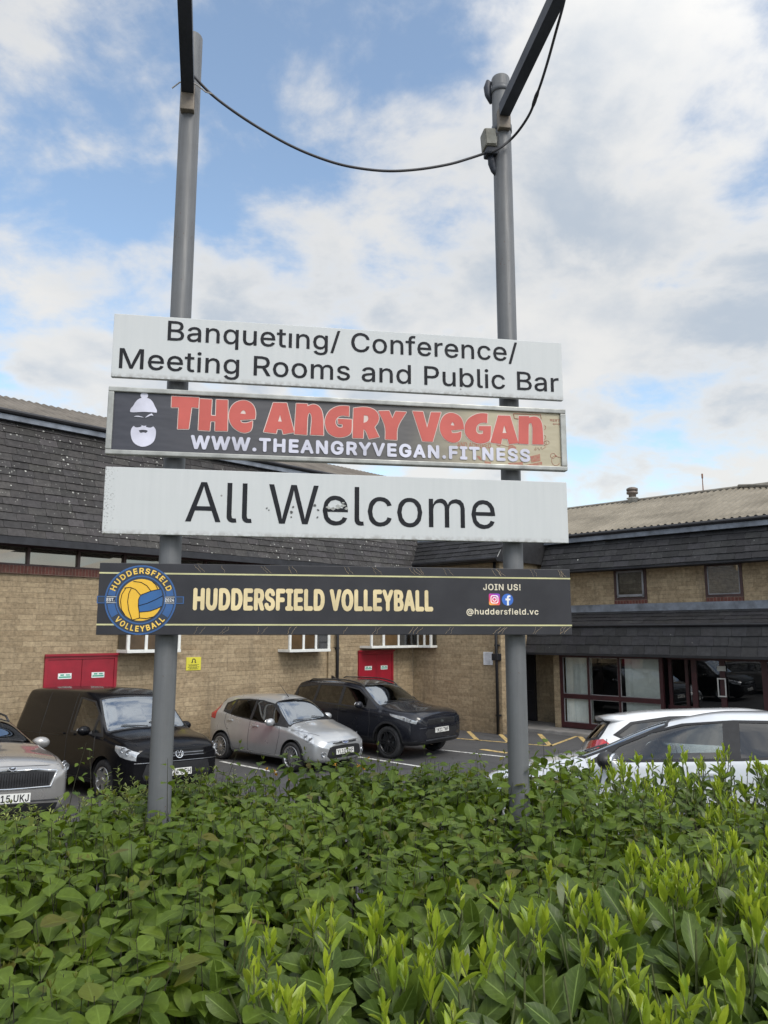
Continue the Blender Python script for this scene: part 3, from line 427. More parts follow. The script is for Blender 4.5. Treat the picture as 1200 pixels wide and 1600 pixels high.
def post_mat(name, base):
    m, N, L, b = nodes_of(name); tc = N.new('ShaderNodeTexCoord'); O_ = tc.outputs['Object']
    mp = N.new('ShaderNodeMapping'); mp.inputs['Scale'].default_value = (16, 16, .8); L.new(O_, mp.inputs[0])
    st = mk_range(N, L, mk_noise(N, L, mp.outputs[0], 1.5, 6, .7), .42, .7); cl = mk_range(N, L, mk_noise(N, L, O_, 2.2, 6, .7), .35, .68)
    col = mk_mix(N, L, mk_math(N, L, 'MULTIPLY', st, .55), base, tuple(c * .55 for c in base)); col = mk_mix(N, L, mk_math(N, L, 'MULTIPLY', cl, .4), col, tuple(c * 1.5 for c in base))
    chip = mk_range(N, L, mk_math(N, L, 'ADD', mk_noise(N, L, O_, 38., 4, .65), mk_math(N, L, 'MULTIPLY', mk_noise(N, L, O_, 3., 3), .22)), .80, .83)
    col = mk_mix(N, L, chip, col, (.075, .032, .016)); L.new(col, b.inputs['Base Color']); b.inputs['Specular IOR Level'].default_value = .4
    L.new(mk_range(N, L, st, 0, 1, .42, .65), b.inputs['Roughness']); bp = N.new('ShaderNodeBump'); bp.inputs['Strength'].default_value = .15; bp.inputs['Distance'].default_value = .004; bp.invert = True; L.new(chip, bp.inputs['Height']); L.new(bp.outputs[0], b.inputs['Normal']); return m
def pane_mat(name, tint, refl=.08, gloss=(1, 1, 1), rough=.0):
    m = bpy.data.materials.new(name); m.use_nodes = True; MATS[name] = m
    N = m.node_tree.nodes; L = m.node_tree.links; N.clear()
    t = N.new('ShaderNodeBsdfTransparent'); t.inputs[0].default_value = (*tint, 1)
    g = N.new('ShaderNodeBsdfGlossy'); g.inputs['Color'].default_value = (*gloss, 1); g.inputs['Roughness'].default_value = rough
    lw = N.new('ShaderNodeFresnel'); lw.inputs[0].default_value = 1.5
    f = mk_math(N, L, 'ADD', mk_math(N, L, 'MULTIPLY', lw.outputs[0], 1.6), refl)
    f2 = N.new('ShaderNodeClamp'); L.new(f, f2.inputs[0])
    mx = N.new('ShaderNodeMixShader'); L.new(f2.outputs[0], mx.inputs[0]); L.new(t.outputs[0], mx.inputs[1]); L.new(g.outputs[0], mx.inputs[2])
    o = N.new('ShaderNodeOutputMaterial'); L.new(mx.outputs[0], o.inputs[0]); return m
def asphalt_mat():
    m, N, L, b = nodes_of('asphalt')
    tc = N.new('ShaderNodeTexCoord'); O_ = tc.outputs['Object']
    big = mk_range(N, L, mk_noise(N, L, O_, .35, 6, .65), .35, .68)
    fine = mk_range(N, L, mk_noise(N, L, O_, 60., 3, .7), .3, .7, .7, 1.35)
    g = N.new('ShaderNodeCombineColor')
    for i in range(3): L.new(fine, g.inputs[i])
    col = mk_mix(N, L, big, (.075, .074, .075), (.042, .042, .045)); col = mk_mix(N, L, 1., col, g.outputs[0], 'MULTIPLY')
    oil = mk_range(N, L, mk_noise(N, L, O_, .9, 4, .6), .56, .70); col = mk_mix(N, L, mk_math(N, L, 'MULTIPLY', oil, .6), col, (.022, .021, .022))
    vo = N.new('ShaderNodeTexVoronoi'); vo.feature = 'DISTANCE_TO_EDGE'; vo.inputs['Scale'].default_value = .45; L.new(O_, vo.inputs['Vector'])
    crack = mk_range(N, L, mk_math(N, L, 'ADD', vo.outputs['Distance'], mk_math(N, L, 'MULTIPLY', mk_noise(N, L, O_, 5., 4), .06)), .028, .036, .6, 0.)
    col = mk_mix(N, L, crack, col, (.02, .02, .02))
    L.new(col, b.inputs['Base Color']); b.inputs['Roughness'].default_value = .85
    bp = N.new('ShaderNodeBump'); bp.inputs['Strength'].default_value = .4; bp.inputs['Distance'].default_value = .01
    L.new(mk_noise(N, L, O_, 90., 3), bp.inputs['Height']); L.new(bp.outputs[0], b.inputs['Normal']); return m
def worn_paint(name, color, wear=.5):
    m, N, L, b = nodes_of(name)
    tc = N.new('ShaderNodeTexCoord')
    f = mk_range(N, L, mk_noise(N, L, tc.outputs['Object'], 9., 8, .75), wear - .06, wear + .1)
    col = mk_mix(N, L, f, color, (.07, .07, .07)); L.new(col, b.inputs['Base Color']); b.inputs['Roughness'].default_value = .8; return m
def white_board_mat(name, x0, x1, z0, z1, edge):
    """weathered white sign face: faint streaks, specks, flaking towards one end"""
    m, N, L, b = nodes_of(name)
    tc = N.new('ShaderNodeTexCoord'); O_ = tc.outputs['Object']; sp = N.new('ShaderNodeSeparateXYZ'); L.new(O_, sp.inputs[0])
    mp = N.new('ShaderNodeMapping'); mp.inputs['Scale'].default_value = (14, 14, .7); L.new(O_, mp.inputs[0])
    st = mk_range(N, L, mk_noise(N, L, mp.outputs[0], 2., 5, .6), .4, .75)
    cl = mk_range(N, L, mk_noise(N, L, O_, 3., 5, .6), .35, .7)
    col = mk_mix(N, L, mk_math(N, L, 'MULTIPLY', st, .45), (.53, .545, .55), (.455, .475, .485))
    col = mk_mix(N, L, mk_math(N, L, 'MULTIPLY', cl, .35), col, (.47, .495, .50))
    nz = mk_noise(N, L, O_, 95., 3, .7)
    near = mk_range(N, L, sp.outputs[0], x0 + .02, x0 + .17, 1., 0.)
    flake = mk_math(N, L, 'ADD', nz, mk_math(N, L, 'MULTIPLY', near, edge))
    flake = mk_math(N, L, 'ADD', flake, mk_math(N, L, 'MULTIPLY', mk_noise(N, L, O_, 9., 3), .16))
    f = mk_range(N, L, flake, .86, .90)
    col = mk_mix(N, L, mk_math(N, L, 'MULTIPLY', f, .8), col, (.11, .105, .10))
    vo = N.new('ShaderNodeTexVoronoi'); vo.inputs['Scale'].default_value = 6.; L.new(O_, vo.inputs['Vector'])
    sc2 = N.new('ShaderNodeSeparateColor'); L.new(vo.outputs['Color'], sc2.inputs[0])
    dot = mk_math(N, L, 'MULTIPLY', mk_range(N, L, vo.outputs['Distance'], .025, .04, 1., 0.), mk_range(N, L, sc2.outputs[1], .86, .88))
    col = mk_mix(N, L, mk_math(N, L, 'MULTIPLY', dot, .7), col, (.12, .10, .09))
    low = mk_math(N, L, 'MULTIPLY', mk_range(N, L, sp.outputs[2], z0 + .004, z0 + .03, 1., 0.), mk_range(N, L, mk_noise(N, L, O_, 30., 4), .4, .6))
    col = mk_mix(N, L, mk_math(N, L, 'MULTIPLY', low, .5), col, (.18, .16, .14))
    L.new(col, b.inputs['Base Color']); b.inputs['Roughness'].default_value = .5; b.inputs['Specular IOR Level'].default_value = .3
    return m

# ------------------------------------------------------------------ ground
asphalt = asphalt_mat()
xs = sorted(set([-900, -300, -120, -70, -45, 45, 70, 120, 300, 900] + [i * 1.5 for i in range(-22, 23)]))
ys = sorted(set([-600, -200, -80, -40, -20, -10, -5, 60, 90, 150, 400, 900] + [i * .8 - 2 for i in range(0, 60)]))
g = MB(); g.smooth = True
g.add([(x, y, gz(x, y)) for y in ys for x in xs], [(j * len(xs) + i, j * len(xs) + i + 1, (j + 1) * len(xs) + i + 1, (j + 1) * len(xs) + i) for j in range(len(ys) - 1) for i in range(len(xs) - 1)])
go = g.build('car_park_ground', asphalt); go['kind'] = 'structure'
soil = mat('soil', (.045, .032, .02), .95, var=.25, vs=6, bump=.8, bs=25)
g = MB(); g.smooth = True
sx = [-6 + .5 * i for i in range(25)]; sy = [1.3 + .4 * i for i in range(13)]
g.add([(x, y, gz(x, y) + .006 + .0 * x) for y in sy for x in sx], [(j * 25 + i, j * 25 + i + 1, (j + 1) * 25 + i + 1, (j + 1) * 25 + i) for j in range(12) for i in range(24)])
o = g.build('planting_bed', soil); o['kind'] = 'structure'
pav = mat('paving', (.22, .21, .2), .85, var=.12, vs=3, bump=.3, bs=30)
g = MB(); g.box(-14, 14, -3.2, 1.29, 1.0, 1.40); o = g.build('pavement', pav); o['kind'] = 'structure'
g = MB()
for i in range(31): g.bbox(-14 + i * .914, -14 + i * .914 + .908, 6.12, 6.25, .6, .94, .012)
o = g.build('kerb', mat('kerb_concrete', (.30, .29, .27), .9, var=.15, vs=3, bump=.3)); o['kind'] = 'structure'

white_line = worn_paint('white_line_paint', (.62, .62, .6), .56); yellow_line = worn_paint('yellow_line_paint', (.55, .40, .16), .55)
def line_on_ground(name, m, p, q, w=.1):
    a = on_ground(*p); b = on_ground(*q); d = b - a; d.z = 0; d.normalize(); n = Vector((-d.y, d.x, 0)) * w / 2
    mb = MB(); k = max(2, int((b - a).length / .3)); vs = []
    for i in range(k + 1):
        c = a.lerp(b, i / k)
        for s in (-1, 1):
            e = c + n * s; vs.append((e.x, e.y, gz(e.x, e.y) + .007))
    mb.add(vs, [(2 * i, 2 * i + 1, 2 * i + 3, 2 * i + 2) for i in range(k)])
    o = mb.build(name, m); o['kind'] = 'structure'; return o
line_on_ground('bay_marking', white_line, (345, 1190), (432, 1207))
line_on_ground('bay_marking', white_line, (560, 1183), (668, 1200))
line_on_ground('bay_marking', white_line, (690, 1172), (790, 1183))
line_on_ground('bay_marking', yellow_line, (690, 1152), (860, 1166), .1)
line_on_ground('bay_marking', yellow_line, (860, 1166), (908, 1148), .1)
for a, b in (((732, 1143), (746, 1157)), ((778, 1144), (796, 1161)), ((843, 1147), (860, 1166)), ((905, 1150), (925, 1170))):
    line_on_ground('hatch_marking', yellow_line, a, b, .13)
line_on_ground('bay_marking', yellow_line, (752, 1171), (793, 1177), .18)

# ------------------------------------------------------------------ the two wings
O = (.94, 25.47); AL, AR = 46., -44.
ML, MR = frame_m(O, AL), frame_m(O, AR)
buff = masonry('buff_stone', (.43, .335, .215), (.30, .225, .14), (.33, .255, .165), .40, .115, .007)
redbrick = masonry('red_brick_sill', (.16, .062, .05), (.12, .05, .042), (.2, .15, .12), .075, .3, .01, .4)
slate = slate_mat('lichen_slate', (.036, .033, .032), .7); slate_d = slate_mat('dark_slate', (.021, .021, .023), .06, .6)
lead = mat('lead_flashing', (.17, .19, .225), .55, .2, .2, 3); gutterm = mat('black_gutter', (.013, .013, .016), .45, 0, .2, 5)
corr_l = mat('corrugated_brown', (.13, .112, .092), .8, 0, .16, 1.2); corr_r = mat('corrugated_tan', (.19, .165, .125), .75, 0, .14, 1.0)
soffit = mat('soffit_dark', (.02, .021, .026), .7); brown = mat('brown_frame', (.05, .022, .02), .5, 0, .15, 6)
maroon = mat('maroon_frame', (.045, .011, .013), .42, 0, .15, 6); whitef = mat('white_window_frame', (.70, .70, .67), .45, 0, .06, 6)
reddoor = mat('red_door_paint', (.27, .010, .024), .38, 0, .10, 2.5)
glass_sky = mat('window_glass', (.24, .215, .18), .04, .75, .05, .6); glass_dark = pane_mat('dark_window_pane', (.34, .37, .40), .03)
blind = mat('brown_blind', (.40, .235, .10), .6, 0, .15, 2.); curtain = mat('vertical_blind', (.80, .82, .76), .8, 0, .06, 3)
darkroom = mat('dark_interior', (.03, .03, .034), .8, 0, .2, 1.5); steel = mat('galvanised_steel', (.45, .45, .44), .4, .8, .12, 8)

def slates(mb, x0, x1, a, b, w=.37, h=.19, spread=.28):
    """real lapped slates up a slope from a=(y,z) to b, staggered, each a little askew"""
    ya, za = a; yb, zb = b; Ls = math.hypot(yb - ya, zb - za); dy, dz = (yb - ya) / Ls, (zb - za) / Ls; ny, nz = -dz, dy
    rows = max(1, round(Ls / h)); h = Ls / rows
    mb.c = (.25, .25, .25); mb.quad((x0, ya, za), (x1, ya, za), (x1, yb, zb), (x0, yb, zb))
    for r in range(rows):
        x = x0 - (w / 2 if r % 2 else 0) + random.uniform(-.04, .04)
        while x < x1:
            ww = w * random.uniform(.86, 1.14); xa, xb = max(x, x0), min(x + ww - .006, x1)
            if xb - xa > .03:
                s0 = r * h - .012 + random.uniform(-.006, .006); s1 = s0 + h * 1.05; sk = random.uniform(-.006, .006); lift = .022 + random.uniform(0, .012)
                k = random.uniform(1 - spread, 1 + spread); k *= 1.5 if random.random() < .05 else 1; mb.c = (k, k * random.uniform(.97, 1.03), k * random.uniform(.96, 1.06))
                P = lambda xx, s, n: (xx, ya + dy * s + ny * n, za + dz * s + nz * n)
                mb.add([P(xa, s0, lift), P(xb, s0 + sk, lift), P(xb, s1, .009), P(xa, s1, .009), P(xa, s0, .0), P(xb, s0 + sk, .0)],
                       [(0, 1, 2, 3), (4, 5, 1, 0), (5, 2, 1), (4, 0, 3)])
            x += ww
    mb.c = (1, 1, 1)
def corrugated(mb, x0, x1, a, b, pitch=.18, amp=.028, lap=None):
    ya, za = a; yb, zb = b; n = int((x1 - x0) / pitch * 8); L_ = math.hypot(yb - ya, zb - za); ny, nz = -(zb - za) / L_, (yb - ya) / L_
    segs = [0, 1] if not lap else [i / lap for i in range(lap + 1)]
    for s0, s1 in zip(segs, segs[1:]):
        vs = []
        for i in range(n + 1):
            x = x0 + (x1 - x0) * i / n; h = amp * math.sin(2 * math.pi * (x - x0) / pitch) + amp
            for s, l in ((s0 - .012 if s0 else 0, .012), (s1, 0.)):
                vs.append((x, ya + (yb - ya) * s + ny * (h + l), za + (zb - za) * s + nz * (h + l)))
        mb.smooth = True; mb.add(vs, [(2 * i, 2 * i + 2, 2 * i + 3, 2 * i + 1) for i in range(n)]); mb.smooth = False

hall = empty('hall_building', 'long buff stone hall with tall lichen-spotted slate mansard and red fire doors', 'building', ML)
MRL = ML.inverted() @ MR
# hall: wall, pilasters, block turning the corner
w = MB(); w.box(-26, 0.0, 0, .35, -.3, 4.16); w.box(-5.9, 0.0, 0, .35, 4.16, 4.95); w.box(-26, -25.7, .35, 12, -.3, 7.6); w.box(-26, 3, 11.7, 12, -.3, 7.6)
for xa, xb in ((-8.85, -8.0), (-3.75, -3.05)): w.box(xa, xb, -.07, 0, -.3, 2.48)
w.build('wall', buff, hall)
w = MB(); w.box(0.003, 3.5, 0, .42, -.3, 5.08); w.box(.36, 3.5, .42, 9.6, 2.45, 5.08); w.box(.36, 1.1, .42, 9.6, -.3, 2.45); w.box(1.1, 3.5, 3.0, 3.3, -.3, 2.45); w.build('wall', buff, hall, MRL)
w = MB(); w.bbox(-26, -5.9, -.05, .3, 4.16, 4.34, .008); w.build('brick_sill', redbrick, hall)
s = MB(); slates(s, -26, 3.2, (-.5, 4.90), (.8, 7.70)); s.build('mansard_roof', slate, hall, colattr='tint', recalc=False)
s = MB(); slates(s, -.45, 3.72, (-.42, 5.12), (.30, 5.98)); s.c = (1, 1, 1); s.add([(3.70, -.42, 5.06), (3.70, 2.38, 5.06), (3.70, 2.38, 5.97), (3.70, .30, 5.97)], [(0, 1, 2, 3)]); s.build('mansard_roof', slate_d, hall, MRL, colattr='tint', recalc=False)
s = MB(); corrugated(s, -26, 3.2, (.72, 7.80), (4.0, 9.14), .2, .02); s.quad((-26, 4, 9.12), (3.2, 4, 9.12), (3.2, 12, 7.5), (-26, 12, 7.5)); s.build('upper_roof', corr_l, hall, recalc=False)
s = MB(); s.box(-.2, 3.7, .22, 2.4, 5.90, 5.985); s.build('flat_roof', lead, hall, MRL, recalc=False)
s = MB(); s.box(-26, 3.2, .62, .74, 7.64, 7.76); s.build('roof_flashing', lead, hall)
s = MB(); s.tube([(-26, .60, 7.83), (3.2, .60, 7.83)], .055, 8); s.build('roof_gutter', gutterm, hall)
s = MB(); s.box(-26, .2, -.5, .05, 4.80, 4.90); s.box(-26, .2, -.52, -.47, 4.74, 4.895); s.build('eaves', soffit, hall)
s = MB(); s.box(-.3, 3.72, -.42, .0, 5.02, 5.11); s.tube([(-.4, -.46, 5.1), (3.75, -.46, 5.1)], .06, 8); s.build('eaves', gutterm, hall, MRL)
def downpipe(x, y, z0, z1, M, par, r=.045, hop=None):
    mb = MB(); mb.smooth = True; mb.tube([(x, y, z0), (x, y, z1)], r, 10); mb.smooth = False
    for z in (z0 + .5, (z0 + z1) / 2, z1 - .4): mb.box(x - .07, x + .07, y - .01, y + .09, z, z + .05)
    if hop: mb.bbox(x - .11, x + .11, y - .1, y + .1, hop, hop + .2, .02)
    return mb.build('downpipe', gutterm, par, M)
downpipe(-3.02 + -.42, -.12, 0, 4.9, None, hall); downpipe(3.40, -.10, .02, 5.05, MRL, hall, .045, 2.12); downpipe(-.3, -.15, 2.5, 5.0, None, hall)
# clerestory strip
for i in range(17):
    xa = -24.7 + i * 1.115; f = MB()
    f.box(xa, xa + .06, -.0, .12, 4.34, 4.80); f.box(xa + .06, xa + 1.115, .0, .12, 4.34, 4.385); f.box(xa + .06, xa + 1.115, .0, .12, 4.745, 4.80)
    fo = f.build('clerestory_window', brown, hall)
    f = MB(); t = random.uniform(-.012, .012); f.quad((xa + .06, .06 + t, 4.385), (xa + 1.115, .06 - t, 4.385), (xa + 1.115, .07, 4.745), (xa + .06, .07, 4.745)); f.build('pane', glass_sky, fo)
# red fire doors
def fire_door(xa, xb, z1, signs_z):
    d = MB(); d.box(xa, xb, -.05, .02, z1 - .10, z1); d.box(xa, xa + .07, -.05, .02, 0, z1 - .1); d.box(xb - .07, xb, -.05, .02, 0, z1 - .1); d.box(xa - .02, xb + .02, -.09, -.05, z1 - .03, z1 + .02)
    xm = (xa + xb) / 2
    for a, b in ((xa + .072, xm - .004), (xm + .004, xb - .072)): d.bbox(a, b, -.035, .015, .02, z1 - .105, .008)
    do = d.build('fire_door', reddoor, hall)
    sg = MB()
    for a, b in ((xa + .072, xm), (xm, xb - .07)):
        c = (a + b) / 2; sg.box(c - .15, c + .15, -.042, -.036, signs_z - .06, signs_z + .06)
    so = sg.build('door_sign', mat('door_sign_white', (.72, .75, .74), .5), do)
    tx = MB(); fr = lambda x, z, d_: (x, -.043 - d_, z)
    for a, b in ((xa + .072, xm), (xm, xb - .07)):
        c = (a + b) / 2; tx.box(c - .13, c + .13, -.0445, -.0425, signs_z - .035, signs_z - .005); tx.box(c - .10, c - .02, -.0445, -.0425, signs_z + .01, signs_z + .04); tx.box(c + .02, c + .11, -.0445, -.0425, signs_z + .012, signs_z + .036)
    tx.build('sign_print', mat('green_print', (.05, .34, .22), .5), do)
    h = MB(); h.box(xm - .03, xm + .03, -.07, -.036, .95, 1.12); h.build('handle', steel, do)
fire_door(-11.92, -10.26, 2.44, 1.98); fire_door(-2.5, -.97, 2.38, 1.86)
# boxed-out windows
def bay_window(x0, x1, z0, z1, proj, lights, M=None, ends=True):
    f = MB(); y0, y1 = -proj, -proj + .06
    f.bbox(x0, x1, y0 - .02, 0, z0 - .06, z0 + .015, .008); f.box(x0, x1, y0 - .02, 0, z1, z1 + .08)
    e = [x0] + lights + [x1]
    for x in e:
        xx = min(max(x - .035, x0), x1 - .07); f.bbox(xx, xx + .07, y0, y1, z0 + .015, z1, .006)
    f.box(x0, x1, y0 + .003, y1 - .003, z1 - .05, z1 - .002)
    for x in (x0, x1 - .05): f.box(x, x + .05, y1, 0, z1 - .05, z1 - .002)
    wo = f.build('bay_window', whitef, hall, M)
    p = MB()
    for a, b in zip(e, e[1:]): p.quad((a + .03, y0 + .02, z0), (b - .03, y0 + .02, z0), (b - .03, y0 + .02, z1 - .02), (a + .03, y0 + .02, z1 - .02))
    for x in (x0 + .02, x1 - .02): p.quad((x, y1, z0), (x, -.004, z0), (x, -.004, z1 - .05), (x, y1, z1 - .05))
    p.build('pane', pane_mat('bay_pane', (.8, .82, .82), .05), wo)
    b_ = MB()
    for i, (a, b) in enumerate(zip(e, e[1:])):
        if i != 2: b_.box(a + .04, b - .02, y0 + .035, y0 + .045, z0 + .03, z1 - .06)
    b_.build('blind', blind, wo)
    d = MB(); d.box(x0 + .05, x1 - .05, -.03, -.006, z0 + .02, z1); d.build('backing', mat('dim_room', (.16, .17, .19), .8), wo)
bay_window(-10.28, -8.9, 2.52, 3.75, .5, [-9.8, -9.3]); bay_window(-5.56, -4.07, 2.46, 3.75, .5, [-5.05, -4.6])
bay_window(-2.42, -.02, 2.52, 3.75, .5, [-1.86, -1.2]); 
bay_window(.42, 1.05, 2.52, 3.75, .3, [.75], MRL)

# right-hand wing, in its own frame
wing = empty('office_wing', 'two storey buff wing with corrugated tan roof, slate bands and glazed ground floor', 'building', MR)
X1 = 16.
w = MB(); w.box(3.52, X1, 2.4, 2.7, 2.42, 4.86); w.box(4.04, 4.25, 1.96, 2.3, 0, 2.36); w.box(X1 - .3, X1, 2.7, 11, 0, 5.8); w.box(3.52, X1, 10.7, 11, 0, 5.8)
w.box(3.52, 4.25, 3.5, 3.8, 0, 2.4); w.box(4.05, 4.25, 2.3, 3.5, 0, 2.4)
w.build('wall', buff, wing)
s = MB(); slates(s, 3.74, X1, (1.86, 4.83), (2.36, 5.74), .42, .23, .38); s.build('mansard_roof', slate_d, wing, colattr='tint', recalc=False)
s = MB(); corrugated(s, -3, X1, (2.24, 5.93), (7.0, 7.60), .205, .032); s.quad((-3, 7.0, 7.58), (X1, 7, 7.58), (X1, 11, 5.9), (-3, 11, 5.9)); s.build('upper_roof', corr_r, wing, recalc=False)
s = MB(); s.tube([(-3, 7.0, 7.64), (X1, 7.0, 7.64)], .07, 6); s.tube([(8.2, 6.9, 7.68), (11.5, 5.2, 7.06)], .06, 6); s.build('roof_ridge', mat('ridge_cap', (.17, .155, .13), .8), wing)
s = MB(); s.box(3.7, X1, 2.18, 2.34, 5.70, 5.84); s.build('roof_flashing', lead, wing)
s = MB(); s.tube([(3.7, 2.16, 5.90), (X1, 2.16, 5.90)], .06, 8); s.build('roof_gutter', gutterm, wing)
s = MB(); s.box(3.7, X1, 1.86, 2.4, 4.76, 4.825); s.build('eaves', soffit, wing)
s = MB(); slates(s, 3.52, X1, (1.25, 2.34), (1.46, 3.10), .36, .25, .36); slates(s, 3.52, X1, (1.52, 3.16), (2.36, 3.56), .36, .24, .15); s.build('pent_roof', slate_d, wing, colattr='tint', recalc=False)
s = MB(); s.bbox(3.53, X1, 2.30, 2.398, 3.52, 3.76, .01); s.build('pent_flashing', lead, wing)
s = MB(); s.tube([(3.52, 1.44, 3.13), (X1, 1.44, 3.13)], .05, 8); s.box(3.52, X1, 1.22, 2.39, 2.27, 2.335); s.build('pent_eaves', gutterm, wing)
def small_window(x0, x1, z0, z1, openlight):
    y = 2.4; f = MB(); t = .07
    f.box(x0, x1, y - .04, y + .1, z0, z0 + t); f.box(x0, x1, y - .04, y + .1, z1 - t, z1); f.box(x0, x0 + t, y - .04, y + .1, z0 + t, z1 - t); f.box(x1 - t, x1, y - .04, y + .1, z0 + t, z1 - t)
    wo = f.build('window', brown, wing)
    if openlight:
        f = MB(); a = x0 + t + .03
        for bx in ((a, x1 - t, z0 + t + .02, z0 + t + .09), (a, x1 - t, z1 - t - .05, z1 - t), (a, a + .05, z0 + t, z1 - t), (x1 - t - .05, x1 - t, z0 + t, z1 - t)): f.box(bx[0], bx[1], y - .075, y - .045, bx[2], bx[3])
        f.box(a + .05, a + .14, y + .02, y + .03, z0 + t, z1 - t)
        f.build('casement', mat('grey_casement', (.20, .20, .21), .4), wo)
    else:
        f = MB(); f.box(x0 + t, x1 - t, y - .03, y, z0 + t, z0 + t + .03); f.box(x0 + t, x0 + t + .025, y - .03, y, z0 + t, z1 - t); f.box(x1 - t - .025, x1 - t, y - .03, y, z0 + t, z1 - t); f.build('casement', mat('grey_casement', (.20, .20, .21), .4), wo)
    p = MB(); p.quad((x0 + t, y - .02, z0 + t), (x1 - t, y - .02, z0 + t), (x1 - t, y - .02, z1 - t), (x0 + t, y - .02, z1 - t)); p.build('pane', (pane_mat('upper_pane_light', (.8, .83, .86), .16) if not openlight else pane_mat('upper_pane', (.6, .63, .66), .02)), wo)
    d = MB(); d.box(x0 + t, x1 - t, y + .25, y + .26, z0, z1); d.build('backing', darkroom if openlight else mat('pale_room', (.42, .43, .44), .8), wo)
    c = MB(); c.box(x1 - .3 if not openlight else x0 + .12, x1 - .09 if not openlight else x0 + .24, y + .1, y + .12, z0 + t, z1 - t); c.build('curtain', curtain, wo)
    s_ = MB(); s_.bbox(x0, x1, y - .06, y + .05, z0 - .13, z0 - .002, .006); s_.build('brick_sill', redbrick, wo)
w1 = (5.97, 6.98, 3.88, 4.80); small_window(*w1, True); small_window(8.67, 9.66, 3.88, 4.80, False); small_window(12.2, 13.2, 3.88, 4.8, False)
# ground floor glazing
f = MB(); y0, y1 = 1.97, 2.06
cols = [4.25, 5.18, 6.16, 7.40]
for i, x in enumerate(cols): f.box(x, x + (.10 if i in (0, 3) else .06), y0, y1, .12, 2.27)
for z, t in ((.12, .16), (.98, .13), (2.2, .07)):
    for a, b in zip(cols, cols[1:]): f.box(a + (.10 if a == cols[0] else .06), b, y0 + .002, y1 - .002, z, z + t)
wo = f.build('shopfront_window', maroon, wing)
p = MB()
for a, b in zip(cols, cols[1:]):
    for za, zb in ((.28, .98), (1.11, 2.2)): p.quad((a + .05, 2.02, za), (b + .02, 2.02, za), (b + .02, 2.02, zb), (a + .05, 2.02, zb))
p.build('pane', pane_mat('shop_pane', (.88, .90, .90), .01), wo)
fr_ = MB()
for a, b in zip(cols, cols[1:]):
    xa, xb = a + (.10 if a == cols[0] else .06), b
    for za, zb in ((.28, .98), (1.11, 2.2)):
        for q in ((xa, xb, za, za + .02), (xa, xb, zb - .02, zb), (xa, xa + .02, za + .02, zb - .02), (xb - .02, xb, za + .02, zb - .02)): fr_.box(q[0], q[1], 2.0, 2.018, q[2], q[3])
fr_.build('frame', mat('grey_bead', (.28, .27, .27), .5), wo)
c = MB()
for a, b in ((4.36, 4.86), (4.92, 5.16), (6.30, 7.38)):
    x = a
    while x < b:
        c.T = Matrix.Translation((x + .04, 2.16, 0)) @ Matrix.Rotation(R(random.uniform(18, 40)), 4, 'Z'); c.box(-.043, .043, -.002, .002, .2, 2.2); x += .079
c.T = Matrix(); c.build('vertical_blind', curtain, wo)
# porch screen and doors
f = MB()
for x in (7.55, 8.02): f.box(x, x + .09, y0 + .25, y1 + .25, .12, 2.27)
for a in (8.30, 9.05, 10.1, 11.2, 12.3, 13.4): f.box(a, a + .14, y0, y1, .1, 2.27)
for a, b in ((8.44, 9.05), (9.19, 10.1), (10.24, 11.2), (11.34, 12.3), (12.44, 13.4)):
    f.box(a, b, y0 + .002, y1 - .002, 2.19, 2.27); f.box(a, b, y0 + .002, y1 - .002, .80, .93); f.box(a, b, y0 + .002, y1 - .002, .1, .3)
f.box(7.5, 8.3, y0 + .252, y1 + .252, .85, .95); f.box(7.5, 8.3, y0 + .252, y1 + .252, 2.19, 2.27)
do = f.build('entrance_door', maroon, wing)
p = MB()
for a, b in ((8.44, 9.05), (9.19, 10.1), (10.24, 11.2), (11.34, 12.3), (12.44, 13.4)): p.quad((a, 2.01, .3), (b, 2.01, .3), (b, 2.01, 2.19), (a, 2.01, 2.19))
p.quad((7.5, 2.27, .2), (8.3, 2.27, .2), (8.3, 2.27, 2.2), (7.5, 2.27, 2.2)); p.build('pane', pane_mat('entrance_pane', (.34, .38, .41), .035), do)
h = MB()
for q in ((9.00, 9.03, 1.30, 1.72), (9.19, 9.22, 1.30, 1.72)): h.bbox(q[0], q[1], 1.90, 1.93, q[2], q[3], .008)
h.box(9.0, 9.22, 1.90, 1.93, 1.27, 1.30); h.box(9.0, 9.22, 1.90, 1.93, 1.72, 1.75); h.build('handle', mat('pale_handle', (.6, .6, .58), .35, .5), do)
n_ = MB(); n_.box(9.0, 9.22, 1.955, 1.965, 1.93, 2.06); n_.build('door_plate', mat('pale_plate', (.45, .45, .42), .5), do)
d = MB(); d.box(1.45, 2.75, 2.90, 2.99, .1, 2.3); d.box(1.55, 2.65, 2.87, 2.90, .95, 1.05); d.box(1.55, 2.65, 2.87, 2.90, 2.1, 2.18); d.build('side_door', mat('dark_door', (.018, .018, .022), .35), wing)
d = MB(); d.box(4.25, X1 - .3, 4.6, 4.62, 0, 2.42); d.box(4.25, X1 - .3, 2.3, 4.6, 2.40, 2.42); d.box(4.25, 4.27, 2.3, 4.6, 0, 2.4); d.build('room_lining', darkroom, wing)
d = MB(); d.bbox(3.53, X1, 1.15, 4.6, -.05, .10, .02); d.box(1.2, 3.53, .43, 2.99, -.05, .095); d.build('entrance_step', pav, wing)
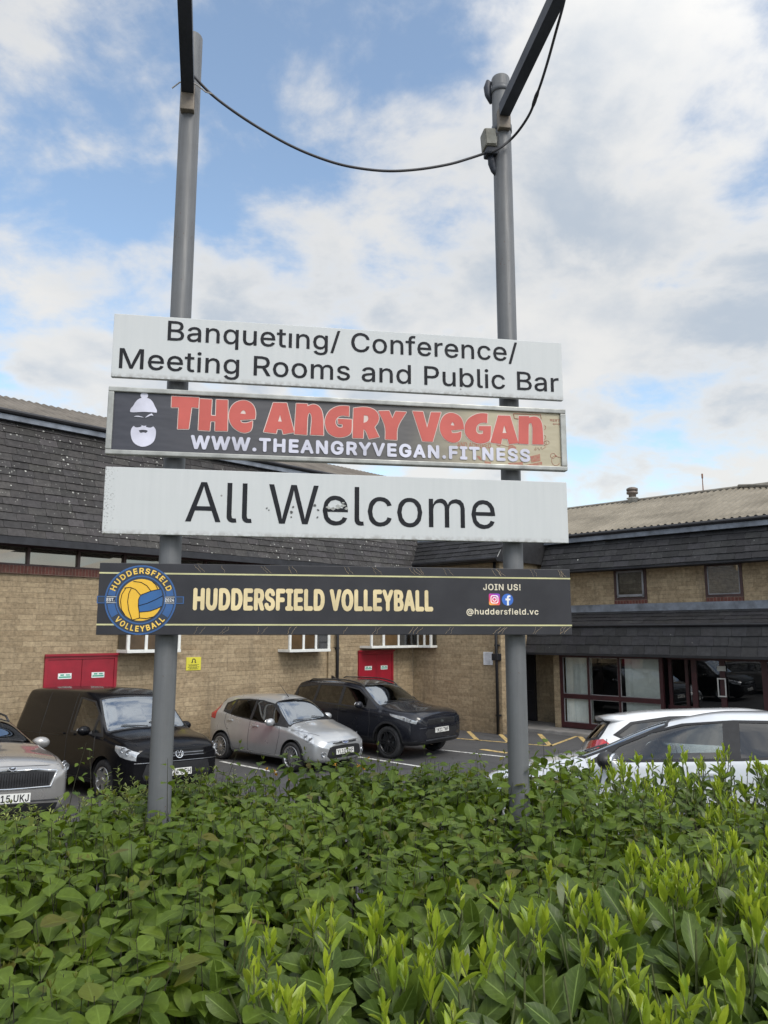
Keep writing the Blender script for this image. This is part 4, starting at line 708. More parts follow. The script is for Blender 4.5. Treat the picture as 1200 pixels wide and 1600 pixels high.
# roof fittings
fl = empty('roof_flue', 'short cowled metal flue standing on the corrugated tan roof ridge', 'flue', MR @ Matrix.Translation((4.55, 6.8, 7.5)))
b_ = MB(); b_.smooth = True; b_.lathe([(.0, -.05), (.17, -.05), (.17, .18), (.21, .20), (.21, .22), (.0, .22)], 20); b_.build('flue_base', mat('pale_flue', (.45, .45, .43), .5, .3), fl)
b_ = MB(); b_.smooth = True; b_.lathe([(.0, .22), (.13, .22), (.13, .34), (.20, .37), (.20, .44), (.16, .45), (.16, .47), (.20, .48), (.20, .56), (.12, .60), (0, .61)], 20); b_.build('flue_cowl', mat('brown_flue', (.16, .13, .11), .5, .4), fl)
a_ = MB(); a_.tube([(0, 0, 0), (0, 0, .52)], [.022, .014], 6); a_.tube([(0, 0, .50), (0, 0, .66)], .03, 6); tag(a_.build('aerial', mat('rust', (.20, .09, .05), .8), None, MR @ Matrix.Translation((7.0, 7.0, 7.62))), 'thin rusty aerial rod on the tan roof ridge', 'aerial')
# wall signs
ws = empty('warning_sign', 'small yellow car clamping warning sign on a stone pilaster behind the left post', 'sign', ML)
b_ = MB(); b_.bbox(-8.47, -8.05, -.085, -.072, 2.0, 2.32, .003); b_.build('sign_plate', mat('yellow_plate', (.62, .56, .05), .45, 0, .05), ws)
b_ = MB(); cx, cz = -8.26, 2.235
b_.prism([(cx + .055 * math.cos(a), cz + .055 * math.sin(a)) for a in np.linspace(-.9, math.pi + .9, 20)] + [(cx + .03 * math.cos(a), cz + .03 * math.sin(a)) for a in np.linspace(math.pi + .9, -.9, 20)], -.088, -.0855)
b_.box(cx - .07, cx - .03, -.088, -.0855, cz - .055, cz - .035); b_.box(cx + .03, cx + .07, -.088, -.0855, cz - .055, cz - .035)
for z, hw in ((2.13, .15), (2.105, .13), (2.075, .16), (2.05, .11), (2.025, .14)):
    x = cx - hw
    while x < cx + hw - .02:
        ln = random.uniform(.02, .05); b_.box(x, min(x + ln, cx + hw), -.088, -.0855, z, z + .012); x += ln + .01
b_.build('sign_print', mat('sign_black', (.02, .02, .02), .5), ws)
nt_ = empty('notice_sheet', 'white printed notice sheet on the buff wall beside the downpipe', 'notice', MR)
b_ = MB(); b_.box(2.87, 3.20, -.03, -.006, 1.98, 2.36); b_.build('sheet', mat('notice_white', (.62, .63, .66), .5), nt_)
b_ = MB()
for i in range(9): b_.box(2.91, 3.16 - random.uniform(0, .07), -.034, -.0305, 2.02 + i * .035, 2.03 + i * .035)
b_.build('print', mat('notice_grey', (.34, .35, .40), .5), nt_)

# ------------------------------------------------------------------ the sign on its two posts
SO, SA = (0., 4.4), math.degrees(math.atan(.17))
MS = frame_m(SO, SA)
def sp_(px, py): return on_plane(px, py, SO, SA, 0.)
post_paint = post_mat('post_grey_paint', (.105, .109, .115)); post_dark = mat('arm_dark_paint', (.035, .04, .055), .5, .2, .2, 3)
alu = mat('aluminium_edge', (.40, .41, .41), .45, .6, .12, 12); dark_ink = mat('dark_ink', (.013, .014, .018), .6, 0, .1, 8, spec=.2)
face = lambda x, z, d: (x, -d, z)
UL, UR = -1.556, 1.127
def board(name, label, z0, z1, m, th=.032):
    root = empty(name, label, 'sign', MS)
    b = MB(); b.bbox(UL, UR, 0, th, z0, z1, .003); b.build('panel', m, root)
    b = MB()
    for zc in (z0 + .09, z1 - .09): b.box(UL + .1, UR - .1, th + .001, th + .03, zc - .02, zc + .02)
    b.build('rail', alu, root)
    return root
H0 = CAMZ
zA, zB, zC, zD = (H0 + 1.427, H0 + 1.800), (H0 + .985, H0 + 1.360), (H0 + .538, H0 + .910), (H0 - .007, H0 + .379)
def text_px(mb, s, bl, br, top, bold=0., track=0., space=.42, depth=.0016, scale_cap=1.):
    """lettering whose base line runs between two photo points on the sign plane"""
    x0, za = sp_(*bl); x1, zb = sp_(*br); zt = sp_(bl[0], top)[1]; cap = (zt - za) * scale_cap
    put_text(mb, s, x0, x1, za, cap, face, bold, track, depth, space, (zb - za) / (x1 - x0) * 0)
A = board('sign_board', 'white sign reading Banqueting/ Conference/ Meeting Rooms and Public Bar, topmost on the posts', *zA, white_board_mat('white_sign_upper', UL, UR, *zA, .10))
t = MB(); capA = .108
def row(s, pl, pr, z, cap, **k):
    put_text(t, s, sp_(*pl)[0], sp_(*pr)[0], z, cap, face, **k)
zr1 = (sp_(262, 532)[1] + sp_(770, 562)[1]) / 2; zr2 = (sp_(186, 575)[1] + sp_(870, 612)[1]) / 2
cap1 = sp_(262, 502)[1] - sp_(262, 532)[1]; 
row('Banquetıng/ Conference/', (262, 532), (808, 560), zr1, cap1, bold=.012, depth=.0016, track=.012)
t.build('lettering', dark_ink, A); t = MB()
row('Meeting Rooms and Public Bar', (186, 575), (873, 612), zr2, cap1, bold=.012, depth=.0016, track=.012)
t.build('lettering', dark_ink, A)

C_ = board('sign_board', 'white sign reading All Welcome in large dark letters, third board down', *zC, white_board_mat('white_sign_lower', UL, UR, *zC, .22))
t = MB(); zw = (sp_(290, 818)[1] + sp_(770, 826)[1]) / 2 + .006; capw = (sp_(330, 757)[1] - sp_(330, 819)[1])
put_text(t, 'All Welcome', sp_(289, 818)[0], sp_(774, 825)[0], zw, capw, face, 0., .01, .0016, .36); t.build('lettering', dark_ink, C_)
pe = MB(); random.seed(4); xe, ze = sp_(528, 792)
for dx, dz, s in ((-.055, -.006, .012), (-.03, -.012, .013), (.0, -.006, .012), (.03, .008, .012), (.05, -.008, .010), (.03, .024, .008), (.0, .008, .008)):
    n = 9; pe.prism([(xe + dx + s * random.uniform(.5, 1.2) * math.cos(2 * math.pi * i / n) * 1.3, ze + dz + s * random.uniform(.4, .9) * math.sin(2 * math.pi * i / n)) for i in range(n)], .0005, -.0030)
pe.build('peeled_patch', mat('peeled_vinyl', (.42, .43, .41), .6, 0, .5, 60, color2=(.20, .20, .19)), C_)
pe = MB()
for px, py, s in ((455, 800, .010), (458, 792, .006), (492, 790, .008), (497, 797, .007), (417, 794, .005), (455, 808, .005), (496, 808, .006), (420, 797, .004)):
    xe, ze = sp_(px, py); pe.prism([(xe + s * random.uniform(.5, 1.2) * math.cos(2 * math.pi * i / 7), ze + s * random.uniform(.6, 1.3) * math.sin(2 * math.pi * i / 7)) for i in range(7)], .0005, -.0031)
pe.build('vinyl_chip', mat('chip_dark', (.09, .09, .09), .6), C_)

# -- red lettering banner with an older beige sign showing at its right end
def banner_mat():
    m, N, L, b = nodes_of('banner_print')
    tc = N.new('ShaderNodeTexCoord'); sp = N.new('ShaderNodeSeparateXYZ'); L.new(tc.outputs['Object'], sp.inputs[0])
    nz = mk_noise(N, L, tc.outputs['Object'], 3.5, 4)
    x = mk_math(N, L, 'ADD', sp.outputs[0], mk_math(N, L, 'MULTIPLY', mk_math(N, L, 'SUBTRACT', nz, .5), .25))
    f0 = mk_range(N, L, x, -1.45, .15); c0 = mk_mix(N, L, f0, (.036, .038, .052), (.095, .090, .090))
    f = mk_range(N, L, x, .12, .66); col = mk_mix(N, L, f, c0, (.40, .355, .25))
    L.new(col, b.inputs['Base Color']); b.inputs['Roughness'].default_value = .5
    mp = N.new('ShaderNodeMapping'); mp.inputs['Scale'].default_value = (3, 3, 9); L.new(tc.outputs['Object'], mp.inputs[0])
    bp = N.new('ShaderNodeBump'); bp.inputs['Strength'].default_value = .12; bp.inputs['Distance'].default_value = .05
    L.new(mk_noise(N, L, mp.outputs[0], 1.2, 2), bp.inputs['Height']); L.new(bp.outputs[0], b.inputs['Normal']); return m
B_ = board('sign_board', 'dark framed banner with red Angry Vegan lettering and white bearded face, second board down', *zB, banner_mat())
f = MB(); z0, z1 = zB
for q in ((UL - .006, UR + .006, z1 - .022, z1 + .006), (UL - .006, UR + .006, z0 - .006, z0 + .020), (UL - .006, UL + .026, z0 + .021, z1 - .023), (UR - .030, UR + .006, z0 + .021, z1 - .023)): f.bbox(q[0], q[1], -.014, .036, q[2], q[3], .005)
f.build('frame', mat('banner_frame', (.33, .335, .32), .45, .3, .15, 9), B_)
def zpts(s, zx, x0, y0, pts): return [sp_(x0 + a / zx, y0 + b / zx) for a, b in pts]
def round_poly(p, it=1, keep=None):
    """cut the corners of an outline (only at its gentle bends)"""
    for _ in range(it):
        o = []; n = len(p)
        for i in range(n):
            a, b, c = Vector(p[i - 1]), Vector(p[i]), Vector(p[(i + 1) % n]); u, v = (b - a), (c - b)
            if u.length < 1e-6 or v.length < 1e-6: continue
            if u.angle(v) < R(58): o += [tuple(b - u * .25), tuple(b + v * .25)]
            else: o.append(tuple(b))
        p = o
    return p
LT = []
def Lt(zx, x0, y0, outer, *holes): LT.append([round_poly(zpts(0, zx, x0, y0, q), 2) for q in (outer,) + holes])
z1_ = (5, 160, 600); z2_ = (5, 400, 610); z3_ = (4.615, 630, 620)
Lt(*z1_, [(543, 97), (755, 108), (750, 188), (697, 183), (674, 352), (588, 352), (598, 184), (540, 183)])
Lt(*z1_, [(762, 117), (856, 122), (848, 247), (886, 250), (890, 123), (980, 127), (976, 368), (880, 366), (882, 292), (845, 292), (838, 366), (750, 361)])
Lt(*z1_, [(1105, 125), (1160, 145), (1190, 185), (1198, 235), (1192, 275), (1075, 282), (1085, 302), (1110, 308), (1140, 303), (1173, 290), (1168, 360), (1130, 382), (1085, 380), (1030, 350), (995, 300), (987, 245), (1000, 185), (1040, 142)], [(1078, 232), (1088, 212), (1103, 205), (1118, 215), (1120, 236)])
Lt(*z2_, [(135, 97), (240, 100), (298, 328), (213, 343), (203, 305), (165, 303), (158, 337), (60, 325)], [(188, 192), (202, 245), (172, 243)])
Lt(*z2_, [(315, 103), (402, 107), (402, 125), (440, 108), (480, 115), (512, 150), (525, 215), (527, 352), (425, 347), (437, 225), (430, 185), (417, 173), (405, 190), (400, 240), (397, 348), (300, 342)])
Lt(*z2_, [(728, 125), (680, 120), (625, 127), (570, 160), (540, 215), (538, 265), (555, 325), (605, 362), (660, 370), (715, 357), (748, 330), (748, 228), (640, 222), (642, 262), (677, 266), (675, 290), (645, 292), (622, 270), (620, 235), (640, 205), (680, 195), (726, 205)])
Lt(*z2_, [(762, 140), (830, 130), (890, 135), (940, 160), (962, 205), (955, 250), (925, 287), (962, 365), (882, 380), (855, 310), (840, 305), (836, 375), (755, 372)], [(842, 195), (870, 198), (880, 220), (868, 245), (840, 255)])
Lt(*z2_, [(955, 162), (1040, 160), (1065, 220), (1090, 165), (1175, 170), (1100, 285), (1100, 388), (1010, 383), (1013, 280)])
Lt(*z3_, [(67, 105), (142, 108), (172, 225), (200, 112), (272, 113), (212, 325), (138, 322)])
Lt(*z3_, [(350, 113), (405, 135), (432, 180), (438, 235), (345, 243), (352, 262), (385, 263), (418, 250), (415, 310), (380, 333), (335, 330), (290, 300), (265, 250), (262, 200), (280, 150), (310, 122)], [(342, 205), (352, 183), (365, 190), (368, 210)])
Lt(*z3_, [(607, 122), (605, 190), (570, 185), (535, 200), (522, 235), (530, 262), (555, 272), (575, 265), (575, 245), (545, 243), (545, 212), (632, 212), (630, 310), (600, 332), (545, 340), (490, 320), (450, 280), (440, 235), (447, 190), (475, 150), (530, 123), (570, 118)])
Lt(*z3_, [(683, 135), (770, 138), (830, 335), (762, 342), (752, 305), (712, 303), (705, 342), (628, 330)], [(727, 205), (745, 262), (715, 262)])
Lt(*z3_, [(832, 140), (905, 140), (905, 150), (945, 140), (985, 155), (1005, 210), (1010, 345), (930, 343), (933, 220), (922, 190), (905, 195), (903, 230), (903, 343), (830, 338)])
t = MB()
for l in LT: t.prism(l[0], -.0034, -.0005, lambda a, b, d: (a, d, b), l[1:])
t.build('lettering', mat('red_vinyl', (.48, .088, .07), .5, 0, .05, 5), B_)
t = MB()
for l in LT:
    vs, fs = fill(l)
    for dx, dz, dd in fatten(.0042): t.add([(x + dx, -.0012 - dd, y + dz) for x, y, z in vs], fs)
t.build('letter_outline', mat('pale_outline', (.60, .50, .46), .5), B_)
t = MB(); random.seed(3)
put_text(t, 'WWW.THEANGRYVEGAN.FITNESS', sp_(299, 700)[0], sp_(827, 721)[0], (sp_(305, 699.5)[1] + sp_(815, 721.5)[1]) / 2, sp_(305, 680.5)[1] - sp_(305, 699.5)[1], face, .075, .16, .0042)
t.build('web_address', mat('lilac_white_vinyl', (.56, .56, .66), .5), B_)
t = MB(); Z = lambda pts, it=2: round_poly(zpts(0, *z1_, pts), it)
ctr = sp_(160 + 328 / 5, 600 + 91 / 5); t.prism([(ctr[0] + .0205 * math.cos(a), ctr[1] + .0190 * math.sin(a)) for a in np.linspace(0, 2 * math.pi, 18)[:-1]], -.003, -.0006)
for q, it in (([(215, 215), (222, 190), (240, 175), (262, 135), (290, 113), (330, 105), (370, 115), (395, 140), (412, 180), (428, 205), (425, 225), (390, 222), (320, 218), (260, 222), (220, 222)], 2),
              ([(246, 256), (270, 247), (300, 252), (324, 263), (300, 260), (270, 257)], 1), ([(333, 264), (365, 238), (388, 231), (399, 250), (380, 244), (355, 258)], 1)):
    t.prism(Z(q, it), -.0031, -.0005)
t.prism(Z([(245, 328), (260, 342), (295, 338), (310, 328), (298, 320), (325, 330), (343, 325), (340, 336), (375, 345), (398, 332), (415, 350), (420, 380), (412, 430), (395, 460), (360, 482), (315, 494), (270, 480), (240, 455), (225, 420), (220, 375), (228, 345)], 2), -.0029, -.0005, None, [Z([(285, 362), (310, 358), (350, 362), (355, 370), (340, 384), (322, 378), (300, 384), (290, 376)], 1)])
t.build('face_emblem', MATS['lilac_white_vinyl'], B_)
t = MB(); k = (4.615, 630, 620)
def ztext(s, a, b, c, capn, bold=.03, tr=.05): put_text(t, s, sp_(630 + a / 4.615, 620 + c / 4.615)[0], sp_(630 + b / 4.615, 620 + c / 4.615)[0], sp_(630 + (a + b) / 2 / 4.615, 620 + c / 4.615)[1], capn, face, bold, tr, .001)
ztext('AND ADMIRED', 390, 632, 366, .030); ztext('REST', 1060, 1128, 178, .014); ztext('and', 1080, 1126, 202, .011)
def zstroke(pts, r=.0016):
    q = [sp_(630 + a / 4.615, 620 + b / 4.615) for a, b in pts]; t.tube([(x, -.0006, z) for x, z in q], r, 6)
def arc(cx, cy, rx, ry, a0, a1, n=14): return [(cx + rx * math.cos(a), cy + ry * math.sin(a)) for a in np.linspace(a0, a1, n)]
zstroke([(945, 385), (958, 360), (952, 388), (972, 365), (980, 385), (995, 362), (1000, 380), (1030, 360)]); zstroke(arc(1035, 330, 18, 14, 0, 6.2)); zstroke(arc(1022, 335, 10, 18, 0, 6.2))
zstroke(arc(1080, 425, 18, 18, 0, 6.2)); zstroke([(1098, 428), (1138, 440)]); zstroke(arc(1100, 460, 30, 36, .5, 5.0)); zstroke(arc(1018, 222, 10, 14, -1.6, 1.6)); zstroke(arc(1018, 292, 10, 14, -1.6, 1.6))
zstroke([(700, 345), (760, 360)]); zstroke([(795, 122), (990, 130), (995, 160)], .003); zstroke([(795, 122), (802, 155), (830, 160)], .003)
for pts in ([(757, 478), (860, 470), (868, 500), (762, 503)], [(885, 490), (1000, 468), (1002, 490), (900, 504)], [(915, 430), (985, 412), (990, 462), (925, 475)], [(760, 352), (790, 345), (815, 365), (812, 392), (780, 398), (755, 380)], [(670, 345), (705, 345), (700, 358), (680, 358)], [(585, 465), (632, 470), (632, 492), (592, 488)], [(530, 425), (555, 430), (565, 460), (545, 452)]):
    t.prism(round_poly(zpts(0, *z3_, pts), 2), -.0012, .0005)
t.build('old_print', mat('old_red_print', (.33, .085, .06), .6, 0, .35, 60, color2=(.36, .24, .16)), B_)
# -- volleyball banner
def marble_mat():
    m, N, L, b = nodes_of('black_gold_print')
    b.inputs['Roughness'].default_value = .42
    tc = N.new('ShaderNodeTexCoord'); n = mk_range(N, L, mk_noise(N, L, tc.outputs['Object'], 5, 4), .35, .7)
    L.new(mk_mix(N, L, n, (.024, .024, .029), (.035, .035, .041)), b.inputs['Base Color']); b.inputs['Specular IOR Level'].default_value = .3; return m
D_ = board('sign_board', 'black and gold Huddersfield Volleyball banner with round ball emblem, lowest board', *zD, marble_mat())
gold = mat('cream_gold_vinyl', (.66, .54, .31), .45, 0, .10, 6); yel = mat('emblem_yellow', (.74, .44, .035), .45, 0, .04, 6); blu = mat('emblem_blue', (.028, .095, .26), .45, 0, .05, 6); navy = mat('emblem_navy', (.022, .034, .060), .45, 0, .05, 6)
t = MB(); zt = zD[1] - .055; zb = zD[0] + .055
t.box(UL, UR, -.0012, -.0003, zt - .0042, zt + .0042); t.box(UL, UR, -.0012, -.0003, zb - .0042, zb + .0042); t.build('gold_line', mat('line_gold', (.52, .50, .27), .45), D_)
t = MB(); random.seed(12)
for px in [(302, 0), (345, 0), (404, 0), (449, 1), (538, 1), (580, 0), (640, 1), (652, 1), (693, 0), (770, 1), (776, 1), (829, 0), (883, 1), (888, 1)]:
    for zz, sgn, top in ((zD[1] - .006, -1, True), (zD[0] + .006, 1, False)):
        x = min(sp_(px[0], 940)[0] + random.uniform(-.01, .01), UR - .075); n = random.choice((1, 2, 2))
        for j in range(n):
            q = []; xx = x + j * random.uniform(.012, .03); z_ = zz
            for i in range(7): q.append((xx, -.0004, z_)); xx += random.uniform(-.002, .012) * (1 if top else 1); z_ += sgn * .0065
            t.tube(q, [random.uniform(.0004, .0010 if px[1] else .0006) for _ in q], 5)
t.build('gold_vein', mat('vein_gold', (.42, .27, .10), .4, 0, .4, 90, color2=(.40, .36, .30)), D_)
t = MB()
x0, x1 = sp_(302, 955)[0], sp_(676, 956)[0]; zl = (sp_(305, 954)[1] + sp_(670, 955)[1]) / 2 ; capn = sp_(310, 920)[1] - sp_(310, 955)[1]
def condensed(mb, s, x0, x1, z, cap, bold, wd):
    """narrow heavy capitals: outlines are squeezed first and fattened after"""
    gl = text_loops(s, .12 / wd * .62, .46); a, b = bounds(gl); k = (x1 - x0) / (b - a); o = bold * cap
    for g_ in gl:
      vs, fs = fill([[((p[0] - a) * k, o + p[1] * (cap - 2 * o)) for p in l] for l in g_])
      for dx, dz, dd in fatten(o): mb.add([face(x0 + x + dx, z + zz + dz, .0016 + d + dd) for x, zz, d in vs], fs)
condensed(t, 'HUDDERSFIELD VOLLEYBALL', x0 + .004, x1 - .004, zl, capn, .058, .62)
t.build('lettering', gold, D_)
t = MB(); cream = mat('cream_print', (.66, .60, .47), .5)
put_text(t, 'JOIN US!', sp_(755, 921)[0], sp_(813, 922)[0], sp_(784, 922)[1], .034, face, .035, .10, .0014)
put_text(t, '@huddersfield.vc', sp_(729, 960)[0], sp_(841, 960)[0], sp_(785, 960)[1], .032, face, .030, .09, .0014); t.build('contact_lettering', cream, D_)
# social icons
def rrect(cx, cz, w, h, r, n=6):
    o = []
    for sx, sz, a0 in ((1, 1, 0), (-1, 1, 90), (-1, -1, 180), (1, -1, 270)):
        for i in range(n + 1):
            a = R(a0 + 90 * i / n); o.append((cx + sx * (w - r) + r * math.cos(a), cz + sz * (h - r) + r * math.sin(a)))
    return o
def disc(cx, cz, r, n=40): return [(cx + r * math.cos(2 * math.pi * i / n), cz + r * math.sin(2 * math.pi * i / n)) for i in range(n)]
def insta_mat():
    m, N, L, b = nodes_of('icon_gradient'); tc = N.new('ShaderNodeTexCoord'); sp = N.new('ShaderNodeSeparateXYZ'); L.new(tc.outputs['Generated'], sp.inputs[0])
    f = mk_math(N, L, 'MULTIPLY', mk_math(N, L, 'ADD', mk_math(N, L, 'MULTIPLY', sp.outputs[0], .4), sp.outputs[2]), .75); cr = N.new('ShaderNodeValToRGB'); L.new(f, cr.inputs[0]); e = cr.color_ramp.elements
    e[0].position = .05; e[0].color = (.85, .42, .06, 1); e[1].position = .95; e[1].color = (.20, .05, .50, 1); q = e.new(.35); q.color = (.75, .06, .10, 1); q = e.new(.65); q.color = (.55, .03, .25, 1)
    L.new(cr.outputs[0], b.inputs['Base Color']); b.inputs['Roughness'].default_value = .45; return m
cx, cz = sp_(772.5, 936.5); s = .0335
t = MB(); t.prism(rrect(cx, cz, s, s, .009), -.0012, .0003); ic = t.build('camera_icon', insta_mat(), D_)
t = MB(); t.prism(rrect(cx, cz, s * .70, s * .70, .012), -.002, -.001, None, [rrect(cx, cz, s * .56, s * .56, .009)]); t.prism(disc(cx, cz, s * .38, 24), -.002, -.001, None, [disc(cx, cz, s * .25, 24)]); t.prism(disc(cx + s * .4, cz + s * .4, s * .08, 12), -.002, -.001); t.build('icon_mark', mat('icon_white', (.8, .8, .8), .5), D_)
cx, cz = sp_(793, 937)
t = MB(); t.prism(disc(cx, cz, .0345), -.0012, .0003); t.build('round_icon', mat('icon_blue', (.03, .13, .50), .45), D_)
t = MB(); k = .0345
t.prism([(cx + a * k, cz + b * k) for a, b in ((-.12, -.97), (-.12, -.12), (-.38, -.12), (-.38, .2), (-.12, .2), (-.12, .42), (0., .66), (.25, .75), (.52, .72), (.52, .44), (.32, .45), (.2, .38), (.2, .2), (.5, .2), (.44, -.12), (.2, -.12), (.2, -.95))], -.002, -.001); t.build('icon_mark', MATS['icon_white'], D_)
# round emblem
ex, ez = sp_(220, 937.3); er = .187
def emb(pts): return [(ex + a * er, ez + b * er) for a, b in pts]
def ring(r0, r1, n=72): return emb(disc(0, 0, r1, n)), emb(disc(0, 0, r0, n))
em = MB(); em.prism(emb(disc(0, 0, 1.0, 80)), -.0016, -.0002); em.box(ex - 1.20 * er, ex + 1.20 * er, -.00158, -.0002, ez - .105 * er, ez + .105 * er); emo = em.build('round_emblem', navy, D_)
em = MB()
for r0, r1 in ((.955, 1.0), (.66, .70)):
    a, b = ring(r0, r1); em.prism(a, -.0026, -.0015, None, [b])
for sx in (-1, 1):
    em.prism(emb([(sx * .96, .105), (sx * 1.21, .105), (sx * 1.21, -.105), (sx * .96, -.105), (sx * .96, -.085), (sx * 1.185, -.085), (sx * 1.185, .085), (sx * .96, .085)]), -.0026, -.0015)
def sector(r0, r1, a0, a1, n=12):
    A_ = [R(a0 + (a1 - a0) * i / n) for i in range(n + 1)]; return emb([(r1 * math.cos(a), r1 * math.sin(a)) for a in A_] + [(r0 * math.cos(a), r0 * math.sin(a)) for a in A_[::-1]])
for a0, a1 in ((8, 21), (159, 172), (188, 213), (327, 352)): em.prism(sector(.725, .925, a0, a1), -.0026, -.0015)
em.build('blue_ring', blu, emo)
em = MB(); em.prism(emb(disc(0, 0, .60, 60)), -.0028, -.0015); em.build('ball', yel, emo)
BZ = lambda pts: [(( (a - 525) / 415.), -(b - 505) / 405.) for a, b in pts]
em = MB(); em.prism(emb(BZ([(520, 450), (640, 400), (752, 375), (772, 440), (780, 500), (772, 578), (720, 605), (640, 635), (520, 647), (500, 575), (505, 490)])), -.0032, -.0027); em.build('ball_panel', mat('ball_blue', (.025, .11, .30), .45), emo)
em = MB()
for pts in ([(330, 368), (400, 360), (460, 385), (520, 450), (500, 500), (500, 575), (515, 645), (522, 720)], [(412, 362), (385, 430), (375, 520), (390, 620), (435, 735)], [(345, 372), (305, 440), (293, 520), (310, 620), (350, 680)], [(520, 450), (640, 400), (752, 375)],
            [(430, 290), (520, 300), (590, 340), (638, 400)], [(650, 290), (690, 325), (715, 375)], [(500, 575), (600, 545), (700, 500), (780, 455)], [(520, 647), (640, 635), (720, 605), (772, 578)], [(440, 738), (522, 715), (600, 722), (680, 700)]):
    q = emb(BZ(pts)); em.tube([(a, -.0032, b) for a, b in q], .0021, 6)
em.build('ball_seam', dark_ink, emo)
def arc_text(mb, s, r, a_mid, cap, span, inner, bold):
    gl = text_loops(s, .14); a, b = bounds(gl); k = R(span) / (b - a)
    for g_ in gl:
        xs_ = [p[0] for l in g_ for p in l]; xm = (min(xs_) + max(xs_)) / 2; th = (xm - (a + b) / 2) * k
        vs0, fs = fill([[((p[0] - xm) * k * r * .98, p[1] * cap) for p in l] for l in g_], 0., .0003)
        ang = R(a_mid) - th if not inner else R(a_mid) + th
        ca, sa = math.cos(ang), math.sin(ang); ux, uz = (sa, -ca) if not inner else (-sa, ca); nx, nz = (ca, sa) if not inner else (-ca, -sa)
        r0 = r if not inner else r + cap
        for dx, dz, dd in fatten(bold * cap):
            vs = [(x + dx, y + dz, z + dd) for x, y, z in vs0]
            mb.add([face(ex + (ca * r0 + ux * x + nx * y) * er, ez + (sa * r0 + uz * x + nz * y) * er, .0034 + z) for x, y, z in vs], fs)
em = MB(); arc_text(em, 'HUDDERSFIELD', .765, 90, .15, 142, False, .055); arc_text(em, 'VOLLEYBALL', .75, 270, .15, 102, True, .055); em.build('arc_lettering', mat('emblem_letter_yellow', (.78, .52, .10), .45), emo)
em = MB()
for sx in (-1, 1):
    xa, xb = sorted((sx * .945, sx * .665))
    for z in (-.085, .085): em.box(ex + xa * er, ex + xb * er, -.0026, -.0015, ez + (z - .007) * er, ez + (z + .007) * er)
put_text(em, 'EST.', ex - .94 * er, ex - .73 * er, ez - .045 * er, .09 * er, face, .06, .08, .0026); put_text(em, '2024', ex + .68 * er, ex + .93 * er, ez - .045 * er, .09 * er, face, .06, .08, .0026)
em.build('small_lettering', mat('emblem_white', (.66, .66, .66), .5), emo)

# ------------------------------------------------------------------ posts, lamp arms, cable
PR = .061; PY = .032 + .03 + PR
def rayplane(px, py, y_loc): 
    u, z = on_plane(px, py, SO, SA, y_loc); return u, z
def post(label, u, ztop, group):
    r = empty('sign_post', label, 'post', MS @ Matrix.Translation((u, PY, 0)), group)
    b = MB(); b.smooth = True; n = 40; b.lathe([(PR, .7), (PR, ztop - .012), (PR - .004, ztop - .003), (PR - .010, ztop), (.0, ztop + .004)], n); b.build('pole', post_paint, r)
    b = MB()
    for z0, z1 in (zA, zB, zC, zD):
        for zc in (z0 + .09, z1 - .09):
            b.smooth = True; b.lathe([(PR + .001, zc - .018), (PR + .005, zc - .018), (PR + .005, zc + .018), (PR + .001, zc + .018)], 32); b.smooth = False
            for sx in (-1, 1): b.box(sx * .075 - .012, sx * .075 + .012, -PR - .028, -PR + .03, zc - .018, zc + .018)
    b.build('clip', alu, r)
    return r
uL = rayplane(258.5, 1040, PY)[0]; uR = rayplane(806, 1040, PY)[0]
zLt = rayplane(288, 56, PY)[1]; zRt = rayplane(777, 122, PY)[1]
PL = post('tall grey steel post on the left carrying the four boards', uL, zLt, 'sign posts'); PRt = post('grey steel post on the right with junction box and clamp rings', uR, zRt, 'sign posts')
def bar(mb, p, q, w, h, up=Vector((0, 0, 1))):
    p, q = Vector(p), Vector(q); t = (q - p).normalized(); s_ = t.cross(up).normalized() * w / 2; v = s_.cross(t).normalized() * h / 2
    mb.add([p - s_ - v, p + s_ - v, p + s_ + v, p - s_ + v, q - s_ - v, q + s_ - v, q + s_ + v, q - s_ + v], [(0, 3, 2, 1), (4, 5, 6, 7), (0, 1, 5, 4), (1, 2, 6, 5), (2, 3, 7, 6), (3, 0, 4, 7)])
# arms reach out over the pavement and up, beyond the top of the picture
MPL, MPR = MS @ Matrix.Translation((uL, PY, 0)), MS @ Matrix.Translation((uR, PY, 0))
def at_depth(M, px, py, y_world):
    d = pix_ray(px, py); P = d * (y_world / d.y); return M.inverted() @ Vector((P.x, P.y, P.z + CAMZ))
yl = (MPL.translation).y; yr = (MPR.translation).y
a0 = at_depth(MPL, 293.5, 136, yl - PR - .03); a1 = at_depth(MPL, 287, -60, yl - .85); b = MB(); bar(b, a0, a0 + (a1 - a0) * 1.25, .075, .085)
arm = b.build('lamp_arm', post_dark, PL)
b = MB(); b.bbox(a0.x - .040, a0.x + .042, -PR - .035, -PR + .02, a0.z - .15, a0.z + .02, .006); b.build('bracket', mat('rusty_bracket', (.10, .085, .08), .6, .2, .3, 14, color2=(.26, .22, .17)), PL)
b = MB(); q = a0 + (a1 - a0) * 1.25; b.bbox(q.x - .13, q.x + .13, q.y - .12, q.y + .12, q.z - .05, q.z + .12, .02); b.build('floodlight', post_dark, PL)
b = MB(); b.tube([a0 + Vector((-.09, -.02, -.035)), a0 + Vector((-.045, -.045, -.01)), a0 + Vector((.0, -.06, .0)), a0 + Vector((.06, -.04, -.01)), a0 + Vector((.11, -.02, -.035)), a0 + Vector((.15, -.02, -.042))], .0045, 6); b.build('tie_wire', mat('pale_wire', (.42, .40, .38), .6), PL)
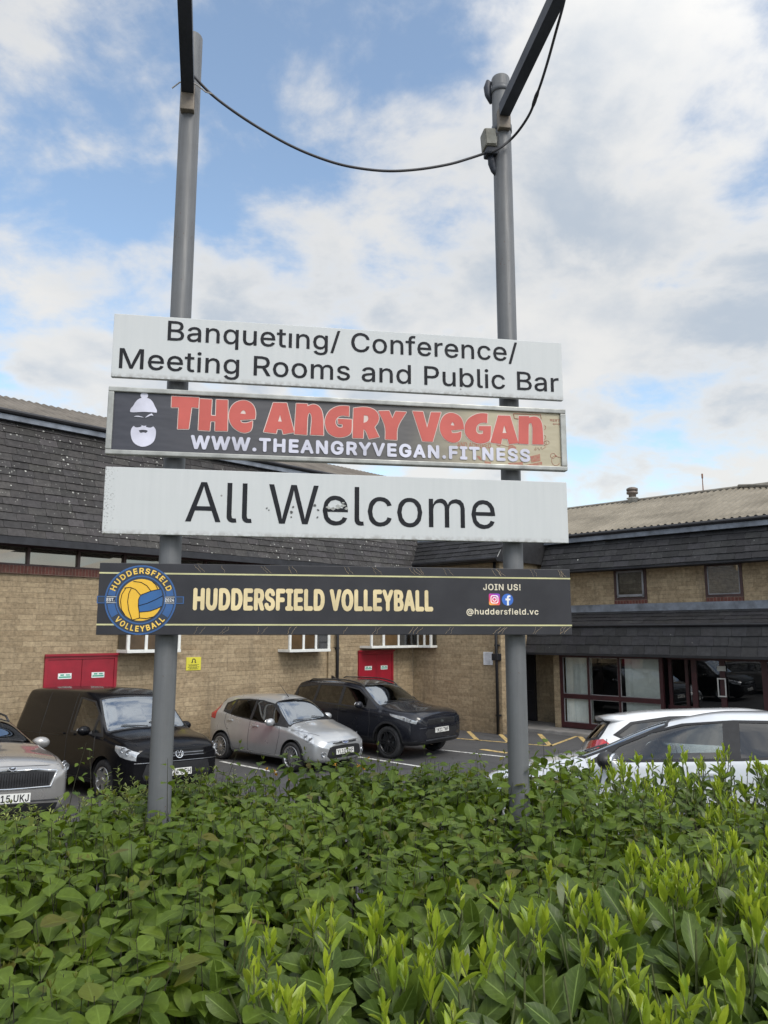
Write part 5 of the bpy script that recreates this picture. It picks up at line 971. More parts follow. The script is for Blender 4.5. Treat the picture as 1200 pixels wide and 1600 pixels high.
c0 = at_depth(MPR, 788, 172, yr - PR - .035); c1 = at_depth(MPR, 878, -20, yr - .95); b = MB(); bar(b, c0, c0 + (c1 - c0) * 1.3, .07, .085); b.build('lamp_arm', post_dark, PRt)
b = MB(); b.bbox(c0.x - .035, c0.x + .045, -PR - .03, -PR + .02, c0.z - .12, c0.z + .02, .006); b.build('bracket', MATS['rusty_bracket'], PRt)
b = MB(); q = c0 + (c1 - c0) * 1.3; b.bbox(q.x - .13, q.x + .13, q.y - .12, q.y + .12, q.z - .05, q.z + .12, .02); b.build('floodlight', post_dark, PRt)
b = MB(); b.smooth = True
for z in (rayplane(777, 143, PY)[1], rayplane(781, 203, PY)[1]): b.lathe([(PR, z - .022), (PR + .006, z - .02), (PR + .006, z + .02), (PR, z + .022)], 36)
b.build('clamp_ring', mat('ring_grey', (.10, .105, .115), .5, .3), PRt)
b = MB(); z = zRt; b.smooth = True; b.tube([(-PR * .92, .03, z - .03), (-PR - .012, .03, z - .02), (-PR - .022, .03, z - .06), (-PR - .02, .03, z - .11), (-PR + .002, .03, z - .17)], [.018, .024, .026, .022, .012], 10); b.build('cable_boot', post_dark, PRt)
jx, jz = rayplane(763, 222, PY); j = jx - uR
b = MB(); b.T = Matrix.Translation((j, -.01, jz)) @ Matrix.Rotation(R(-4), 4, 'Y'); b.bbox(-.042, .040, -.05, .05, -.062, .062, .012); b.bbox(-.036, .034, -.058, -.049, -.055, .055, .006); b.box(.04, .07, -.03, .03, -.02, .02); b.build('junction_box', mat('box_beige', (.27, .26, .22), .65, 0, .2, 9), PRt)
b = MB(); b.T = Matrix.Translation((j, -.01, jz)); b.bbox(-.03, .05, -.045, .04, -.115, -.064, .015); b.smooth = True; b.tube([(.012, 0, -.1), (.018, 0, -.16), (.03, 0, -.21), (.05, .0, -.255)], [.022, .026, .02, .006], 10); b.build('cable_gland', post_dark, PRt)
cab = MB(); cab.smooth = True
pts = []
P0 = MPL @ (a0 + Vector((.045, -.01, -.0))); P1 = MPR @ Vector((j + .0, -.02, jz - .08))
pxs = [(303, 119), (330, 147), (368, 176), (410, 203), (455, 228), (500, 247), (545, 260), (600, 267), (650, 265), (700, 257), (735, 247), (762, 238)]
for i, (px, py) in enumerate(pxs):
    f = (px - 303) / (762 - 303); yw = P0.y + (P1.y - P0.y) * f; d = pix_ray(px, py); P = d * (yw / d.y); pts.append((P.x, P.y, P.z + CAMZ))
pts2 = []
yk = MPR.translation.y - PR - .04
for i, (px, py) in enumerate([(768, 238), (783, 230), (800, 216), (815, 198), (829, 175), (838, 150), (846, 128), (857, 92), (868, 52), (880, 8), (888, -30)]):
    yw = yk - .78 * max(0, (i - 2)) / 8; d = pix_ray(px, py); P = d * (yw / d.y); pts2.append((P.x, P.y, P.z + CAMZ))
def crom(p, k=6):
    p = [Vector(q) for q in p]; o = []
    for i in range(len(p) - 1):
        a, b, c, d = p[max(i - 1, 0)], p[i], p[i + 1], p[min(i + 2, len(p) - 1)]
        for j_ in range(k):
            t_ = j_ / k; o.append(.5 * ((2 * b) + (c - a) * t_ + (2 * a - 5 * b + 4 * c - d) * t_ ** 2 + (3 * b - a - 3 * c + d) * t_ ** 3))
    return o + [p[-1]]
cab.tube(crom(pts), .0085, 8); cab.tube(crom(pts2), .0085, 8)
k_ = crom(pts2)[26:33]; cab.tube(k_, [.009, .012, .0135, .0125, .0135, .012, .009], 8)
tag(cab.build('power_cable', mat('cable_black', (.03, .03, .036), .55)), 'black power cable sagging between the two post tops and up the right arm', 'cable')

# ------------------------------------------------------------------ cars
def pchip(xs, ys, x):
    xs = np.array(xs, float); ys = np.array(ys, float); x = np.asarray(x, float); h = np.diff(xs); d = np.diff(ys) / h; m = np.zeros_like(ys)
    m[0], m[-1] = d[0], d[-1]
    for i in range(1, len(xs) - 1):
        if d[i - 1] * d[i] > 0:
            w1, w2 = 2 * h[i] + h[i - 1], h[i] + 2 * h[i - 1]; m[i] = (w1 + w2) / (w1 / d[i - 1] + w2 / d[i])
    k = np.clip(np.searchsorted(xs, x) - 1, 0, len(xs) - 2); t = (x - xs[k]) / h[k]; t2, t3 = t * t, t * t * t
    return (2 * t3 - 3 * t2 + 1) * ys[k] + (t3 - 2 * t2 + t) * h[k] * m[k] + (-2 * t3 + 3 * t2) * ys[k + 1] + (t3 - t2) * h[k] * m[k + 1]
def in_poly(p, x, y):
    c = False; n = len(p); j = n - 1
    for i in range(n):
        if (p[i][1] > y) != (p[j][1] > y) and x < (p[j][0] - p[i][0]) * (y - p[i][1]) / (p[j][1] - p[i][1]) + p[i][0]: c = not c
        j = i
    return c
def inset(p, d):
    n = len(p); ar = sum(p[i - 1][0] * p[i][1] - p[i][0] * p[i - 1][1] for i in range(n)); sg = 1 if ar > 0 else -1; o = []
    for i in range(n):
        a, b, c = Vector(p[i - 1]), Vector(p[i]), Vector(p[(i + 1) % n]); u, v = (b - a).normalized(), (c - b).normalized()
        n1, n2 = Vector((-u.y, u.x)) * sg, Vector((-v.y, v.x)) * sg; k = 1 + n1.dot(n2); q = b + (n1 + n2) * (d / max(k, .35)); o.append((q.x, q.y))
    return o
rubber = mat('tyre_rubber', (.018, .018, .02), .8, 0, .2, 20); trim = mat('black_trim', (.016, .016, .018), .5, 0, .15, 12)
cabin = mat('car_interior', (.035, .035, .04), .75, 0, .2, 5); cabin_l = mat('car_seat_grey', (.09, .09, .10), .8, 0, .2, 6); lens_w = mat('headlamp_lens', (.70, .73, .76), .14, .4, .12, 11, coat=1., color2=(.24, .25, .27)); lens_in = mat('lamp_reflector', (.34, .35, .37), .2, .8, .2, 30)
lens_r = mat('tail_lamp_red', (.42, .012, .016), .18, 0, .2, 20, coat=1.); chrome = mat('chrome', (.72, .73, .74), .12, 1., .05, 10); plate_w = mat('number_plate_white', (.66, .66, .63), .4, 0, .05, 6)
pane_c = pane_mat('car_glass', (.50, .56, .56), .04); pane_t = pane_mat('car_glass_tinted', (.07, .075, .08), .03); alloy = mat('alloy_rim', (.48, .49, .50), .3, .85, .1, 10); alloy_b = mat('black_rim', (.02, .02, .022), .3, .3, .1, 10)
pane_w = pane_mat('windscreen_glass', (.42, .48, .49), .26, (.85, .92, 1.))
def paint(name, c, metal=.0, rough=.32, coat=1.):
    if name in MATS: return MATS[name]
    m = mat(name, c, rough, metal, .03, 2.5, 0, 60, coat, noise_detail=3); N, L = m.node_tree.nodes, m.node_tree.links; b = N['Principled BSDF']
    # road film: duller towards the sills
    if max(c) < .01: b.inputs['Specular IOR Level'].default_value = .2
    tc = N.new('ShaderNodeTexCoord'); sp = N.new('ShaderNodeSeparateXYZ'); L.new(tc.outputs['Object'], sp.inputs[0])
    f = mk_math(N, L, 'MULTIPLY', mk_range(N, L, sp.outputs[2], .15, .75, 1., 0.), mk_range(N, L, mk_noise(N, L, tc.outputs['Object'], 4., 6, .7), .3, .7, .25, .8))
    src = b.inputs['Base Color'].links[0].from_socket
    bf = N.new('ShaderNodeNewGeometry')
    c1 = mk_mix(N, L, mk_math(N, L, 'MULTIPLY', f, .5), src, (.10, .095, .085) if max(c) > .1 else (.022, .021, .02)); c2 = mk_mix(N, L, bf.outputs['Backfacing'], c1, (.03, .03, .033)); L.new(c2, b.inputs['Base Color'])
    return m

def build_car(name, label, S, loc, heading, group='cars in the car park', cat='car'):
    L_, W = S['L'], S['W']; hx = L_ / 2
    x, y = loc; h = Vector((math.cos(R(heading)), math.sin(R(heading)), 0)); n = Vector((-h.y, h.x, 0)); c = Vector((x, y, 0)); wb2 = S['wb'] / 2
    G = lambda p: Vector((p.x, p.y, gz(p.x, p.y)))
    f_, r_, l_, q_ = G(c + h * wb2), G(c - h * wb2), G(c + n * .8), G(c - n * .8)
    ax = (f_ - r_).normalized(); ay = (l_ - q_).normalized(); az = ax.cross(ay).normalized(); ay = az.cross(ax)
    ctr = (f_ + r_ + l_ + q_) / 4; M = Matrix((( ax.x, ay.x, az.x, ctr.x), (ax.y, ay.y, az.y, ctr.y), (ax.z, ay.z, az.z, ctr.z), (0, 0, 0, 1)))
    root = empty(name, label, cat, M, group)
    st = S['st']; sx = [s[0] for s in st]; NX = 110
    X = sorted(set(list(np.linspace(0, L_, NX)) + [.01, .03, .05, L_ - .01, L_ - .03, L_ - .05])); par = [pchip(sx, [s[i] for s in st], X) for i in range(1, 7)]
    def section(k):
        zb, zl, zt, wl, wbt, wt = (p[k] for p in par); wl *= W / 2 / .93; wbt *= W / 2 / .93; wt *= W / 2 / .93
        zl = min(zl, zt - .02); cr = S.get('crown', .025)
        if X[k] < S['cowl']: cr = S.get('hood_crown', .035)
        zmid = zb + (zl - zb) * .5; z_top = zt - .04 * min(1, (zt - zl) / .3)
        side = [(0, zb), (wl * .8, zb), (wl * .96, zb + .05), (wl, zb + (zl - zb) * .28), (wl * 1.0, zmid + .04), (wbt, zl - .10 * (zl - zb)), (wbt * .985, zl)]
        up = [(wbt * .965 if X[k] > S['cowl'] else wbt * .94, zl + (z_top - zl) * .12), (wbt + (wt - wbt) * .5, zl + (z_top - zl) * .52), (wt * 1.03, z_top - .01), (wt * .90, zt - .006), (wt * .5, zt + cr * .75), (0, zt + cr)]
        return side + up
    base = [section(k) for k in range(len(X))]
    def chaikin(p):
        o = [p[0]]
        for a, b in zip(p, p[1:]): o += [(a[0] * .75 + b[0] * .25, a[1] * .75 + b[1] * .25), (a[0] * .25 + b[0] * .75, a[1] * .25 + b[1] * .75)]
        return o + [p[-1]]
    rows = [chaikin(chaikin(p)) for p in base]; m = len(rows[0])
    bm = bmesh.new(); grid = []
    for k, r in enumerate(rows):
        xx = hx - X[k]; ring = [bm.verts.new((xx, a, b)) for a, b in r] + [bm.verts.new((xx, -a, b)) for a, b in r[-2:0:-1]]; grid.append(ring)
    n_ = len(grid[0])
    for k in range(len(grid) - 1):
        for i in range(n_):
            bm.faces.new((grid[k][i], grid[k][(i + 1) % n_], grid[k + 1][(i + 1) % n_], grid[k + 1][i]))
    bm.faces.new(grid[0][::-1]); bm.faces.new(grid[-1])
    bmesh.ops.recalc_face_normals(bm, faces=bm.faces[:])
    for f in bm.faces: f.smooth = True
    bvh = BVHTree.FromBMesh(bm)
    ml = bm.faces.layers.int.new('zone')
    def cut(poly, ia, ib, pred, zone, over=None):
        """score the outline into the shell and mark the faces inside it"""
        box = [min(p[0] for p in poly) - .06, max(p[0] for p in poly) + .06, min(p[1] for p in poly) - .06, max(p[1] for p in poly) + .06]
        def near():
            o = []
            for f in bm.faces:
                q = f.calc_center_median()
                if pred(q, f.normal) and any(box[0] < v.co[ia] < box[1] and box[2] < v.co[ib] < box[3] for v in f.verts): o.append(f)
            return o
        F = near(); N_ = len(poly)
        for i in range(N_):
            a, b = poly[i], poly[(i + 1) % N_]; co = Vector((0, 0, 0)); no = Vector((0, 0, 0)); co[ia], co[ib] = a; no[ia] = b[1] - a[1]; no[ib] = a[0] - b[0]
            if no.length < 1e-7: continue
            F = [f for f in F if f.is_valid]; geom = set(F)
            lo = [min(a[0], b[0]) - .03, max(a[0], b[0]) + .03, min(a[1], b[1]) - .03, max(a[1], b[1]) + .03]
            G_ = [f for f in F if max(v.co[ia] for v in f.verts) > lo[0] and min(v.co[ia] for v in f.verts) < lo[1] and max(v.co[ib] for v in f.verts) > lo[2] and min(v.co[ib] for v in f.verts) < lo[3]]
            g_ = set(G_)
            for f in G_: g_.update(f.edges); g_.update(f.verts)
            r = bmesh.ops.bisect_plane(bm, geom=list(g_), dist=1e-5, plane_co=co, plane_no=no)
            F = [f for f in F if f.is_valid] + [e for e in r['geom'] if isinstance(e, bmesh.types.BMFace)]; F = list(set(F))
        for f in F:
            if not f.is_valid: continue
            q = f.calc_center_median()
            if pred(q, f.normal) and in_poly(poly, q[ia], q[ib]) and (over is None or f[ml] in over): f[ml] = zone
    FX = lambda p: [(hx - a, b) for a, b in p]
    zones = {}
    def add_zone(z, nm, mt, shift=0.): zones[z] = (nm, mt, shift)
    top_p = lambda q, nn: q.z > S['cut_z'] and nn.z > .12
    zid = 10
    for sgn in (1, -1):
        side_p = lambda q, nn, s=sgn: q.y * s > .3 and abs(nn.y) > .3
        if 'daylight' in S:
            cut(FX(S['daylight']), 0, 2, side_p, 2)
            for poly, mt in S['side_glass']: cut(FX(poly), 0, 2, side_p, 20 + (mt == 't'))
        for poly in S.get('head', []): cut(FX(poly), 0, 2, lambda q, nn, s=sgn: q.y * s > S.get('head_y', .38) and q.x > hx - 1.2, 30)
        for poly in S.get('tail', []): cut(FX(poly), 0, 2, lambda q, nn, s=sgn: q.y * s > S.get('tail_y', .45) and q.x < -hx + .9, 31)
    if 'screen' in S:
        sc = [(hx - a, b) for a, b in S['screen']] + [(hx - a, -b) for a, b in S['screen'][::-1]]
        cut(sc, 0, 1, top_p, 2); cut(inset(sc, .035), 0, 1, top_p, 22)
    if 'rear' in S:
        rp = lambda q, nn: q.x < -hx + 1.0 and nn.x < -.2 and q.z > .75
        sc = [(a, b) for a, b in S['rear']] + [(-a, b) for a, b in S['rear'][::-1]]; cut(sc, 1, 2, rp, 2); cut(inset(sc, .035), 1, 2, rp, 21)
    for poly in S.get('grille', []): 
        sc = [(a, b) for a, b in poly] + [(-a, b) for a, b in poly[::-1]]; cut(sc, 1, 2, lambda q, nn: q.x > hx - .75 and nn.x > .15, 32)
    for poly in S.get('blacklow', []): cut(FX(poly), 0, 2, lambda q, nn: True, 3)
    # wheel arches
    rw = S['rw']; ra = rw * 1.10 + .02; xf = hx - S['fo']; wx = (xf, xf - S['wb'])
    for cx_ in wx:
        circ = [(cx_ + ra * math.cos(a), rw + .01 + ra * math.sin(a)) for a in np.linspace(0, 2 * math.pi, 29)[:-1]]
        lip = [(cx_ + (ra + .05) * math.cos(a), rw + .01 + (ra + .05) * math.sin(a)) for a in np.linspace(0, 2 * math.pi, 29)[:-1]]
        for sgn in (1, -1):
            p_ = lambda q, nn, s=sgn: q.y * s > W / 2 - .36
            if S.get('arch_trim'): cut(lip, 0, 2, p_, 3)
            cut(circ, 0, 2, p_, 99)
    bmesh.ops.delete(bm, geom=[f for f in bm.faces if f[ml] == 99], context='FACES')
    bm.normal_update()
    names = {20: ('side_glass', pane_c), 21: ('tinted_glass', pane_t), 22: ('windscreen', pane_w), 30: ('headlight', lens_w), 31: ('tail_light', lens_r), 32: ('grille', trim)}
    for z, (nm, mt) in names.items():
        sel = [f for f in bm.faces if f[ml] == z]
        if not sel: continue
        groups = []; left = set(sel)
        while left:                                  # every pane and lamp is a piece of its own
            st_ = [left.pop()]; isl = []
            while st_:
                f = st_.pop(); isl.append(f)
                for e in f.edges:
                    for g2 in e.link_faces:
                        if g2 in left: left.remove(g2); st_.append(g2)
            if sum(f.calc_area() for f in isl) > .004: groups.append(isl)
        for g_ in groups:
            if not g_: continue
            mb = MB(); mb.smooth = True; idx = {}
            for f in g_:
                for v in f.verts:
                    if v not in idx: idx[v] = len(mb.v); mb.v.append(tuple(v.co + v.normal * (.002 if z >= 30 else -.004))); mb.col.append((1, 1, 1))
                mb.f.append(tuple(idx[v] for v in f.verts)); mb.mi.append(0); mb.sm.append(True)
            po = mb.build(nm, S.get('mats', {}).get(z, mt), root, recalc=False)
            if z == 30 and S.get('lamp_detail', True):
                cen = sum((Vector(v) for v in mb.v), Vector()) / len(mb.v); d = MB(); d.smooth = True
                for t_ in S.get('lamp_spots', [(-.02, 0., .05), (-.17, .012, .045)]):
                    px_ = max(v[0] for v in mb.v) - .10 + t_[0]; hit = None
                    s_ = 1 if cen.y > 0 else -1
                    near_ = [Vector(v) for v in mb.v if abs(v[0] - px_) < .06] or [cen]; av = sum(near_, Vector()) / len(near_); cand = min(near_, key=lambda v: (v - av).length)
                    d.T = Matrix.Translation(Vector(cand) + Vector((.004, s_ * .003, 0))) @ Matrix.Rotation(R(90 - 30 * s_ * 0), 4, 'Y') @ Matrix.Rotation(R(-25 * s_), 4, 'X')
                    d.lathe([(t_[2], -.01), (t_[2], .006), (t_[2] * .8, .004), (t_[2] * .5, -.004), (0, .004)], 18)
                d.T = Matrix(); d.build('lamp_bowl', lens_in, po)
    bmesh.ops.delete(bm, geom=[f for f in bm.faces if f[ml] in names], context='FACES')
    for f in bm.faces: f.material_index = 1 if f[ml] in (2, 3) else 0
    me = bpy.data.meshes.new('body'); bm.to_mesh(me); bm.free(); me.materials.append(S['paint']); me.materials.append(S.get('trim', trim)); me.update()
    try: me.set_sharp_from_angle(angle=R(50))
    except Exception: pass
    link('body', me, root)
    # seams and handles laid on the shell
    def on_side(a, z, s, lift=.0):
        h_ = bvh.ray_cast(Vector((hx - a, s * 2.0, z)), Vector((0, -s, 0))); return (h_[0] + Vector((0, s * lift, 0))) if h_[0] else None
    def on_front(y_, z, lift=.0):
        h_ = bvh.ray_cast(Vector((hx + 1, y_, z)), Vector((-1, 0, 0))); return (h_[0] + Vector((lift, 0, 0)), h_[1]) if h_[0] else (None, None)
    def on_top(a, y_, lift=0.):
        h_ = bvh.ray_cast(Vector((hx - a, y_, 4)), Vector((0, 0, -1))); return h_[0] + Vector((0, 0, lift)) if h_[0] else None
    se = MB()
    def seam(fn, pts, r=.0045):
        q = []
        for a, b in zip(pts, pts[1:]):
            for i in range(8): q.append(fn(a[0] + (b[0] - a[0]) * i / 8, a[1] + (b[1] - a[1]) * i / 8))
        q.append(fn(*pts[-1])); q = [p for p in q if p is not None]
        if len(q) > 1: se.tube(q, r, 5)
    for s in (1, -1):
        for pts in S['seams']: seam(lambda a, z, s=s: on_side(a, z, s, .0), pts)
        seam(lambda a, y_, s=s: on_top(a, s * y_, .0), S['hoodline'])
    seam(lambda y_, z: on_front(y_, z)[0], S.get('hoodfront', [(-.6, S['st'][1][3] - .02), (.6, S['st'][1][3] - .02)]))
    if se.v: se.build('panel_gap', trim, root)
    for s in (1, -1):
        for a, z in S['handles']:
            p = on_side(a, z, s, .012)
            if p is None: continue
            b = MB(); b.T = Matrix.Translation(p); b.bbox(-.10, .10, -.016, .016, -.018, .018, .010); b.build('door_handle', S.get('handle_mat', S['paint']), root)
        a, z = S['mirror']; p = on_side(a, z, s, .0)
        if p is not None:
            b = MB(); b.smooth = True; b.T = Matrix.Translation(p + Vector((-.02, s * .13, .05))) @ Matrix.Rotation(R(-12 * s), 4, 'Z') @ Matrix.Diagonal((.085, .125, .085, 1)); 
            b.lathe([(math.sin(t), -math.cos(t)) for t in np.linspace(0.001, math.pi - .001, 12)], 18, 'Y'); b.T = Matrix(); b.smooth = False
            mo = b.build('wing_mirror', S.get('mirror_mat', S['paint']), root)
            b = MB(); b.tube([p + Vector((-.01, -s * .02, -.01)), p + Vector((-.02, s * .07, .01))], [.035, .03], 8); b.build('mirror_stalk', trim, mo)
            b = MB(); b.T = Matrix.Translation(p + Vector((-.094, s * .13, .05))) @ Matrix.Rotation(R(-12 * s), 4, 'Z') @ Matrix.Diagonal((.02, .105, .068, 1)); b.smooth = True; b.lathe([(math.sin(t), -math.cos(t)) for t in np.linspace(0.001, math.pi - .001, 10)], 16, 'Y'); b.build('mirror_glass', chrome, mo)
    # number plate
    def plate(front, z, text, mt=plate_w):
        if front: p, nn = on_front(0, z, .008); M2 = Matrix.Translation(p) @ Matrix.Rotation(R(-S.get('plate_tilt', 6)), 4, 'Y')
        else:
            h_ = bvh.ray_cast(Vector((-hx - 1, 0, z)), Vector((1, 0, 0))); M2 = Matrix.Translation(h_[0] - Vector((.008, 0, 0))) @ Matrix.Rotation(R(180), 4, 'Z')
        b = MB(); b.bbox(-.02, .008, -.26, .26, -.056, .056, .004); po = b.build('number_plate', mt, root, M2)
        if text:
            t = MB(); put_text(t, text, -.235, .235, -.04, .08, lambda a, z_, d: (.009 + d, a, z_), .035, .06, .001, .35); t.build('plate_lettering', trim, po)
    if S.get('plate'): plate(True, *S['plate'])
    if S.get('rplate'): plate(False, *S['rplate'])
    if S.get('badge'):
        kind, z, r = S['badge']; p, nn = on_front(0, z, .008); M2 = Matrix.Translation(p) @ Matrix.Rotation(R(-S.get('badge_tilt', 15)), 4, 'Y'); fr = lambda a, b, d: (d, a, b)
        b = MB()
        if kind == 'oval':
            e = lambda k: [(r * 1.25 * k * math.cos(t), r * .55 * k * math.sin(t)) for t in np.linspace(0, 2 * math.pi, 33)[:-1]]
            b.prism(e(1), -.01, .004, fr, [e(.86)]); bo = b.build('badge', chrome, root, M2); b = MB(); b.prism(e(.86), -.01, .002, fr); b.build('badge_field', mat('badge_blue', (.02, .05, .2), .3), bo)
            b = MB(); b.tube([(.004, y_ * r, (.12 * math.sin(y_ * 7)) * r) for y_ in np.linspace(-.8, .8, 14)], .005, 5); b.build('badge_script', chrome, bo)
        elif kind == 'letters':
            b.prism(disc(0, 0, r, 36), -.01, .003, fr, [disc(0, 0, r * .86, 36)])
            for pts in ([(-.50, .68), (-.02, .02)], [(-.02, .02), (.02, .02)], [(.50, .68), (.02, .02)], [(-.78, .35), (-.30, -.80)], [(-.30, -.80), (.0, -.12)], [(.0, -.12), (.30, -.80)], [(.30, -.80), (.78, .35)]):
                b.tube([(.003, a * r, c_ * r) for a, c_ in pts], r * .075, 6)
            b.build('badge', chrome, root, M2)
        elif kind == 'wing':
            b.prism(disc(0, 0, r, 36), -.012, .004, fr, [disc(0, 0, r * .84, 36)]); bo = b.build('badge', chrome, root, M2); b = MB(); b.prism(disc(0, 0, r * .84, 30), -.01, .001, fr); b.build('badge_field', trim, bo)
            b = MB(); b.prism([(a * r, c_ * r) for a, c_ in ((-.6, -.25), (.2, -.2), (.5, .0), (.62, .25), (.3, .2), (.42, .5), (.15, .3), (.1, .55), (-.1, .25), (-.3, .1))], -.002, .005, fr); b.build('badge_figure', chrome, bo)
        else:
            b.prism([(r * 1.2 * math.cos(t), r * .5 * math.sin(t)) for t in np.linspace(0, 2 * math.pi, 25)[:-1]], -.01, .003, fr); b.build('badge', mat('dim_badge', (.12, .14, .13), .4, .5), root, M2)
    # grille bars and other front trim
    for kind, *q in S.get('bars', []):
        b = MB()
        if kind == 'h':
            z, yy, th, mt = q; pts = [on_front(t, z, .006)[0] for t in np.linspace(-yy, yy, 17)]; b.tube([p for p in pts if p], th, 6); b.build('grille_bar', mt, root)
        elif kind == 'v':
            z0, z1, yy, nb, mt = q
            for t in np.linspace(-yy, yy, nb):
                a, c_ = on_front(t, z0, .004)[0], on_front(t, z1, .004)[0]
                if a and c_: b.tube([a, (a + c_) / 2 + Vector((.008, 0, 0)), c_], .006, 5)
            b.build('grille_slat', mt, root)
        elif kind == 'loop':
            pts_, th, mt = q; P_ = [on_front(a, z, .006)[0] for a, z in pts_]; b.smooth = True; b.tube(P_ + [P_[0]], th, 6); b.build('grille_surround', mt, root)
        elif kind == 'fog':
            yy, z, r, mt = q
            for s in (1, -1):
                p = on_front(s * yy, z, .006)[0]
                if p: b.T = Matrix.Translation(p) @ Matrix.Rotation(R(s * 25), 4, 'Z'); b.smooth = True; b.lathe([(r, -.03), (r, .006), (r * .8, .008), (r * .72, -.008), (0, -.002)], 20, 'X')
            b.T = Matrix(); b.build('fog_light', mt, root)
    # roof rails, aerial, wipers
    if S.get('aerial'):
        a, ln = S['aerial']; p = on_top(a, .0, 0); b = MB(); b.tube([p, p + Vector((-ln * .75, 0, ln * .65))], [.009, .003], 6); b.build('aerial', trim, root)
    if S.get('fin'):
        p = on_top(S['fin'], 0, 0); b = MB(); b.prism([(-.09, -.01), (.08, -.01), (-.06, .06), (-.09, .06)], -.02, .02, lambda a, z, d: (p.x + a, d, p.z + z)); b.build('aerial_fin', S['paint'], root)
    if S.get('rails'):
        x0, x1, yy = S['rails']
        for s in (1, -1):
            b = MB(); b.smooth = True; q = [on_top(t, s * yy, .05) for t in np.linspace(x0, x1, 16)]; q[0].z -= .05; q[-1].z -= .05; b.tube(q, .016, 8); b.build('roof_rail', trim, root)
    if S.get('screen'):
        b = MB()
        for s0, s1 in ((.55, .05), (-.05, -.52)):
            q = [on_top(S['screen'][0][0] + .03 + .10 * t * (1 if s0 > 0 else .7), s0 + (s1 - s0) * t, .015) for t in np.linspace(0, 1, 7)]; b.tube([p for p in q if p], .009, 5)
        b.build('wiper', trim, root)
    if S.get('spoiler'):
        a0_, a1_, yy, zz = S['spoiler']; b = MB(); b.smooth = True
        prof = [on_top(a0_, 0, .004).z, zz]
        vs = []
        for t in np.linspace(-1, 1, 13):
            e_ = (1 - .22 * t ** 4); vs += [(hx - a0_, t * yy, on_top(a0_, t * yy * .98, .004).z), (hx - a1_ * 1. + (1 - e_) * .12, t * yy, zz - .03 * t * t), (hx - a1_ + .02 + (1 - e_) * .12, t * yy, zz - .035 - .03 * t * t), (hx - a0_, t * yy, on_top(a0_, t * yy * .98, .0).z - .05)]
        fs = []
        for i in range(12):
            for j_ in range(4): fs.append((4 * i + j_, 4 * i + (j_ + 1) % 4, 4 * i + 4 + (j_ + 1) % 4, 4 * i + 4 + j_))
        fs += [(3, 2, 1, 0), (48, 49, 50, 51)]; b.add(vs, fs); b.build('spoiler', S['paint'], root)
    # wheels
    for cx_ in wx:
        for s in (1, -1):
            yo = s * (W / 2 - .02); ww = .21
            t = MB(); t.smooth = True; rr = S['rim'] 
            t.T = Matrix.Translation((cx_, s * (W / 2 - .02 - ww / 2), rw)) 
            t.lathe([(rr - .01, -ww / 2 + .02), (rr + .02, -ww / 2), (rw - .03, -ww / 2), (rw - .006, -ww / 2 + .02), (rw, -ww / 4), (rw, ww / 4), (rw - .006, ww / 2 - .02), (rw - .03, ww / 2), (rr + .02, ww / 2), (rr - .01, ww / 2 - .02), (rr - .01, -ww / 2 + .02)], 40, 'Y')
            wo = t.build('wheel', rubber, root)
            t = MB(); t.T = Matrix.Translation((cx_, s * (W / 2 - .02), rw)) @ Matrix.Diagonal((1, s, 1, 1)) @ Matrix.Rotation(R(random.uniform(0, 60)), 4, 'Y'); t.smooth = True
            t.lathe([(rr, -.02), (rr, .0), (rr - .018, -.004), (rr - .03, -.05), (rr - .03, -.15)], 36, 'Y'); t.smooth = False
            ns = S['spokes']
            for k in range(ns):
                T0 = t.T; t.T = T0 @ Matrix.Rotation(2 * math.pi * k / ns, 4, 'Y'); w1, w2 = S.get('spoke_w', (.022, .016)); 
                for off in S.get('spoke_off', (0,)):
                    t.add([(off * .5 - w1, -.012, .03), (off * .5 + w1, -.012, .03), (off + w2, -.006, rr - .015), (off - w2, -.006, rr - .015), (off * .5 - w1, -.05, .03), (off * .5 + w1, -.05, .03), (off + w2, -.05, rr - .015), (off - w2, -.05, rr - .015)], [(0, 1, 2, 3), (0, 4, 5, 1), (1, 5, 6, 2), (3, 2, 6, 7), (0, 3, 7, 4)])
                t.T = T0
            t.smooth = True; t.lathe([(0, .0), (.035, -.002), (.05, -.012), (.055, -.05)], 20, 'Y')
            t.build('rim', S['rim_mat'], wo)
            t = MB(); t.T = Matrix.Translation((cx_, s * (W / 2 - .02), rw)) @ Matrix.Diagonal((1, s, 1, 1)); t.lathe([(0, -.09), (rr - .035, -.09)], 30, 'Y'); t.smooth = True; t.lathe([(.0, -.07), (.13, -.07), (.13, -.09)], 24, 'Y'); t.build('brake_disc', mat('brake_dark', (.06, .06, .062), .5, .5), wo)
            t = MB(); t.smooth = True; A_ = np.linspace(-.05, math.pi + .05, 20); vs = []
            for a in A_:
                for yy in (W / 2 - .035, W / 2 - .42): vs.append((cx_ + ra * .995 * math.cos(a), s * yy, rw + .01 + ra * .995 * math.sin(a)))
            t.add(vs, [(2 * i, 2 * i + 1, 2 * i + 3, 2 * i + 2) for i in range(19)]); t.smooth = False
            nb = len(A_); t.add([(cx_ + ra * math.cos(a), s * (W / 2 - .42), rw + .01 + ra * math.sin(a)) for a in A_], [tuple(range(nb))]); t.build('wheel_arch', mat('arch_liner', (.008, .008, .009), .9), root, recalc=False)
    # cabin: floor, dash, seats, steering wheel
    b = MB(); zc = S['seat_z']; xc = hx - S['cowl'] - .42; hw = W / 2 - .16
    b.box(-hx + .5, xc + .2, -hw, hw, .28, .34); b.smooth = True
    b.bbox(xc - .12, xc + .30, -hw, hw, S['dash_z'] - .22, S['dash_z'], .05); b.build('dashboard', cabin, root)
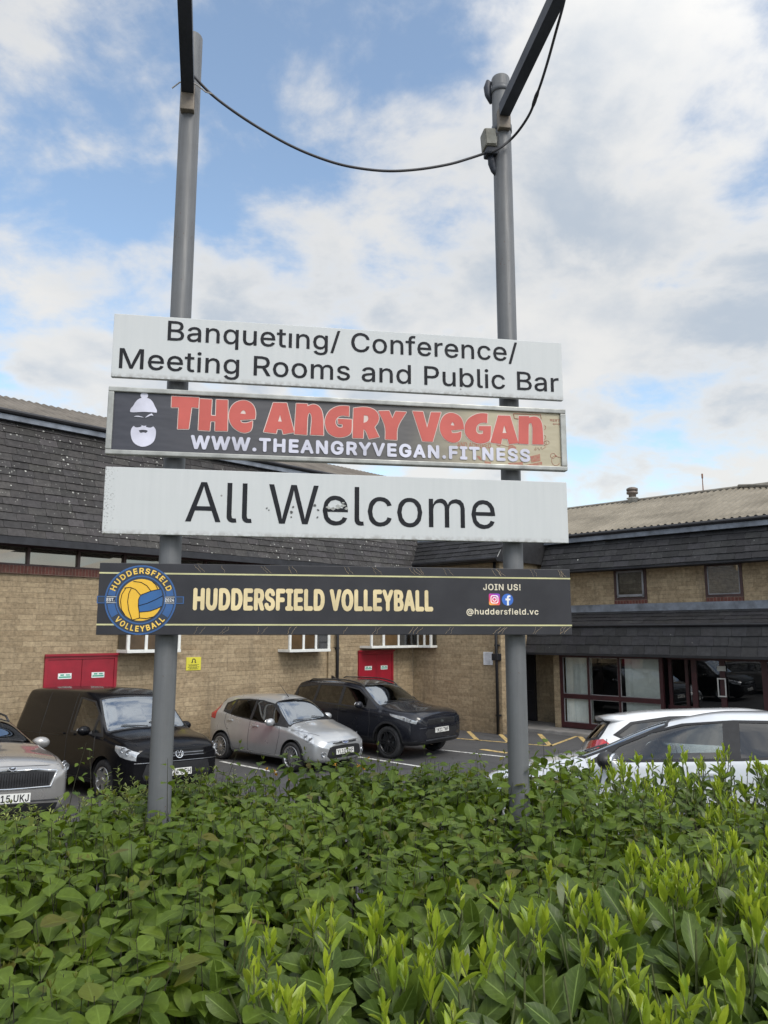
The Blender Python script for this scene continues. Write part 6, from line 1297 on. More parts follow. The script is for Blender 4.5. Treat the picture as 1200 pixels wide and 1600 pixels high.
    for xs_, ys_ in ((xc - .75, (.36, -.36)), (xc - 1.6, (.40, 0, -.40))):
        for yy in ys_:
            b = MB(); b.smooth = True; b.T = Matrix.Translation((xs_, yy, zc)); wd = .24 if len(ys_) == 2 else .2
            b.bbox(-.1, .42, -wd, wd, -.02, .14, .05); b.T = Matrix.Translation((xs_ - .08, yy, zc + .1)) @ Matrix.Rotation(R(-14), 4, 'Y'); b.bbox(-.07, .07, -wd, wd, 0, .56, .05); b.bbox(-.05, .05, -.13, .13, .60, .76, .045)
            b.build('seat', cabin_l, root)
    b = MB(); b.smooth = True; b.T = Matrix.Translation((xc - .22, -.36, S['dash_z'] - .05)) @ Matrix.Rotation(R(-62), 4, 'Y'); b.lathe([(.185 + .016 * math.cos(t), .016 * math.sin(t)) for t in np.linspace(0, 2 * math.pi, 9)], 28)
    b.smooth = False; b.box(-.18, .18, -.015, .015, -.01, .01); b.bbox(-.06, .06, -.06, .06, -.02, .02, .015); b.build('steering_wheel', cabin, root)
    if S.get('screen'):
        p = on_top(S['screen'][-1][0] - .18, 0, -.10); b = MB(); b.bbox(p.x - .03, p.x + .02, -.11, .11, p.z - .05, p.z + .02, .012); b.build('interior_mirror', trim, root)
    return root, bvh
silver = paint('silver_paint', (.46, .47, .48), .55, .30); black_p = paint('black_paint', (.005, .005, .0065), .0, .2, .08); navyblack = paint('blue_black_paint', (.008, .009, .014), .05, .25, .45)
greige = paint('warm_grey_paint', (.34, .33, .32), .5, .3); white_p = paint('white_paint', (.64, .67, .71), .0, .3); white_q = paint('pearl_white_paint', (.70, .71, .72), .0, .3)

FIESTA = dict(L=3.95, W=1.72, wb=2.49, fo=.80, rw=.305, rim=.225, cowl=.95, cut_z=.88, paint=silver, seat_z=.42, dash_z=.95, hood_crown=.045,
  st=[(0, .34, .50, .60, .42, .46, .36), (.05, .24, .55, .66, .62, .64, .50), (.22, .20, .63, .76, .80, .78, .60), (.58, .19, .72, .865, .86, .82, .66), (.95, .19, .81, .955, .87, .84, .68), (1.72, .19, .87, 1.40, .875, .845, .555), (2.3, .19, .91, 1.475, .875, .84, .56), (3.1, .19, 1.0, 1.445, .875, .83, .54), (3.55, .20, 1.03, 1.38, .85, .81, .50), (3.80, .26, 1.02, 1.16, .80, .79, .52), (3.9, .30, .88, .98, .74, .74, .50), (3.95, .38, .66, .76, .62, .62, .46)],
  daylight=[(1.02, .88), (1.32, 1.10), (1.72, 1.345), (2.1, 1.40), (2.6, 1.405), (3.05, 1.375), (3.42, 1.27), (3.36, 1.08), (2.8, 1.00), (1.9, .93)],
  side_glass=[([(1.38, .935), (1.42, 1.13), (1.76, 1.325), (2.1, 1.375), (2.24, 1.38), (2.24, .98), (1.9, .955)], 't'), ([(2.33, .985), (2.33, 1.38), (2.6, 1.378), (3.02, 1.35), (3.05, 1.05), (2.8, 1.02)], 't'), ([(3.10, 1.115), (3.09, 1.335), (3.36, 1.25), (3.32, 1.14)], 't')],
  screen=[(.98, .68), (1.06, .70), (1.40, .62), (1.70, .54), (1.74, .30), (1.75, 0)][:4] , head=[[(.20, .615), (.30, .74), (.62, .865), (.90, .935), (.80, .80), (.50, .68), (.30, .605)]], head_y=.36, tail=[[(3.62, .90), (3.58, 1.16), (3.66, 1.30), (3.78, 1.20), (3.86, 1.0), (3.85, .92)]], tail_y=.5,
  grille=[[(0, .30), (.42, .30), (.50, .36), (.44, .53), (.36, .55), (0, .56)]], rear=[(0, 1.36), (.48, 1.34), (.62, 1.06), (0, 1.02)],
  seams=[[(1.28, .95), (1.24, .72), (1.30, .42), (1.36, .30)], [(2.28, 1.0), (2.30, .7), (2.30, .30)], [(3.20, 1.06), (3.22, .85), (3.02, .62), (2.86, .30)], [(1.36, .30), (2.86, .30)]], hoodline=[(.24, .52), (.55, .64), (.93, .72)], handles=[(2.08, .85), (3.02, .91)], mirror=(1.44, .93), mirror_mat=silver, handle_mat=silver,
  plate=(.43, 'YL10 PHF'), badge=('oval', .625, .075), badge_tilt=35, bars=[('h', .612, .34, .014, trim), ('h', .630, .36, .006, chrome), ('fog', .58, .40, .055, lens_in), ('h', .37, .38, .006, trim)], spokes=15, spoke_w=(.012, .012), rim_mat=alloy, aerial=(1.85, .42), plate_tilt=4)
def place(wheel_px, side, S, heading, rear):
    """centre of a car whose front or rear wheel on one side stands at a photo point"""
    p = on_ground(*wheel_px); h = Vector((math.cos(R(heading)), math.sin(R(heading)))); l = Vector((-h.y, h.x))
    xo = (S['L'] / 2 - S['fo']) - (S['wb'] if rear else 0); q = Vector((p.x, p.y)) - h * xo - l * side * (S['W'] / 2 - .1); return q.x, q.y
build_car('silver_hatchback', 'small silver five-door hatchback parked between the black van and black off-roader', FIESTA, place((347, 1186), -1, FIESTA, -42, True), -42)

OFFROAD = dict(L=4.60, W=1.90, wb=2.74, fo=.90, rw=.37, rim=.265, cowl=1.18, cut_z=1.08, paint=navyblack, seat_z=.62, dash_z=1.10, hood_crown=.04, arch_trim=True,
  st=[(0, .50, .78, .90, .56, .58, .48), (.05, .38, .90, 1.00, .78, .78, .64), (.25, .32, .97, 1.08, .90, .89, .74), (.8, .29, 1.02, 1.13, .93, .92, .77), (1.18, .29, 1.04, 1.18, .935, .92, .78), (2.0, .29, 1.08, 1.62, .935, .92, .65), (2.6, .29, 1.09, 1.70, .935, .92, .66), (3.8, .29, 1.11, 1.69, .935, .915, .64), (4.25, .32, 1.12, 1.62, .92, .90, .60), (4.46, .38, 1.08, 1.26, .88, .87, .62), (4.55, .42, .95, 1.06, .84, .84, .60), (4.6, .5, .8, .9, .7, .7, .5)],
  daylight=[(1.28, 1.10), (1.60, 1.33), (2.0, 1.545), (2.6, 1.62), (3.7, 1.61), (4.28, 1.52), (4.22, 1.22), (3.6, 1.17), (2.2, 1.125)],
  side_glass=[([(1.62, 1.135), (1.66, 1.32), (2.02, 1.515), (2.46, 1.58), (2.46, 1.16), (2.2, 1.15)], 't'), ([(2.56, 1.165), (2.56, 1.585), (3.36, 1.58), (3.40, 1.185)], 't'), ([(3.48, 1.19), (3.46, 1.578), (4.2, 1.49), (4.15, 1.25)], 't')],
  screen=[(1.24, .78), (1.32, .80), (1.66, .73), (2.02, .64)], head=[[(.10, .835), (.08, .905), (.40, .985), (.86, 1.03), (.80, .985), (.42, .90)]], head_y=.47,
  grille=[[(0, .80), (.50, .80), (.52, .92), (0, .945)], [(0, .50), (.55, .50), (.62, .62), (.55, .70), (0, .70)]], blacklow=[[(-.1, .28), (-.1, .44), (.6, .42), (4.1, .42), (4.7, .50), (4.7, .28)]],
  seams=[[(1.50, 1.10), (1.46, .80), (1.50, .45)], [(2.52, 1.12), (2.54, .45)], [(3.52, 1.16), (3.50, .85), (3.26, .45)], [(1.50, .45), (3.26, .45)]], hoodline=[(.15, .72), (.6, .80), (1.15, .84)], handles=[(2.32, 1.02), (3.32, 1.04)], mirror=(1.72, 1.14), plate=(.66, 'YK22 TWF'), badge=('small', .865, .05), bars=[('h', .83, .48, .008, trim), ('h', .87, .49, .008, trim), ('h', .905, .49, .008, trim), ('h', .45, .60, .02, mat('satin_bumper', (.05, .052, .058), .4, .4)), ('h', .735, .80, .012, navyblack)],
  spokes=5, spoke_w=(.022, .016), spoke_off=(-.035, .035), rim_mat=alloy_b, rails=(1.9, 3.9, .62), fin=3.6, lamp_spots=[(-.03, 0, .04), (-.2, .02, .035)], mats={}, plate_tilt=3)
build_car('black_off_roader', 'large black off-road car with roof rails parked in front of the red double door', OFFROAD, place((609, 1185), -1, OFFROAD, -41, False), -41)

VAN = dict(L=4.50, W=1.855, wb=2.755, fo=.88, rw=.33, rim=.21, cowl=.90, cut_z=1.0, paint=black_p, seat_z=.62, dash_z=1.12, hood_crown=.04, crown=.03,
  st=[(0, .42, .72, .84, .52, .54, .46), (.05, .28, .78, .88, .78, .78, .64), (.28, .22, .87, .98, .90, .90, .74), (.6, .2, .92, 1.04, .93, .92, .80), (.90, .2, .97, 1.10, .935, .925, .81), (1.60, .2, 1.02, 1.68, .935, .925, .70), (2.1, .2, 1.04, 1.79, .935, .925, .72), (3.4, .2, 1.06, 1.81, .935, .925, .72), (4.25, .22, 1.06, 1.79, .93, .92, .71), (4.42, .28, 1.08, 1.70, .91, .90, .68), (4.47, .34, 1.0, 1.52, .88, .87, .66), (4.5, .42, .9, 1.3, .8, .8, .6)],
  daylight=[(.98, 1.02), (1.24, 1.32), (1.60, 1.60), (2.05, 1.665), (2.12, 1.66), (2.12, 1.05)],
  side_glass=[([(1.36, 1.085), (1.38, 1.40), (1.63, 1.58), (2.04, 1.635), (2.06, 1.085)], 'c'), ([(1.10, 1.08), (1.27, 1.28), (1.31, 1.28), (1.31, 1.08)], 'c')],
  screen=[(.93, .80), (1.0, .83), (1.30, .76), (1.56, .69)], head=[[(.05, .68), (.05, .81), (.30, .89), (.52, .91), (.50, .83), (.34, .74)]], head_y=.50,
  grille=[[(0, .72), (.48, .71), (.50, .79), (0, .80)], [(0, .36), (.62, .36), (.66, .44), (.60, .62), (0, .62)]],
  seams=[[(1.22, 1.02), (1.18, .8), (1.22, .32)], [(2.22, 1.72), (2.22, 1.12), (2.2, .32)], [(3.3, 1.72), (3.3, .9), (3.1, .32)], [(1.22, .32), (3.1, .32)], [(2.3, .98), (4.3, .98)]], hoodline=[(.15, .70), (.5, .80), (.86, .86)], handles=[(2.02, 1.02), (2.42, 1.02)], mirror=(1.38, 1.06), handle_mat=black_p, plate=(.46, 'LJ24 OEH'), badge=('letters', .755, .075), badge_tilt=14, bars=[('h', .765, .48, .008, mat('dim_chrome', (.25, .25, .26), .3, .8)), ('h', .72, .5, .006, MATS['dim_chrome']), ('h', .44, .6, .008, trim), ('h', .64, .80, .007, MATS['dim_chrome'])],
  spokes=5, spoke_w=(.05, .04), rim_mat=alloy, lamp_spots=[(-.03, .02, .05), (-.16, .02, .045)], plate_tilt=5)
pv = on_ground(276, 1250); hv = -42.
build_car('black_van', 'black panel van with wide windscreen parked beside the left post', VAN, (pv.x - math.cos(R(hv)) * 2.25, pv.y - math.sin(R(hv)) * 2.25), hv, cat='van')

ESTATE = dict(L=4.66, W=1.81, wb=2.69, fo=.90, rw=.32, rim=.22, cowl=1.20, cut_z=.95, paint=greige, seat_z=.42, dash_z=.98, hood_crown=.045,
  st=[(0, .38, .66, .77, .56, .58, .48), (.05, .26, .74, .84, .72, .72, .58), (.28, .20, .80, .91, .82, .81, .68), (.8, .19, .86, .98, .92, .90, .76), (1.2, .19, .92, 1.05, .925, .91, .76), (2.0, .19, .95, 1.39, .925, .90, .60), (2.6, .19, .96, 1.46, .925, .90, .605), (3.6, .19, .99, 1.44, .925, .89, .59), (4.3, .22, 1.0, 1.36, .90, .87, .56), (4.5, .28, .98, 1.15, .86, .84, .56), (4.6, .34, .86, .96, .80, .8, .55), (4.66, .42, .7, .8, .66, .66, .5)],
  daylight=[(1.32, .985), (1.62, 1.18), (2.0, 1.335), (2.6, 1.395), (3.5, 1.38), (4.2, 1.29), (4.1, 1.06), (2.6, 1.02)],
  side_glass=[([(1.60, 1.02), (1.66, 1.17), (2.04, 1.315), (2.5, 1.365), (2.5, 1.045)], 'c'), ([(2.58, 1.045), (2.58, 1.367), (3.3, 1.355), (3.36, 1.065)], 'c'), ([(3.44, 1.07), (3.40, 1.35), (4.1, 1.26), (4.02, 1.09)], 't')],
  screen=[(1.24, .75), (1.32, .78), (1.7, .68), (2.02, .585)], head=[[(.06, .63), (.06, .76), (.30, .85), (.60, .89), (.54, .80), (.32, .68)]], head_y=.50, grille=[[(0, .56), (.48, .57), (.55, .74), (.30, .76), (0, .745)], [(0, .25), (.60, .25), (.62, .36), (0, .37)]],
  seams=[[(1.5, .98), (1.44, .7), (1.5, .32)], [(2.54, 1.0), (2.56, .32)], [(3.5, 1.04), (3.45, .7), (3.25, .32)]], hoodline=[(.14, .60), (.6, .72), (1.17, .80)], handles=[(2.34, .9), (3.32, .93)], mirror=(1.66, 1.01), plate=(.44, 'KX15 UKJ'), badge=('wing', .80, .048), badge_tilt=45,
  bars=[('loop', [(0, .765), (.32, .775), (.57, .755), (.50, .56), (0, .55), (-.50, .56), (-.57, .755), (-.32, .775)], .012, chrome), ('v', .57, .735, .46, 30, trim), ('h', .40, .62, .008, trim)], spokes=10, rim_mat=alloy, rails=(2.0, 4.0, .56), lamp_spots=[(-.04, 0, .05), (-.18, .03, .045)], plate_tilt=4)
he = -46.; dE = pix_ray(11, 1246); dE = dE * (9.9 / dE.y)
build_car('grey_estate', 'warm silver estate car with chrome framed grille at the left edge beside the van', ESTATE, (dE.x - math.cos(R(he)) * 2.33, dE.y - math.sin(R(he)) * 2.33), he)

WHITE = dict(L=4.28, W=1.80, wb=2.63, fo=.88, rw=.32, rim=.225, cowl=1.08, cut_z=.95, paint=white_p, seat_z=.42, dash_z=.99, hood_crown=.05,
  st=[(0, .40, .62, .72, .54, .56, .46), (.05, .28, .70, .80, .76, .76, .60), (.28, .20, .77, .90, .88, .87, .70), (.7, .19, .85, .98, .92, .90, .75), (1.08, .19, .92, 1.05, .925, .905, .76), (1.95, .19, .96, 1.37, .925, .90, .60), (2.5, .19, .98, 1.45, .925, .90, .605), (3.3, .19, 1.02, 1.435, .925, .89, .59), (3.85, .22, 1.05, 1.36, .90, .87, .55), (4.08, .28, 1.02, 1.14, .86, .84, .56), (4.2, .34, .88, .98, .80, .8, .55), (4.28, .42, .7, .8, .66, .66, .5)],
  daylight=[(1.22, .985), (1.46, 1.13), (1.74, 1.265), (2.1, 1.355), (2.55, 1.385), (3.2, 1.375), (3.62, 1.31), (3.56, 1.10), (2.6, 1.035)],
  side_glass=[([(1.40, 1.015), (1.52, 1.135), (1.78, 1.255), (2.12, 1.335), (2.46, 1.36), (2.46, 1.055)], 'c'), ([(2.60, 1.06), (2.60, 1.362), (3.14, 1.35), (3.2, 1.10)], 't'), ([(3.27, 1.11), (3.22, 1.345), (3.54, 1.29), (3.5, 1.13)], 't')],
  screen=[(1.12, .75), (1.2, .78), (1.6, .68), (1.97, .585)], head=[[(.06, .60), (.06, .72), (.30, .82), (.66, .88), (.60, .79), (.32, .66)]], head_y=.48, grille=[[(0, .30), (.6, .3), (.62, .48), (0, .5)]], rear=[(0, 1.33), (.5, 1.31), (.64, 1.08), (0, 1.05)],
  seams=[[(1.40, .98), (1.34, .7), (1.4, .3)], [(2.53, 1.0), (2.54, .3)], [(3.45, 1.06), (3.4, .8), (3.2, .3)]], hoodline=[(.18, .60), (.6, .74), (1.05, .80)], handles=[(2.3, .92), (3.25, .96)], mirror=(1.44, .97), mirror_mat=trim, spokes=10, rim_mat=alloy, plate=(.42, ''), lamp_spots=[(-.04, 0, .05)])
hw_ = 151.
dW = pix_ray(1152, 1160); dW = dW * (6.95 / dW.y)
build_car('white_hatchback', 'white hatchback with black window pillars facing left just behind the hedge', WHITE, (dW.x + .39 * math.cos(R(hw_)) + .82 * math.sin(R(hw_)), dW.y + .39 * math.sin(R(hw_)) - .82 * math.cos(R(hw_))), hw_)

TOURER = dict(L=4.60, W=1.84, wb=2.7, fo=.92, rw=.33, rim=.235, cowl=1.15, cut_z=.95, paint=white_q, seat_z=.45, dash_z=.99, hood_crown=.05,
  st=[(0, .40, .66, .76, .56, .58, .48), (.05, .28, .74, .84, .78, .78, .62), (.28, .20, .80, .92, .89, .88, .72), (.8, .19, .88, 1.0, .92, .90, .76), (1.15, .19, .94, 1.08, .925, .91, .76), (1.95, .19, .98, 1.42, .925, .90, .61), (2.6, .19, 1.0, 1.52, .925, .90, .62), (3.5, .19, 1.03, 1.50, .925, .89, .60), (4.10, .22, 1.06, 1.44, .90, .87, .57), (4.36, .28, 1.06, 1.25, .88, .86, .58), (4.5, .32, .98, 1.08, .84, .84, .58), (4.57, .38, .86, .95, .78, .78, .55), (4.6, .42, .7, .8, .66, .66, .5)],
  daylight=[(1.32, 1.02), (1.62, 1.20), (2.0, 1.36), (2.6, 1.45), (3.5, 1.43), (3.98, 1.36), (4.22, 1.20), (4.10, 1.14), (2.6, 1.06)],
  side_glass=[([(1.60, 1.05), (1.66, 1.20), (2.04, 1.345), (2.5, 1.42), (2.5, 1.08)], 'c'), ([(2.58, 1.08), (2.58, 1.42), (3.3, 1.405), (3.36, 1.10)], 't'), ([(3.43, 1.11), (3.40, 1.40), (3.95, 1.335), (4.15, 1.20), (4.06, 1.16)], 't')],
  screen=[(1.2, .75), (1.28, .78), (1.66, .70), (1.97, .60)], tail=[[(4.24, .98), (4.23, 1.06), (4.34, 1.15), (4.56, 1.13), (4.61, .99)]], tail_y=.40, rear=[(0, 1.40), (.52, 1.38), (.68, 1.14), (0, 1.10)], head=[[(.06, .62), (.06, .75), (.30, .85), (.66, .90), (.60, .82), (.32, .69)]],
  seams=[[(1.5, 1.0), (1.44, .7), (1.5, .32)], [(2.54, 1.04), (2.56, .32)], [(3.5, 1.08), (3.45, .7), (3.25, .32)], [(4.3, 1.15), (4.34, .9), (4.40, .6)]], hoodline=[(.18, .60), (.6, .74), (1.1, .80)], handles=[(2.34, .95), (3.32, .98)], mirror=(1.64, 1.04), spokes=10, rim_mat=alloy, spoiler=(4.0, 4.34, .60, 1.44), rplate=(.8, ''))
dT = pix_ray(928, 1160); dT = dT * (9.9 / dT.y)
build_car('white_tourer', 'white car with roof spoiler and red tail light behind the white hatchback', TOURER, (dT.x + 2.30, dT.y + .40), -10)

# ------------------------------------------------------------------ the planting
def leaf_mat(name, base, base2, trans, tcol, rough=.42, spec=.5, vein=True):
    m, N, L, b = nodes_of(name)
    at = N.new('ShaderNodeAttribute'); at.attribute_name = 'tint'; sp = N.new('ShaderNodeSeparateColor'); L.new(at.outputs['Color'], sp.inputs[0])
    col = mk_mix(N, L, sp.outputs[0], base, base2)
    tc = N.new('ShaderNodeTexCoord'); nz = mk_range(N, L, mk_noise(N, L, tc.outputs['Object'], 55., 3), .3, .7, .82, 1.14)
    g = N.new('ShaderNodeCombineColor')
    for i in range(3): L.new(nz, g.inputs[i])
    col = mk_mix(N, L, 1., col, g.outputs[0], 'MULTIPLY')
    if vein:
        a2 = N.new('ShaderNodeAttribute'); a2.attribute_name = 'leaf_pos'; s2 = N.new('ShaderNodeSeparateColor'); L.new(a2.outputs['Color'], s2.inputs[0])
        mid = mk_range(N, L, s2.outputs[1], .03, .09, 1., 0.)
        fr_ = mk_math(N, L, 'FRACT', mk_math(N, L, 'MULTIPLY', mk_math(N, L, 'SUBTRACT', s2.outputs[0], mk_math(N, L, 'MULTIPLY', s2.outputs[1], .22)), 8.))
        side = mk_math(N, L, 'MULTIPLY', mk_range(N, L, mk_math(N, L, 'ABSOLUTE', mk_math(N, L, 'SUBTRACT', fr_, .5)), .05, .16, 1., 0.), .13)
        col = mk_mix(N, L, mk_math(N, L, 'MULTIPLY', mk_math(N, L, 'MAXIMUM', mid, side), mk_math(N, L, 'MULTIPLY', sp.outputs[1], .7)), col, tuple(min(1, c * 2.0 + .035) for c in base2))
        bp = N.new('ShaderNodeBump'); bp.inputs['Strength'].default_value = .2; bp.inputs['Distance'].default_value = .003; L.new(mk_math(N, L, 'MAXIMUM', mid, side), bp.inputs['Height']); bp.invert = True; L.new(bp.outputs[0], b.inputs['Normal'])
    # blemishes: bronze tips on some leaves
    col = mk_mix(N, L, sp.outputs[2], col, (.13, .055, .025))
    L.new(col, b.inputs['Base Color']); b.inputs['Roughness'].default_value = rough; b.inputs['Specular IOR Level'].default_value = spec
    tr = N.new('ShaderNodeBsdfTranslucent'); tcm = mk_mix(N, L, .5, col, tcol); L.new(tcm, tr.inputs[0])
    mx = N.new('ShaderNodeMixShader'); mx.inputs[0].default_value = trans; L.new(b.outputs[0], mx.inputs[1]); L.new(tr.outputs[0], mx.inputs[2])
    L.new(mx.outputs[0], N['Material Output'].inputs[0]); return m
def leaf_template(widths, fold, droop, nx=2, wave=0.):
    """rows along the leaf (unit length along +X, face up +Z); returns verts, faces, vein mask"""
    V, F, M_ = [], [], []; n = len(widths); across = 2 * nx + 1
    for i, w in enumerate(widths):
        t = i / (n - 1)
        for j in range(-nx, nx + 1):
            s = j / nx; V.append((t - .02 * abs(s), s * w, fold * abs(s) * w - droop * t * t + wave * math.sin(t * 9 + j) * abs(s) * w)); M_.append((t, abs(s)))
    for i in range(n - 1):
        for j in range(across - 1): a = i * across + j; F.append((a, a + across, a + across + 1, a + 1))
    return np.array(V), np.array(F), np.array(M_)
LILAC = [leaf_template([.03, .21, .325, .345, .30, .215, .115, .012], f, d, 2, w) for f, d, w in ((.20, .10, .0), (.32, .22, .05), (.12, .30, .03))]
LAUREL = [leaf_template([.03, .09, .145, .185, .21, .205, .15, .02], f, d, 2, w) for f, d, w in ((.28, .06, 0.), (.16, .18, .04), (.40, .02, .02))]
SHOOT = [leaf_template([.02, .075, .115, .12, .085, .01], f, d, 1) for f, d in ((.75, -.05), (.95, .06), (.6, -.12))]
NEEDLE = [leaf_template([.05, .14, .13, .02], .3, d, 1) for d in (.0, .15)]
class Leaves:
    def __init__(s): s.V = []; s.F = []; s.C = []; s.E = []; s.n = 0; s.N = 0
    def add(s, tpl, pos, xdir, up, size, tint, vein=1., bronze=0., wid=1.):
        V, F, M_ = tpl; x = np.array(xdir, float); x /= np.linalg.norm(x); u = np.array(up, float); y = np.cross(u, x); ly = np.linalg.norm(y)
        if ly < 1e-4: y = np.array((1., 0, 0)); ly = 1
        y /= ly; z = np.cross(x, y); R_ = np.stack((x, y * wid, z)); s.V.append(V @ R_ * size + np.array(pos)); s.F.append(F + s.n)
        c = np.zeros((len(V), 4)); c[:, 0] = tint; c[:, 1] = vein; c[:, 2] = bronze; c[:, 3] = 1; s.C.append(c); e = np.ones((len(V), 4)); e[:, :2] = M_; s.E.append(e); s.n += len(V); s.N += 1
    def build(s, name, m, parent):
        V = np.concatenate(s.V); F = np.concatenate(s.F); C = np.concatenate(s.C)
        me = bpy.data.meshes.new(name); me.vertices.add(len(V)); me.vertices.foreach_set('co', V.ravel()); me.loops.add(F.size); me.loops.foreach_set('vertex_index', F.ravel().astype(np.int32))
        me.polygons.add(len(F)); me.polygons.foreach_set('loop_start', np.arange(0, F.size, 4, dtype=np.int32)); me.polygons.foreach_set('loop_total', np.full(len(F), 4, dtype=np.int32)); me.polygons.foreach_set('use_smooth', np.ones(len(F), dtype=bool))
        me.update(calc_edges=True); ca = me.color_attributes.new('tint', 'FLOAT_COLOR', 'POINT'); ca.data.foreach_set('color', C.ravel()); cb = me.color_attributes.new('leaf_pos', 'FLOAT_COLOR', 'POINT'); cb.data.foreach_set('color', np.concatenate(s.E).ravel()); me.materials.append(m); return link(name, me, parent)
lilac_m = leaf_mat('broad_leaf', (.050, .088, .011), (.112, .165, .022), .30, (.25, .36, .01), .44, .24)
laurel_m = leaf_mat('laurel_leaf', (.042, .074, .011), (.088, .130, .020), .24, (.20, .30, .01), .34, .28)
shoot_m = leaf_mat('laurel_young_leaf', (.18, .28, .02), (.34, .41, .03), .38, (.42, .55, .05), .38, .5)
gold_m = leaf_mat('golden_leaf', (.17, .24, .04), (.36, .40, .12), .30, (.4, .5, .1), .5, .3, False)
stem_m = mat('green_stem', (.085, .10, .035), .6, 0, .25, 30); twig_m = mat('brown_twig', (.035, .034, .018), .85, 0, .25, 30)
def n2(x, y, f, s): return math.sin(x * f + s) * math.cos(y * f * 1.3 - s * 1.7) + .5 * math.sin(x * f * 2.3 - y * f * 1.9 + s * 3)
def back_edge(x): return np.interp(x, [-5, -2.4, -1.9, -1.25, -.5, .5, 3, 5], [3.6, 3.9, 4.5, 5.3, 5.95, 6.0, 5.9, 5.9])
def front_edge(x): return np.interp(x, [-5, -1.2, -.3, .3, 5], [2.02, 1.98, 1.90, 1.78, 1.75])
def top(x, y):
    z = CAMZ - .93 + .045 * n2(x, y, 2.1, .4) + .025 * n2(x, y, 5.3, 2.0) + .03 * smooth(.6, 2.2, x) * smooth(3.2, 5.4, y)
    z -= .055 * smooth(.2, -.8, x) * 0 + .55 * (1 - smooth(front_edge(x) - .42, front_edge(x) + .22, y)); return z
def is_laurel(x, y):
    k = .16 * n2(x, y, 3.1, 1.1)
    return (x > -.42 + k and y < 2.72 + .55 * smooth(.0, 1.5, x) + k) or (x > 1.45 + k and y > 4.35 + k)
rnd = random.Random(11)
hedge = empty('broadleaf_hedge', 'broad dark green hedge of heart shaped leaves filling the left and middle', 'hedge', Matrix.Translation((0, 3.8, 1.0)))
OFF = Vector((0, 3.8, 1.0))
LV = Leaves(); ST = MB(); ST.smooth = True
def lilac_shoot(x, y, zt, pairs, s0, tall=0., stem=True, bronze=.0):
    lean = Vector((rnd.gauss(0, .16), rnd.gauss(-.10, .16), 1)).normalized(); ln = .058 * pairs + .10 + tall
    tip = Vector((x, y, zt)); base = tip - lean * ln; az = rnd.uniform(0, math.pi); tb = rnd.gauss(0, .16)
    if stem: ST.tube([base - OFF - Vector((0, 0, .12)), (base + tip) / 2 - OFF + Vector((rnd.gauss(0, .008), rnd.gauss(0, .008), 0)), tip - OFF], [.0024, .0020, .0011], 4, False)
    for k in range(pairs):
        t = (k + .5) / pairs; p = base + lean * (.10 * (1 - 0) + (ln - .10) * t); sz = s0 * (1.05 - .55 * t ** 1.6) * rnd.uniform(.66, 1.22)
        for q in (0, math.pi):
            if rnd.random() < .07: continue
            a = az + q + rnd.gauss(0, .22); el = rnd.gauss(-.80 + 1.15 * t ** 2, .26); d = Vector((math.cos(a) * math.cos(el), math.sin(a) * math.cos(el), math.sin(el)))
            pet = Vector((math.cos(a), math.sin(a), .35)) * (.010 + .016 * (1 - t)); up = Vector((rnd.gauss(0, .22), rnd.gauss(-.12, .22), 1))
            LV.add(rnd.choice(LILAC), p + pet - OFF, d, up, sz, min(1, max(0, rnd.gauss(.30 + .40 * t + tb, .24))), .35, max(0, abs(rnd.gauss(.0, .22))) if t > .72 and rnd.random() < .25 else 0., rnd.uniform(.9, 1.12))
        az += math.pi / 2 + rnd.gauss(0, .15)
    if rnd.random() < .35:
        for q in (0, 2.1, 4.2): LV.add(SHOOT[0], tip - OFF, (math.cos(q + az) * .35, math.sin(q + az) * .35, 1), (math.cos(q + az), math.sin(q + az), .2), .030 * rnd.uniform(.7, 1.2), .9, .2, .5 * rnd.random(), 1.5)
def scatter(x0, x1, y0, y1, per_m2):
    n = int((x1 - x0) * (y1 - y0) * per_m2)
    for _ in range(n): yield rnd.uniform(x0, x1), rnd.uniform(y0, y1)
for x, y in scatter(-5.2, 5.2, 1.55, 6.0, 105):
    if y > back_edge(x) + rnd.gauss(0, .08) or y < front_edge(x) - .42 or is_laurel(x, y): continue
    if abs(x) > .62 * y + 1.5: continue
    z = top(x, y) + rnd.gauss(0, .035); lilac_shoot(x, y, z + (.10 if rnd.random() < .035 else 0), rnd.choice((3, 4, 4, 5)), .108 + .036 * smooth(3.8, 2.4, y))
for x, y in scatter(-5.2, 5.2, 1.6, 5.9, 62):       # a lower layer that closes the gaps
    if y > back_edge(x) - .1 or abs(x) > .62 * y + 1.5: continue
    if y < front_edge(x) - .25 or (x < -.1 and y < 2.35 and rnd.random() < .75): continue
    lilac_shoot(x, y, top(x, y) - rnd.uniform(.16,   .34), 3, .10, 0, True)
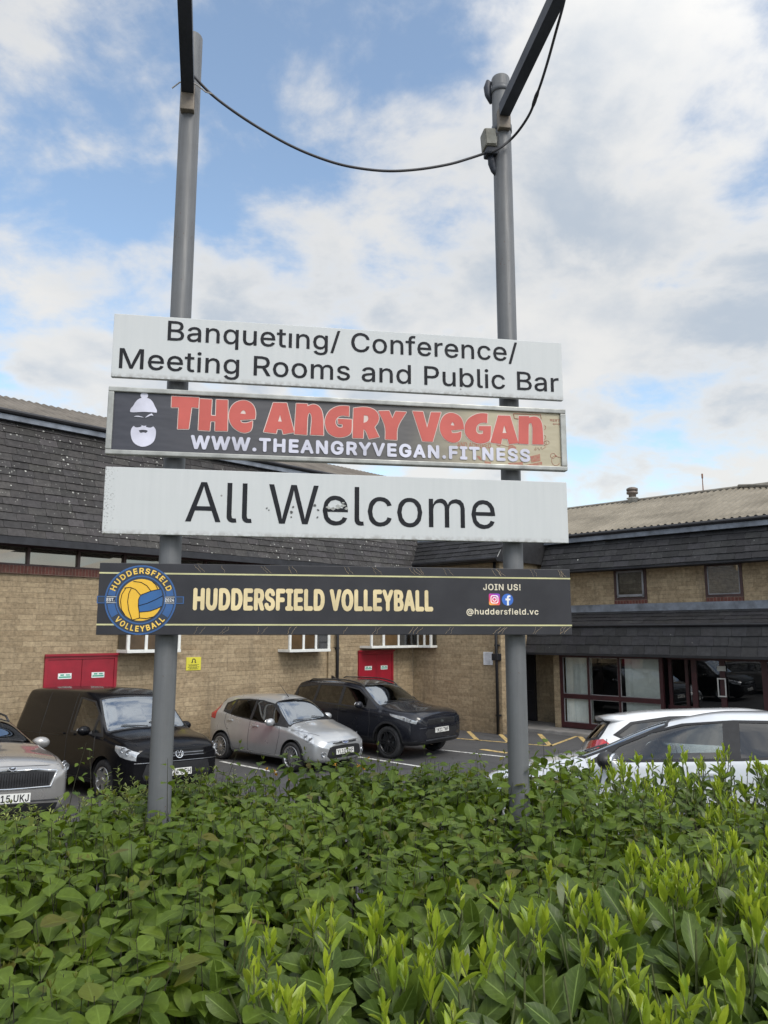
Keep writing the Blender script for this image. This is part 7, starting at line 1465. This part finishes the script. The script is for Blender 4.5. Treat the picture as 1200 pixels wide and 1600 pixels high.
# single sprigs standing clear of the top
for px, py, yw, s in ((872, 1172, 4.0, .095), (250, 1172, 4.4, .06), (262, 1185, 4.1, .06), (662, 1170, 5.3, .07), (590, 1165, 5.4, .06), (140, 1172, 4.2, .06), (375, 1162, 5.0, .05), (1020, 1185, 4.6, .06), (135, 1160, 4.4, .05), (735, 1195, 5.6, .05), (318, 1190, 4.9, .05)):
    d = pix_ray(px, py); P = d * (yw / d.y); lilac_shoot(P.x, P.y, P.z + CAMZ, 4, s, .10)
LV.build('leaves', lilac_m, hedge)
for x, y in scatter(-3.4, 3.4, 1.6, 5.7, 10):       # woody stems down to the bed
    if y > back_edge(x) - .15 or abs(x) > .62 * y + 1.5: continue
    z = top(x, y) - .22; q = [Vector((x + rnd.gauss(0, .10), y + rnd.gauss(0, .06), gz(x, y) - .02)), Vector((x + rnd.gauss(0, .05), y + rnd.gauss(0, .05), (gz(x, y) + z) / 2)), Vector((x, y, z))]
    ST.tube([p - OFF for p in q], [.010, .007, .004], 5, False)
ST.build('stems', twig_m, hedge, recalc=False)

def laurel(label, spots, seed, lowleaf=.138):
    global rnd
    rnd = random.Random(seed); cx = sum(s[0] for s in spots) / len(spots); cy = sum(s[1] for s in spots) / len(spots); O_ = Vector((cx, cy, gz(cx, cy)))
    r = empty('laurel_shrub', label, 'shrub', Matrix.Translation(O_), 'laurel shrubs in the front of the hedge'); OL, YL, S_ = Leaves(), Leaves(), MB(); S_.smooth = True
    for x, y, zt, young in spots:
        lean = Vector((rnd.gauss(0, .2), rnd.gauss(-.12, .18), 1)).normalized(); tip = Vector((x, y, zt)); ln = rnd.uniform(.26, .36); base = tip - lean * ln
        S_.tube([Vector((x + rnd.gauss(0, .12), y + rnd.gauss(0, .08), gz(x, y))) - O_, base - O_, tip - O_], [.009, .0055, .0025], 5, False)
        a = rnd.uniform(0, 6.28); k = rnd.choice((7, 8, 9, 10))
        for i in range(k):
            t = i / k; p = base + lean * ln * (t * .78); a += 2.4 + rnd.gauss(0, .25); el = rnd.gauss(.22 + .55 * t, .28); d = Vector((math.cos(a) * math.cos(el), math.sin(a) * math.cos(el), math.sin(el)))
            OL.add(rnd.choice(LAUREL), p - O_ + Vector((d.x, d.y, 0)) * .012, d, (rnd.gauss(0, .35), rnd.gauss(-.55, .3), .8), lowleaf * rnd.uniform(.78, 1.2) * (1 - .12 * t), min(1, max(0, rnd.gauss(.4, .25))), 1., 0, rnd.uniform(.9, 1.2))
        if young:
            for j in range(rnd.choice((1, 1, 2, 3))):
                tp = tip + Vector((rnd.gauss(0, .022), rnd.gauss(0, .02), rnd.uniform(-.03, .02))) if j else tip; l2 = rnd.uniform(.05, .12); up_ = Vector((rnd.gauss(0, .18), rnd.gauss(-.05, .15), 1)).normalized(); S_.tube([tp - O_ - up_ * .03, tp - O_ + up_ * l2], [.0028, .0016], 4, False)
                a = rnd.uniform(0, 6.28); kk = rnd.choice((5, 6, 7, 8)); big = rnd.random()
                for i in range(kk):
                    t = i / (kk - 1); p = tp + up_ * l2 * (t - .1); a += 2.4; el = rnd.gauss(.85 + .5 * t, .18); d = Vector((math.cos(a) * math.cos(el), math.sin(a) * math.cos(el), math.sin(el)))
                    YL.add(rnd.choice(SHOOT), p - O_, d, (-math.cos(a), -math.sin(a), .35), (.048 + .038 * big) * rnd.uniform(.75, 1.2) * (1.1 - .45 * t), min(1, max(0, rnd.gauss(.3 + .5 * t, .25))), .3, .25 if rnd.random() < .06 else 0, rnd.uniform(.9, 1.5))
    OL.build('leaves', laurel_m, r)
    if YL.N: YL.build('young_shoots', shoot_m, r)
    S_.build('stems', stem_m, r, recalc=False); return r
def area(x0, x1, y0, y1, per, young, seed, dz=0.):
    global rnd
    rnd = random.Random(seed); o = []
    for x, y in scatter(x0, x1, y0, y1, per):
        if is_laurel(x, y) and abs(x) < .62 * y + 1.5 and y > front_edge(x) - .45: o.append((x, y, top(x, y) + rnd.gauss(.0, .035) + dz, rnd.random() < young))
    return o
laurel('laurel shrub with lime young shoots at the bottom right corner', area(.85, 3.0, 1.3, 3.4, 150, .52, 21), 31)
laurel('laurel shrub with lime young shoots in the front middle of the planting', area(-.05, .85, 1.3, 3.4, 150, .42, 22), 32)
laurel('laurel shrub with a few upright lime shoots left of centre beside the heart leaved hedge', area(-.75, -.05, 1.3, 3.4, 130, .36, 23), 33)
laurel('laurel shrub at the back right of the hedge before the white hatchback', area(1.2, 4.6, 4.2, 6.0, 70, .45, 24, -.10), 34, .09)
rnd = random.Random(5)
laurel('low laurel shrub with folded leaves at the bottom left under the broadleaf hedge', [(rnd.uniform(-1.0, -.28), rnd.uniform(1.62, 1.92), CAMZ - 1.22 + rnd.gauss(0, .05), rnd.random() < .3) for _ in range(34)], 35, .125)

rnd = random.Random(8)
def fine_shrub(label, box, n, hz, seed):
    global rnd
    rnd = random.Random(seed); x0, x1, y0, y1 = box; cx, cy = (x0 + x1) / 2, (y0 + y1) / 2; O_ = Vector((cx, cy, gz(cx, cy))); r = empty('golden_shrub', label, 'shrub', Matrix.Translation(O_), 'golden fine leaved shrubs'); Lf, S_ = Leaves(), MB()
    for _ in range(n):
        x, y = rnd.uniform(x0, x1), rnd.uniform(y0, y1)
        if y < back_edge(x) - .1: continue
        z = hz(x, y) + rnd.gauss(0, .05); lean = Vector((rnd.gauss(0, .3), rnd.gauss(0, .3), 1)).normalized(); tip = Vector((x, y, z)); ln = rnd.uniform(.14, .26); base = tip - lean * ln
        S_.tube([Vector((x + rnd.gauss(0, .1), y + rnd.gauss(0, .1), gz(x, y))) - O_, base - O_, tip - O_], [.005, .003, .0012], 4, False)
        k = rnd.choice((12, 15, 18)); a = 0
        for i in range(k):
            t = i / k; a += 2.4 + rnd.gauss(0, .3); el = rnd.gauss(.55, .25); p = base + lean * ln * t; d = (math.cos(a) * math.cos(el), math.sin(a) * math.cos(el), math.sin(el)); Lf.add(rnd.choice(NEEDLE), p - O_, d, (0, 0, 1), rnd.uniform(.026, .046), min(1, max(0, rnd.gauss(.3 + .5 * t, .25))), 0, 0, 1.1)
    Lf.build('leaves', gold_m, r); S_.build('stems', twig_m, r, recalc=False); return r
def zline(px_pts):
    """height of a shrub top that follows photo points at its own depth"""
    def f(x, y): 
        px = 600 + 1215 * x / y; py = np.interp(px, [p[0] for p in px_pts], [p[1] for p in px_pts]); return CAMZ - (py - 990) / 1215 * y
    return f
fine_shrub('golden fine leaved shrub at the left edge in front of the warm silver estate', (-3.3, -1.95, 4.1, 5.6), 360, lambda x, y: CAMZ - 1.09 + .05 * n2(x, y, 4, 1) - .13 * smooth(-1.9, -2.4, x), 41)
fine_shrub('golden fine leaved shrub behind the left post in front of the black van', (-1.95, -.95, 4.8, 6.0), 260, lambda x, y: CAMZ - 1.09 + .05 * n2(x, y, 4, 2), 42)
# small yellow flowers in the back of the hedge
flower_m = mat('yellow_petal', (.72, .36, .01), .5, 0, .2, 60); ps = []
fp = empty('yellow_flower_plant', 'sprig of small orange-yellow flowers at the back of the hedge below the silver hatchback', 'plant', Matrix.Translation((-.85, 5.6, gz(0, 5.6))))
F_ = MB(); S_ = MB(); rnd = random.Random(2)
for px, py in ((416, 1208), (431, 1217), (428, 1212), (452, 1226), (524, 1200), (560, 1202), (568, 1207), (575, 1190)):
    d = pix_ray(px, py); P = d * (5.55 / d.y); c = Vector((P.x + .85, P.y - 5.6, P.z + CAMZ - gz(0, 5.6) + .02)); S_.tube([c - Vector((0, 0, .3)), c], [.003, .002], 4)
    for j in range(8):
        a = j * .785 + rnd.random(); e = rnd.uniform(-.2, 1.2); v = Vector((math.cos(a) * math.cos(e), math.sin(a) * math.cos(e), math.sin(e))); s_ = v.cross(Vector((.3, .2, 1))).normalized(); ln = rnd.uniform(.016, .027)
        F_.quad(c, c + v * ln * .5 + s_ * .007, c + v * ln, c + v * ln * .5 - s_ * .007)
F_.build('petals', flower_m, fp, recalc=False); S_.build('stems', stem_m, fp)
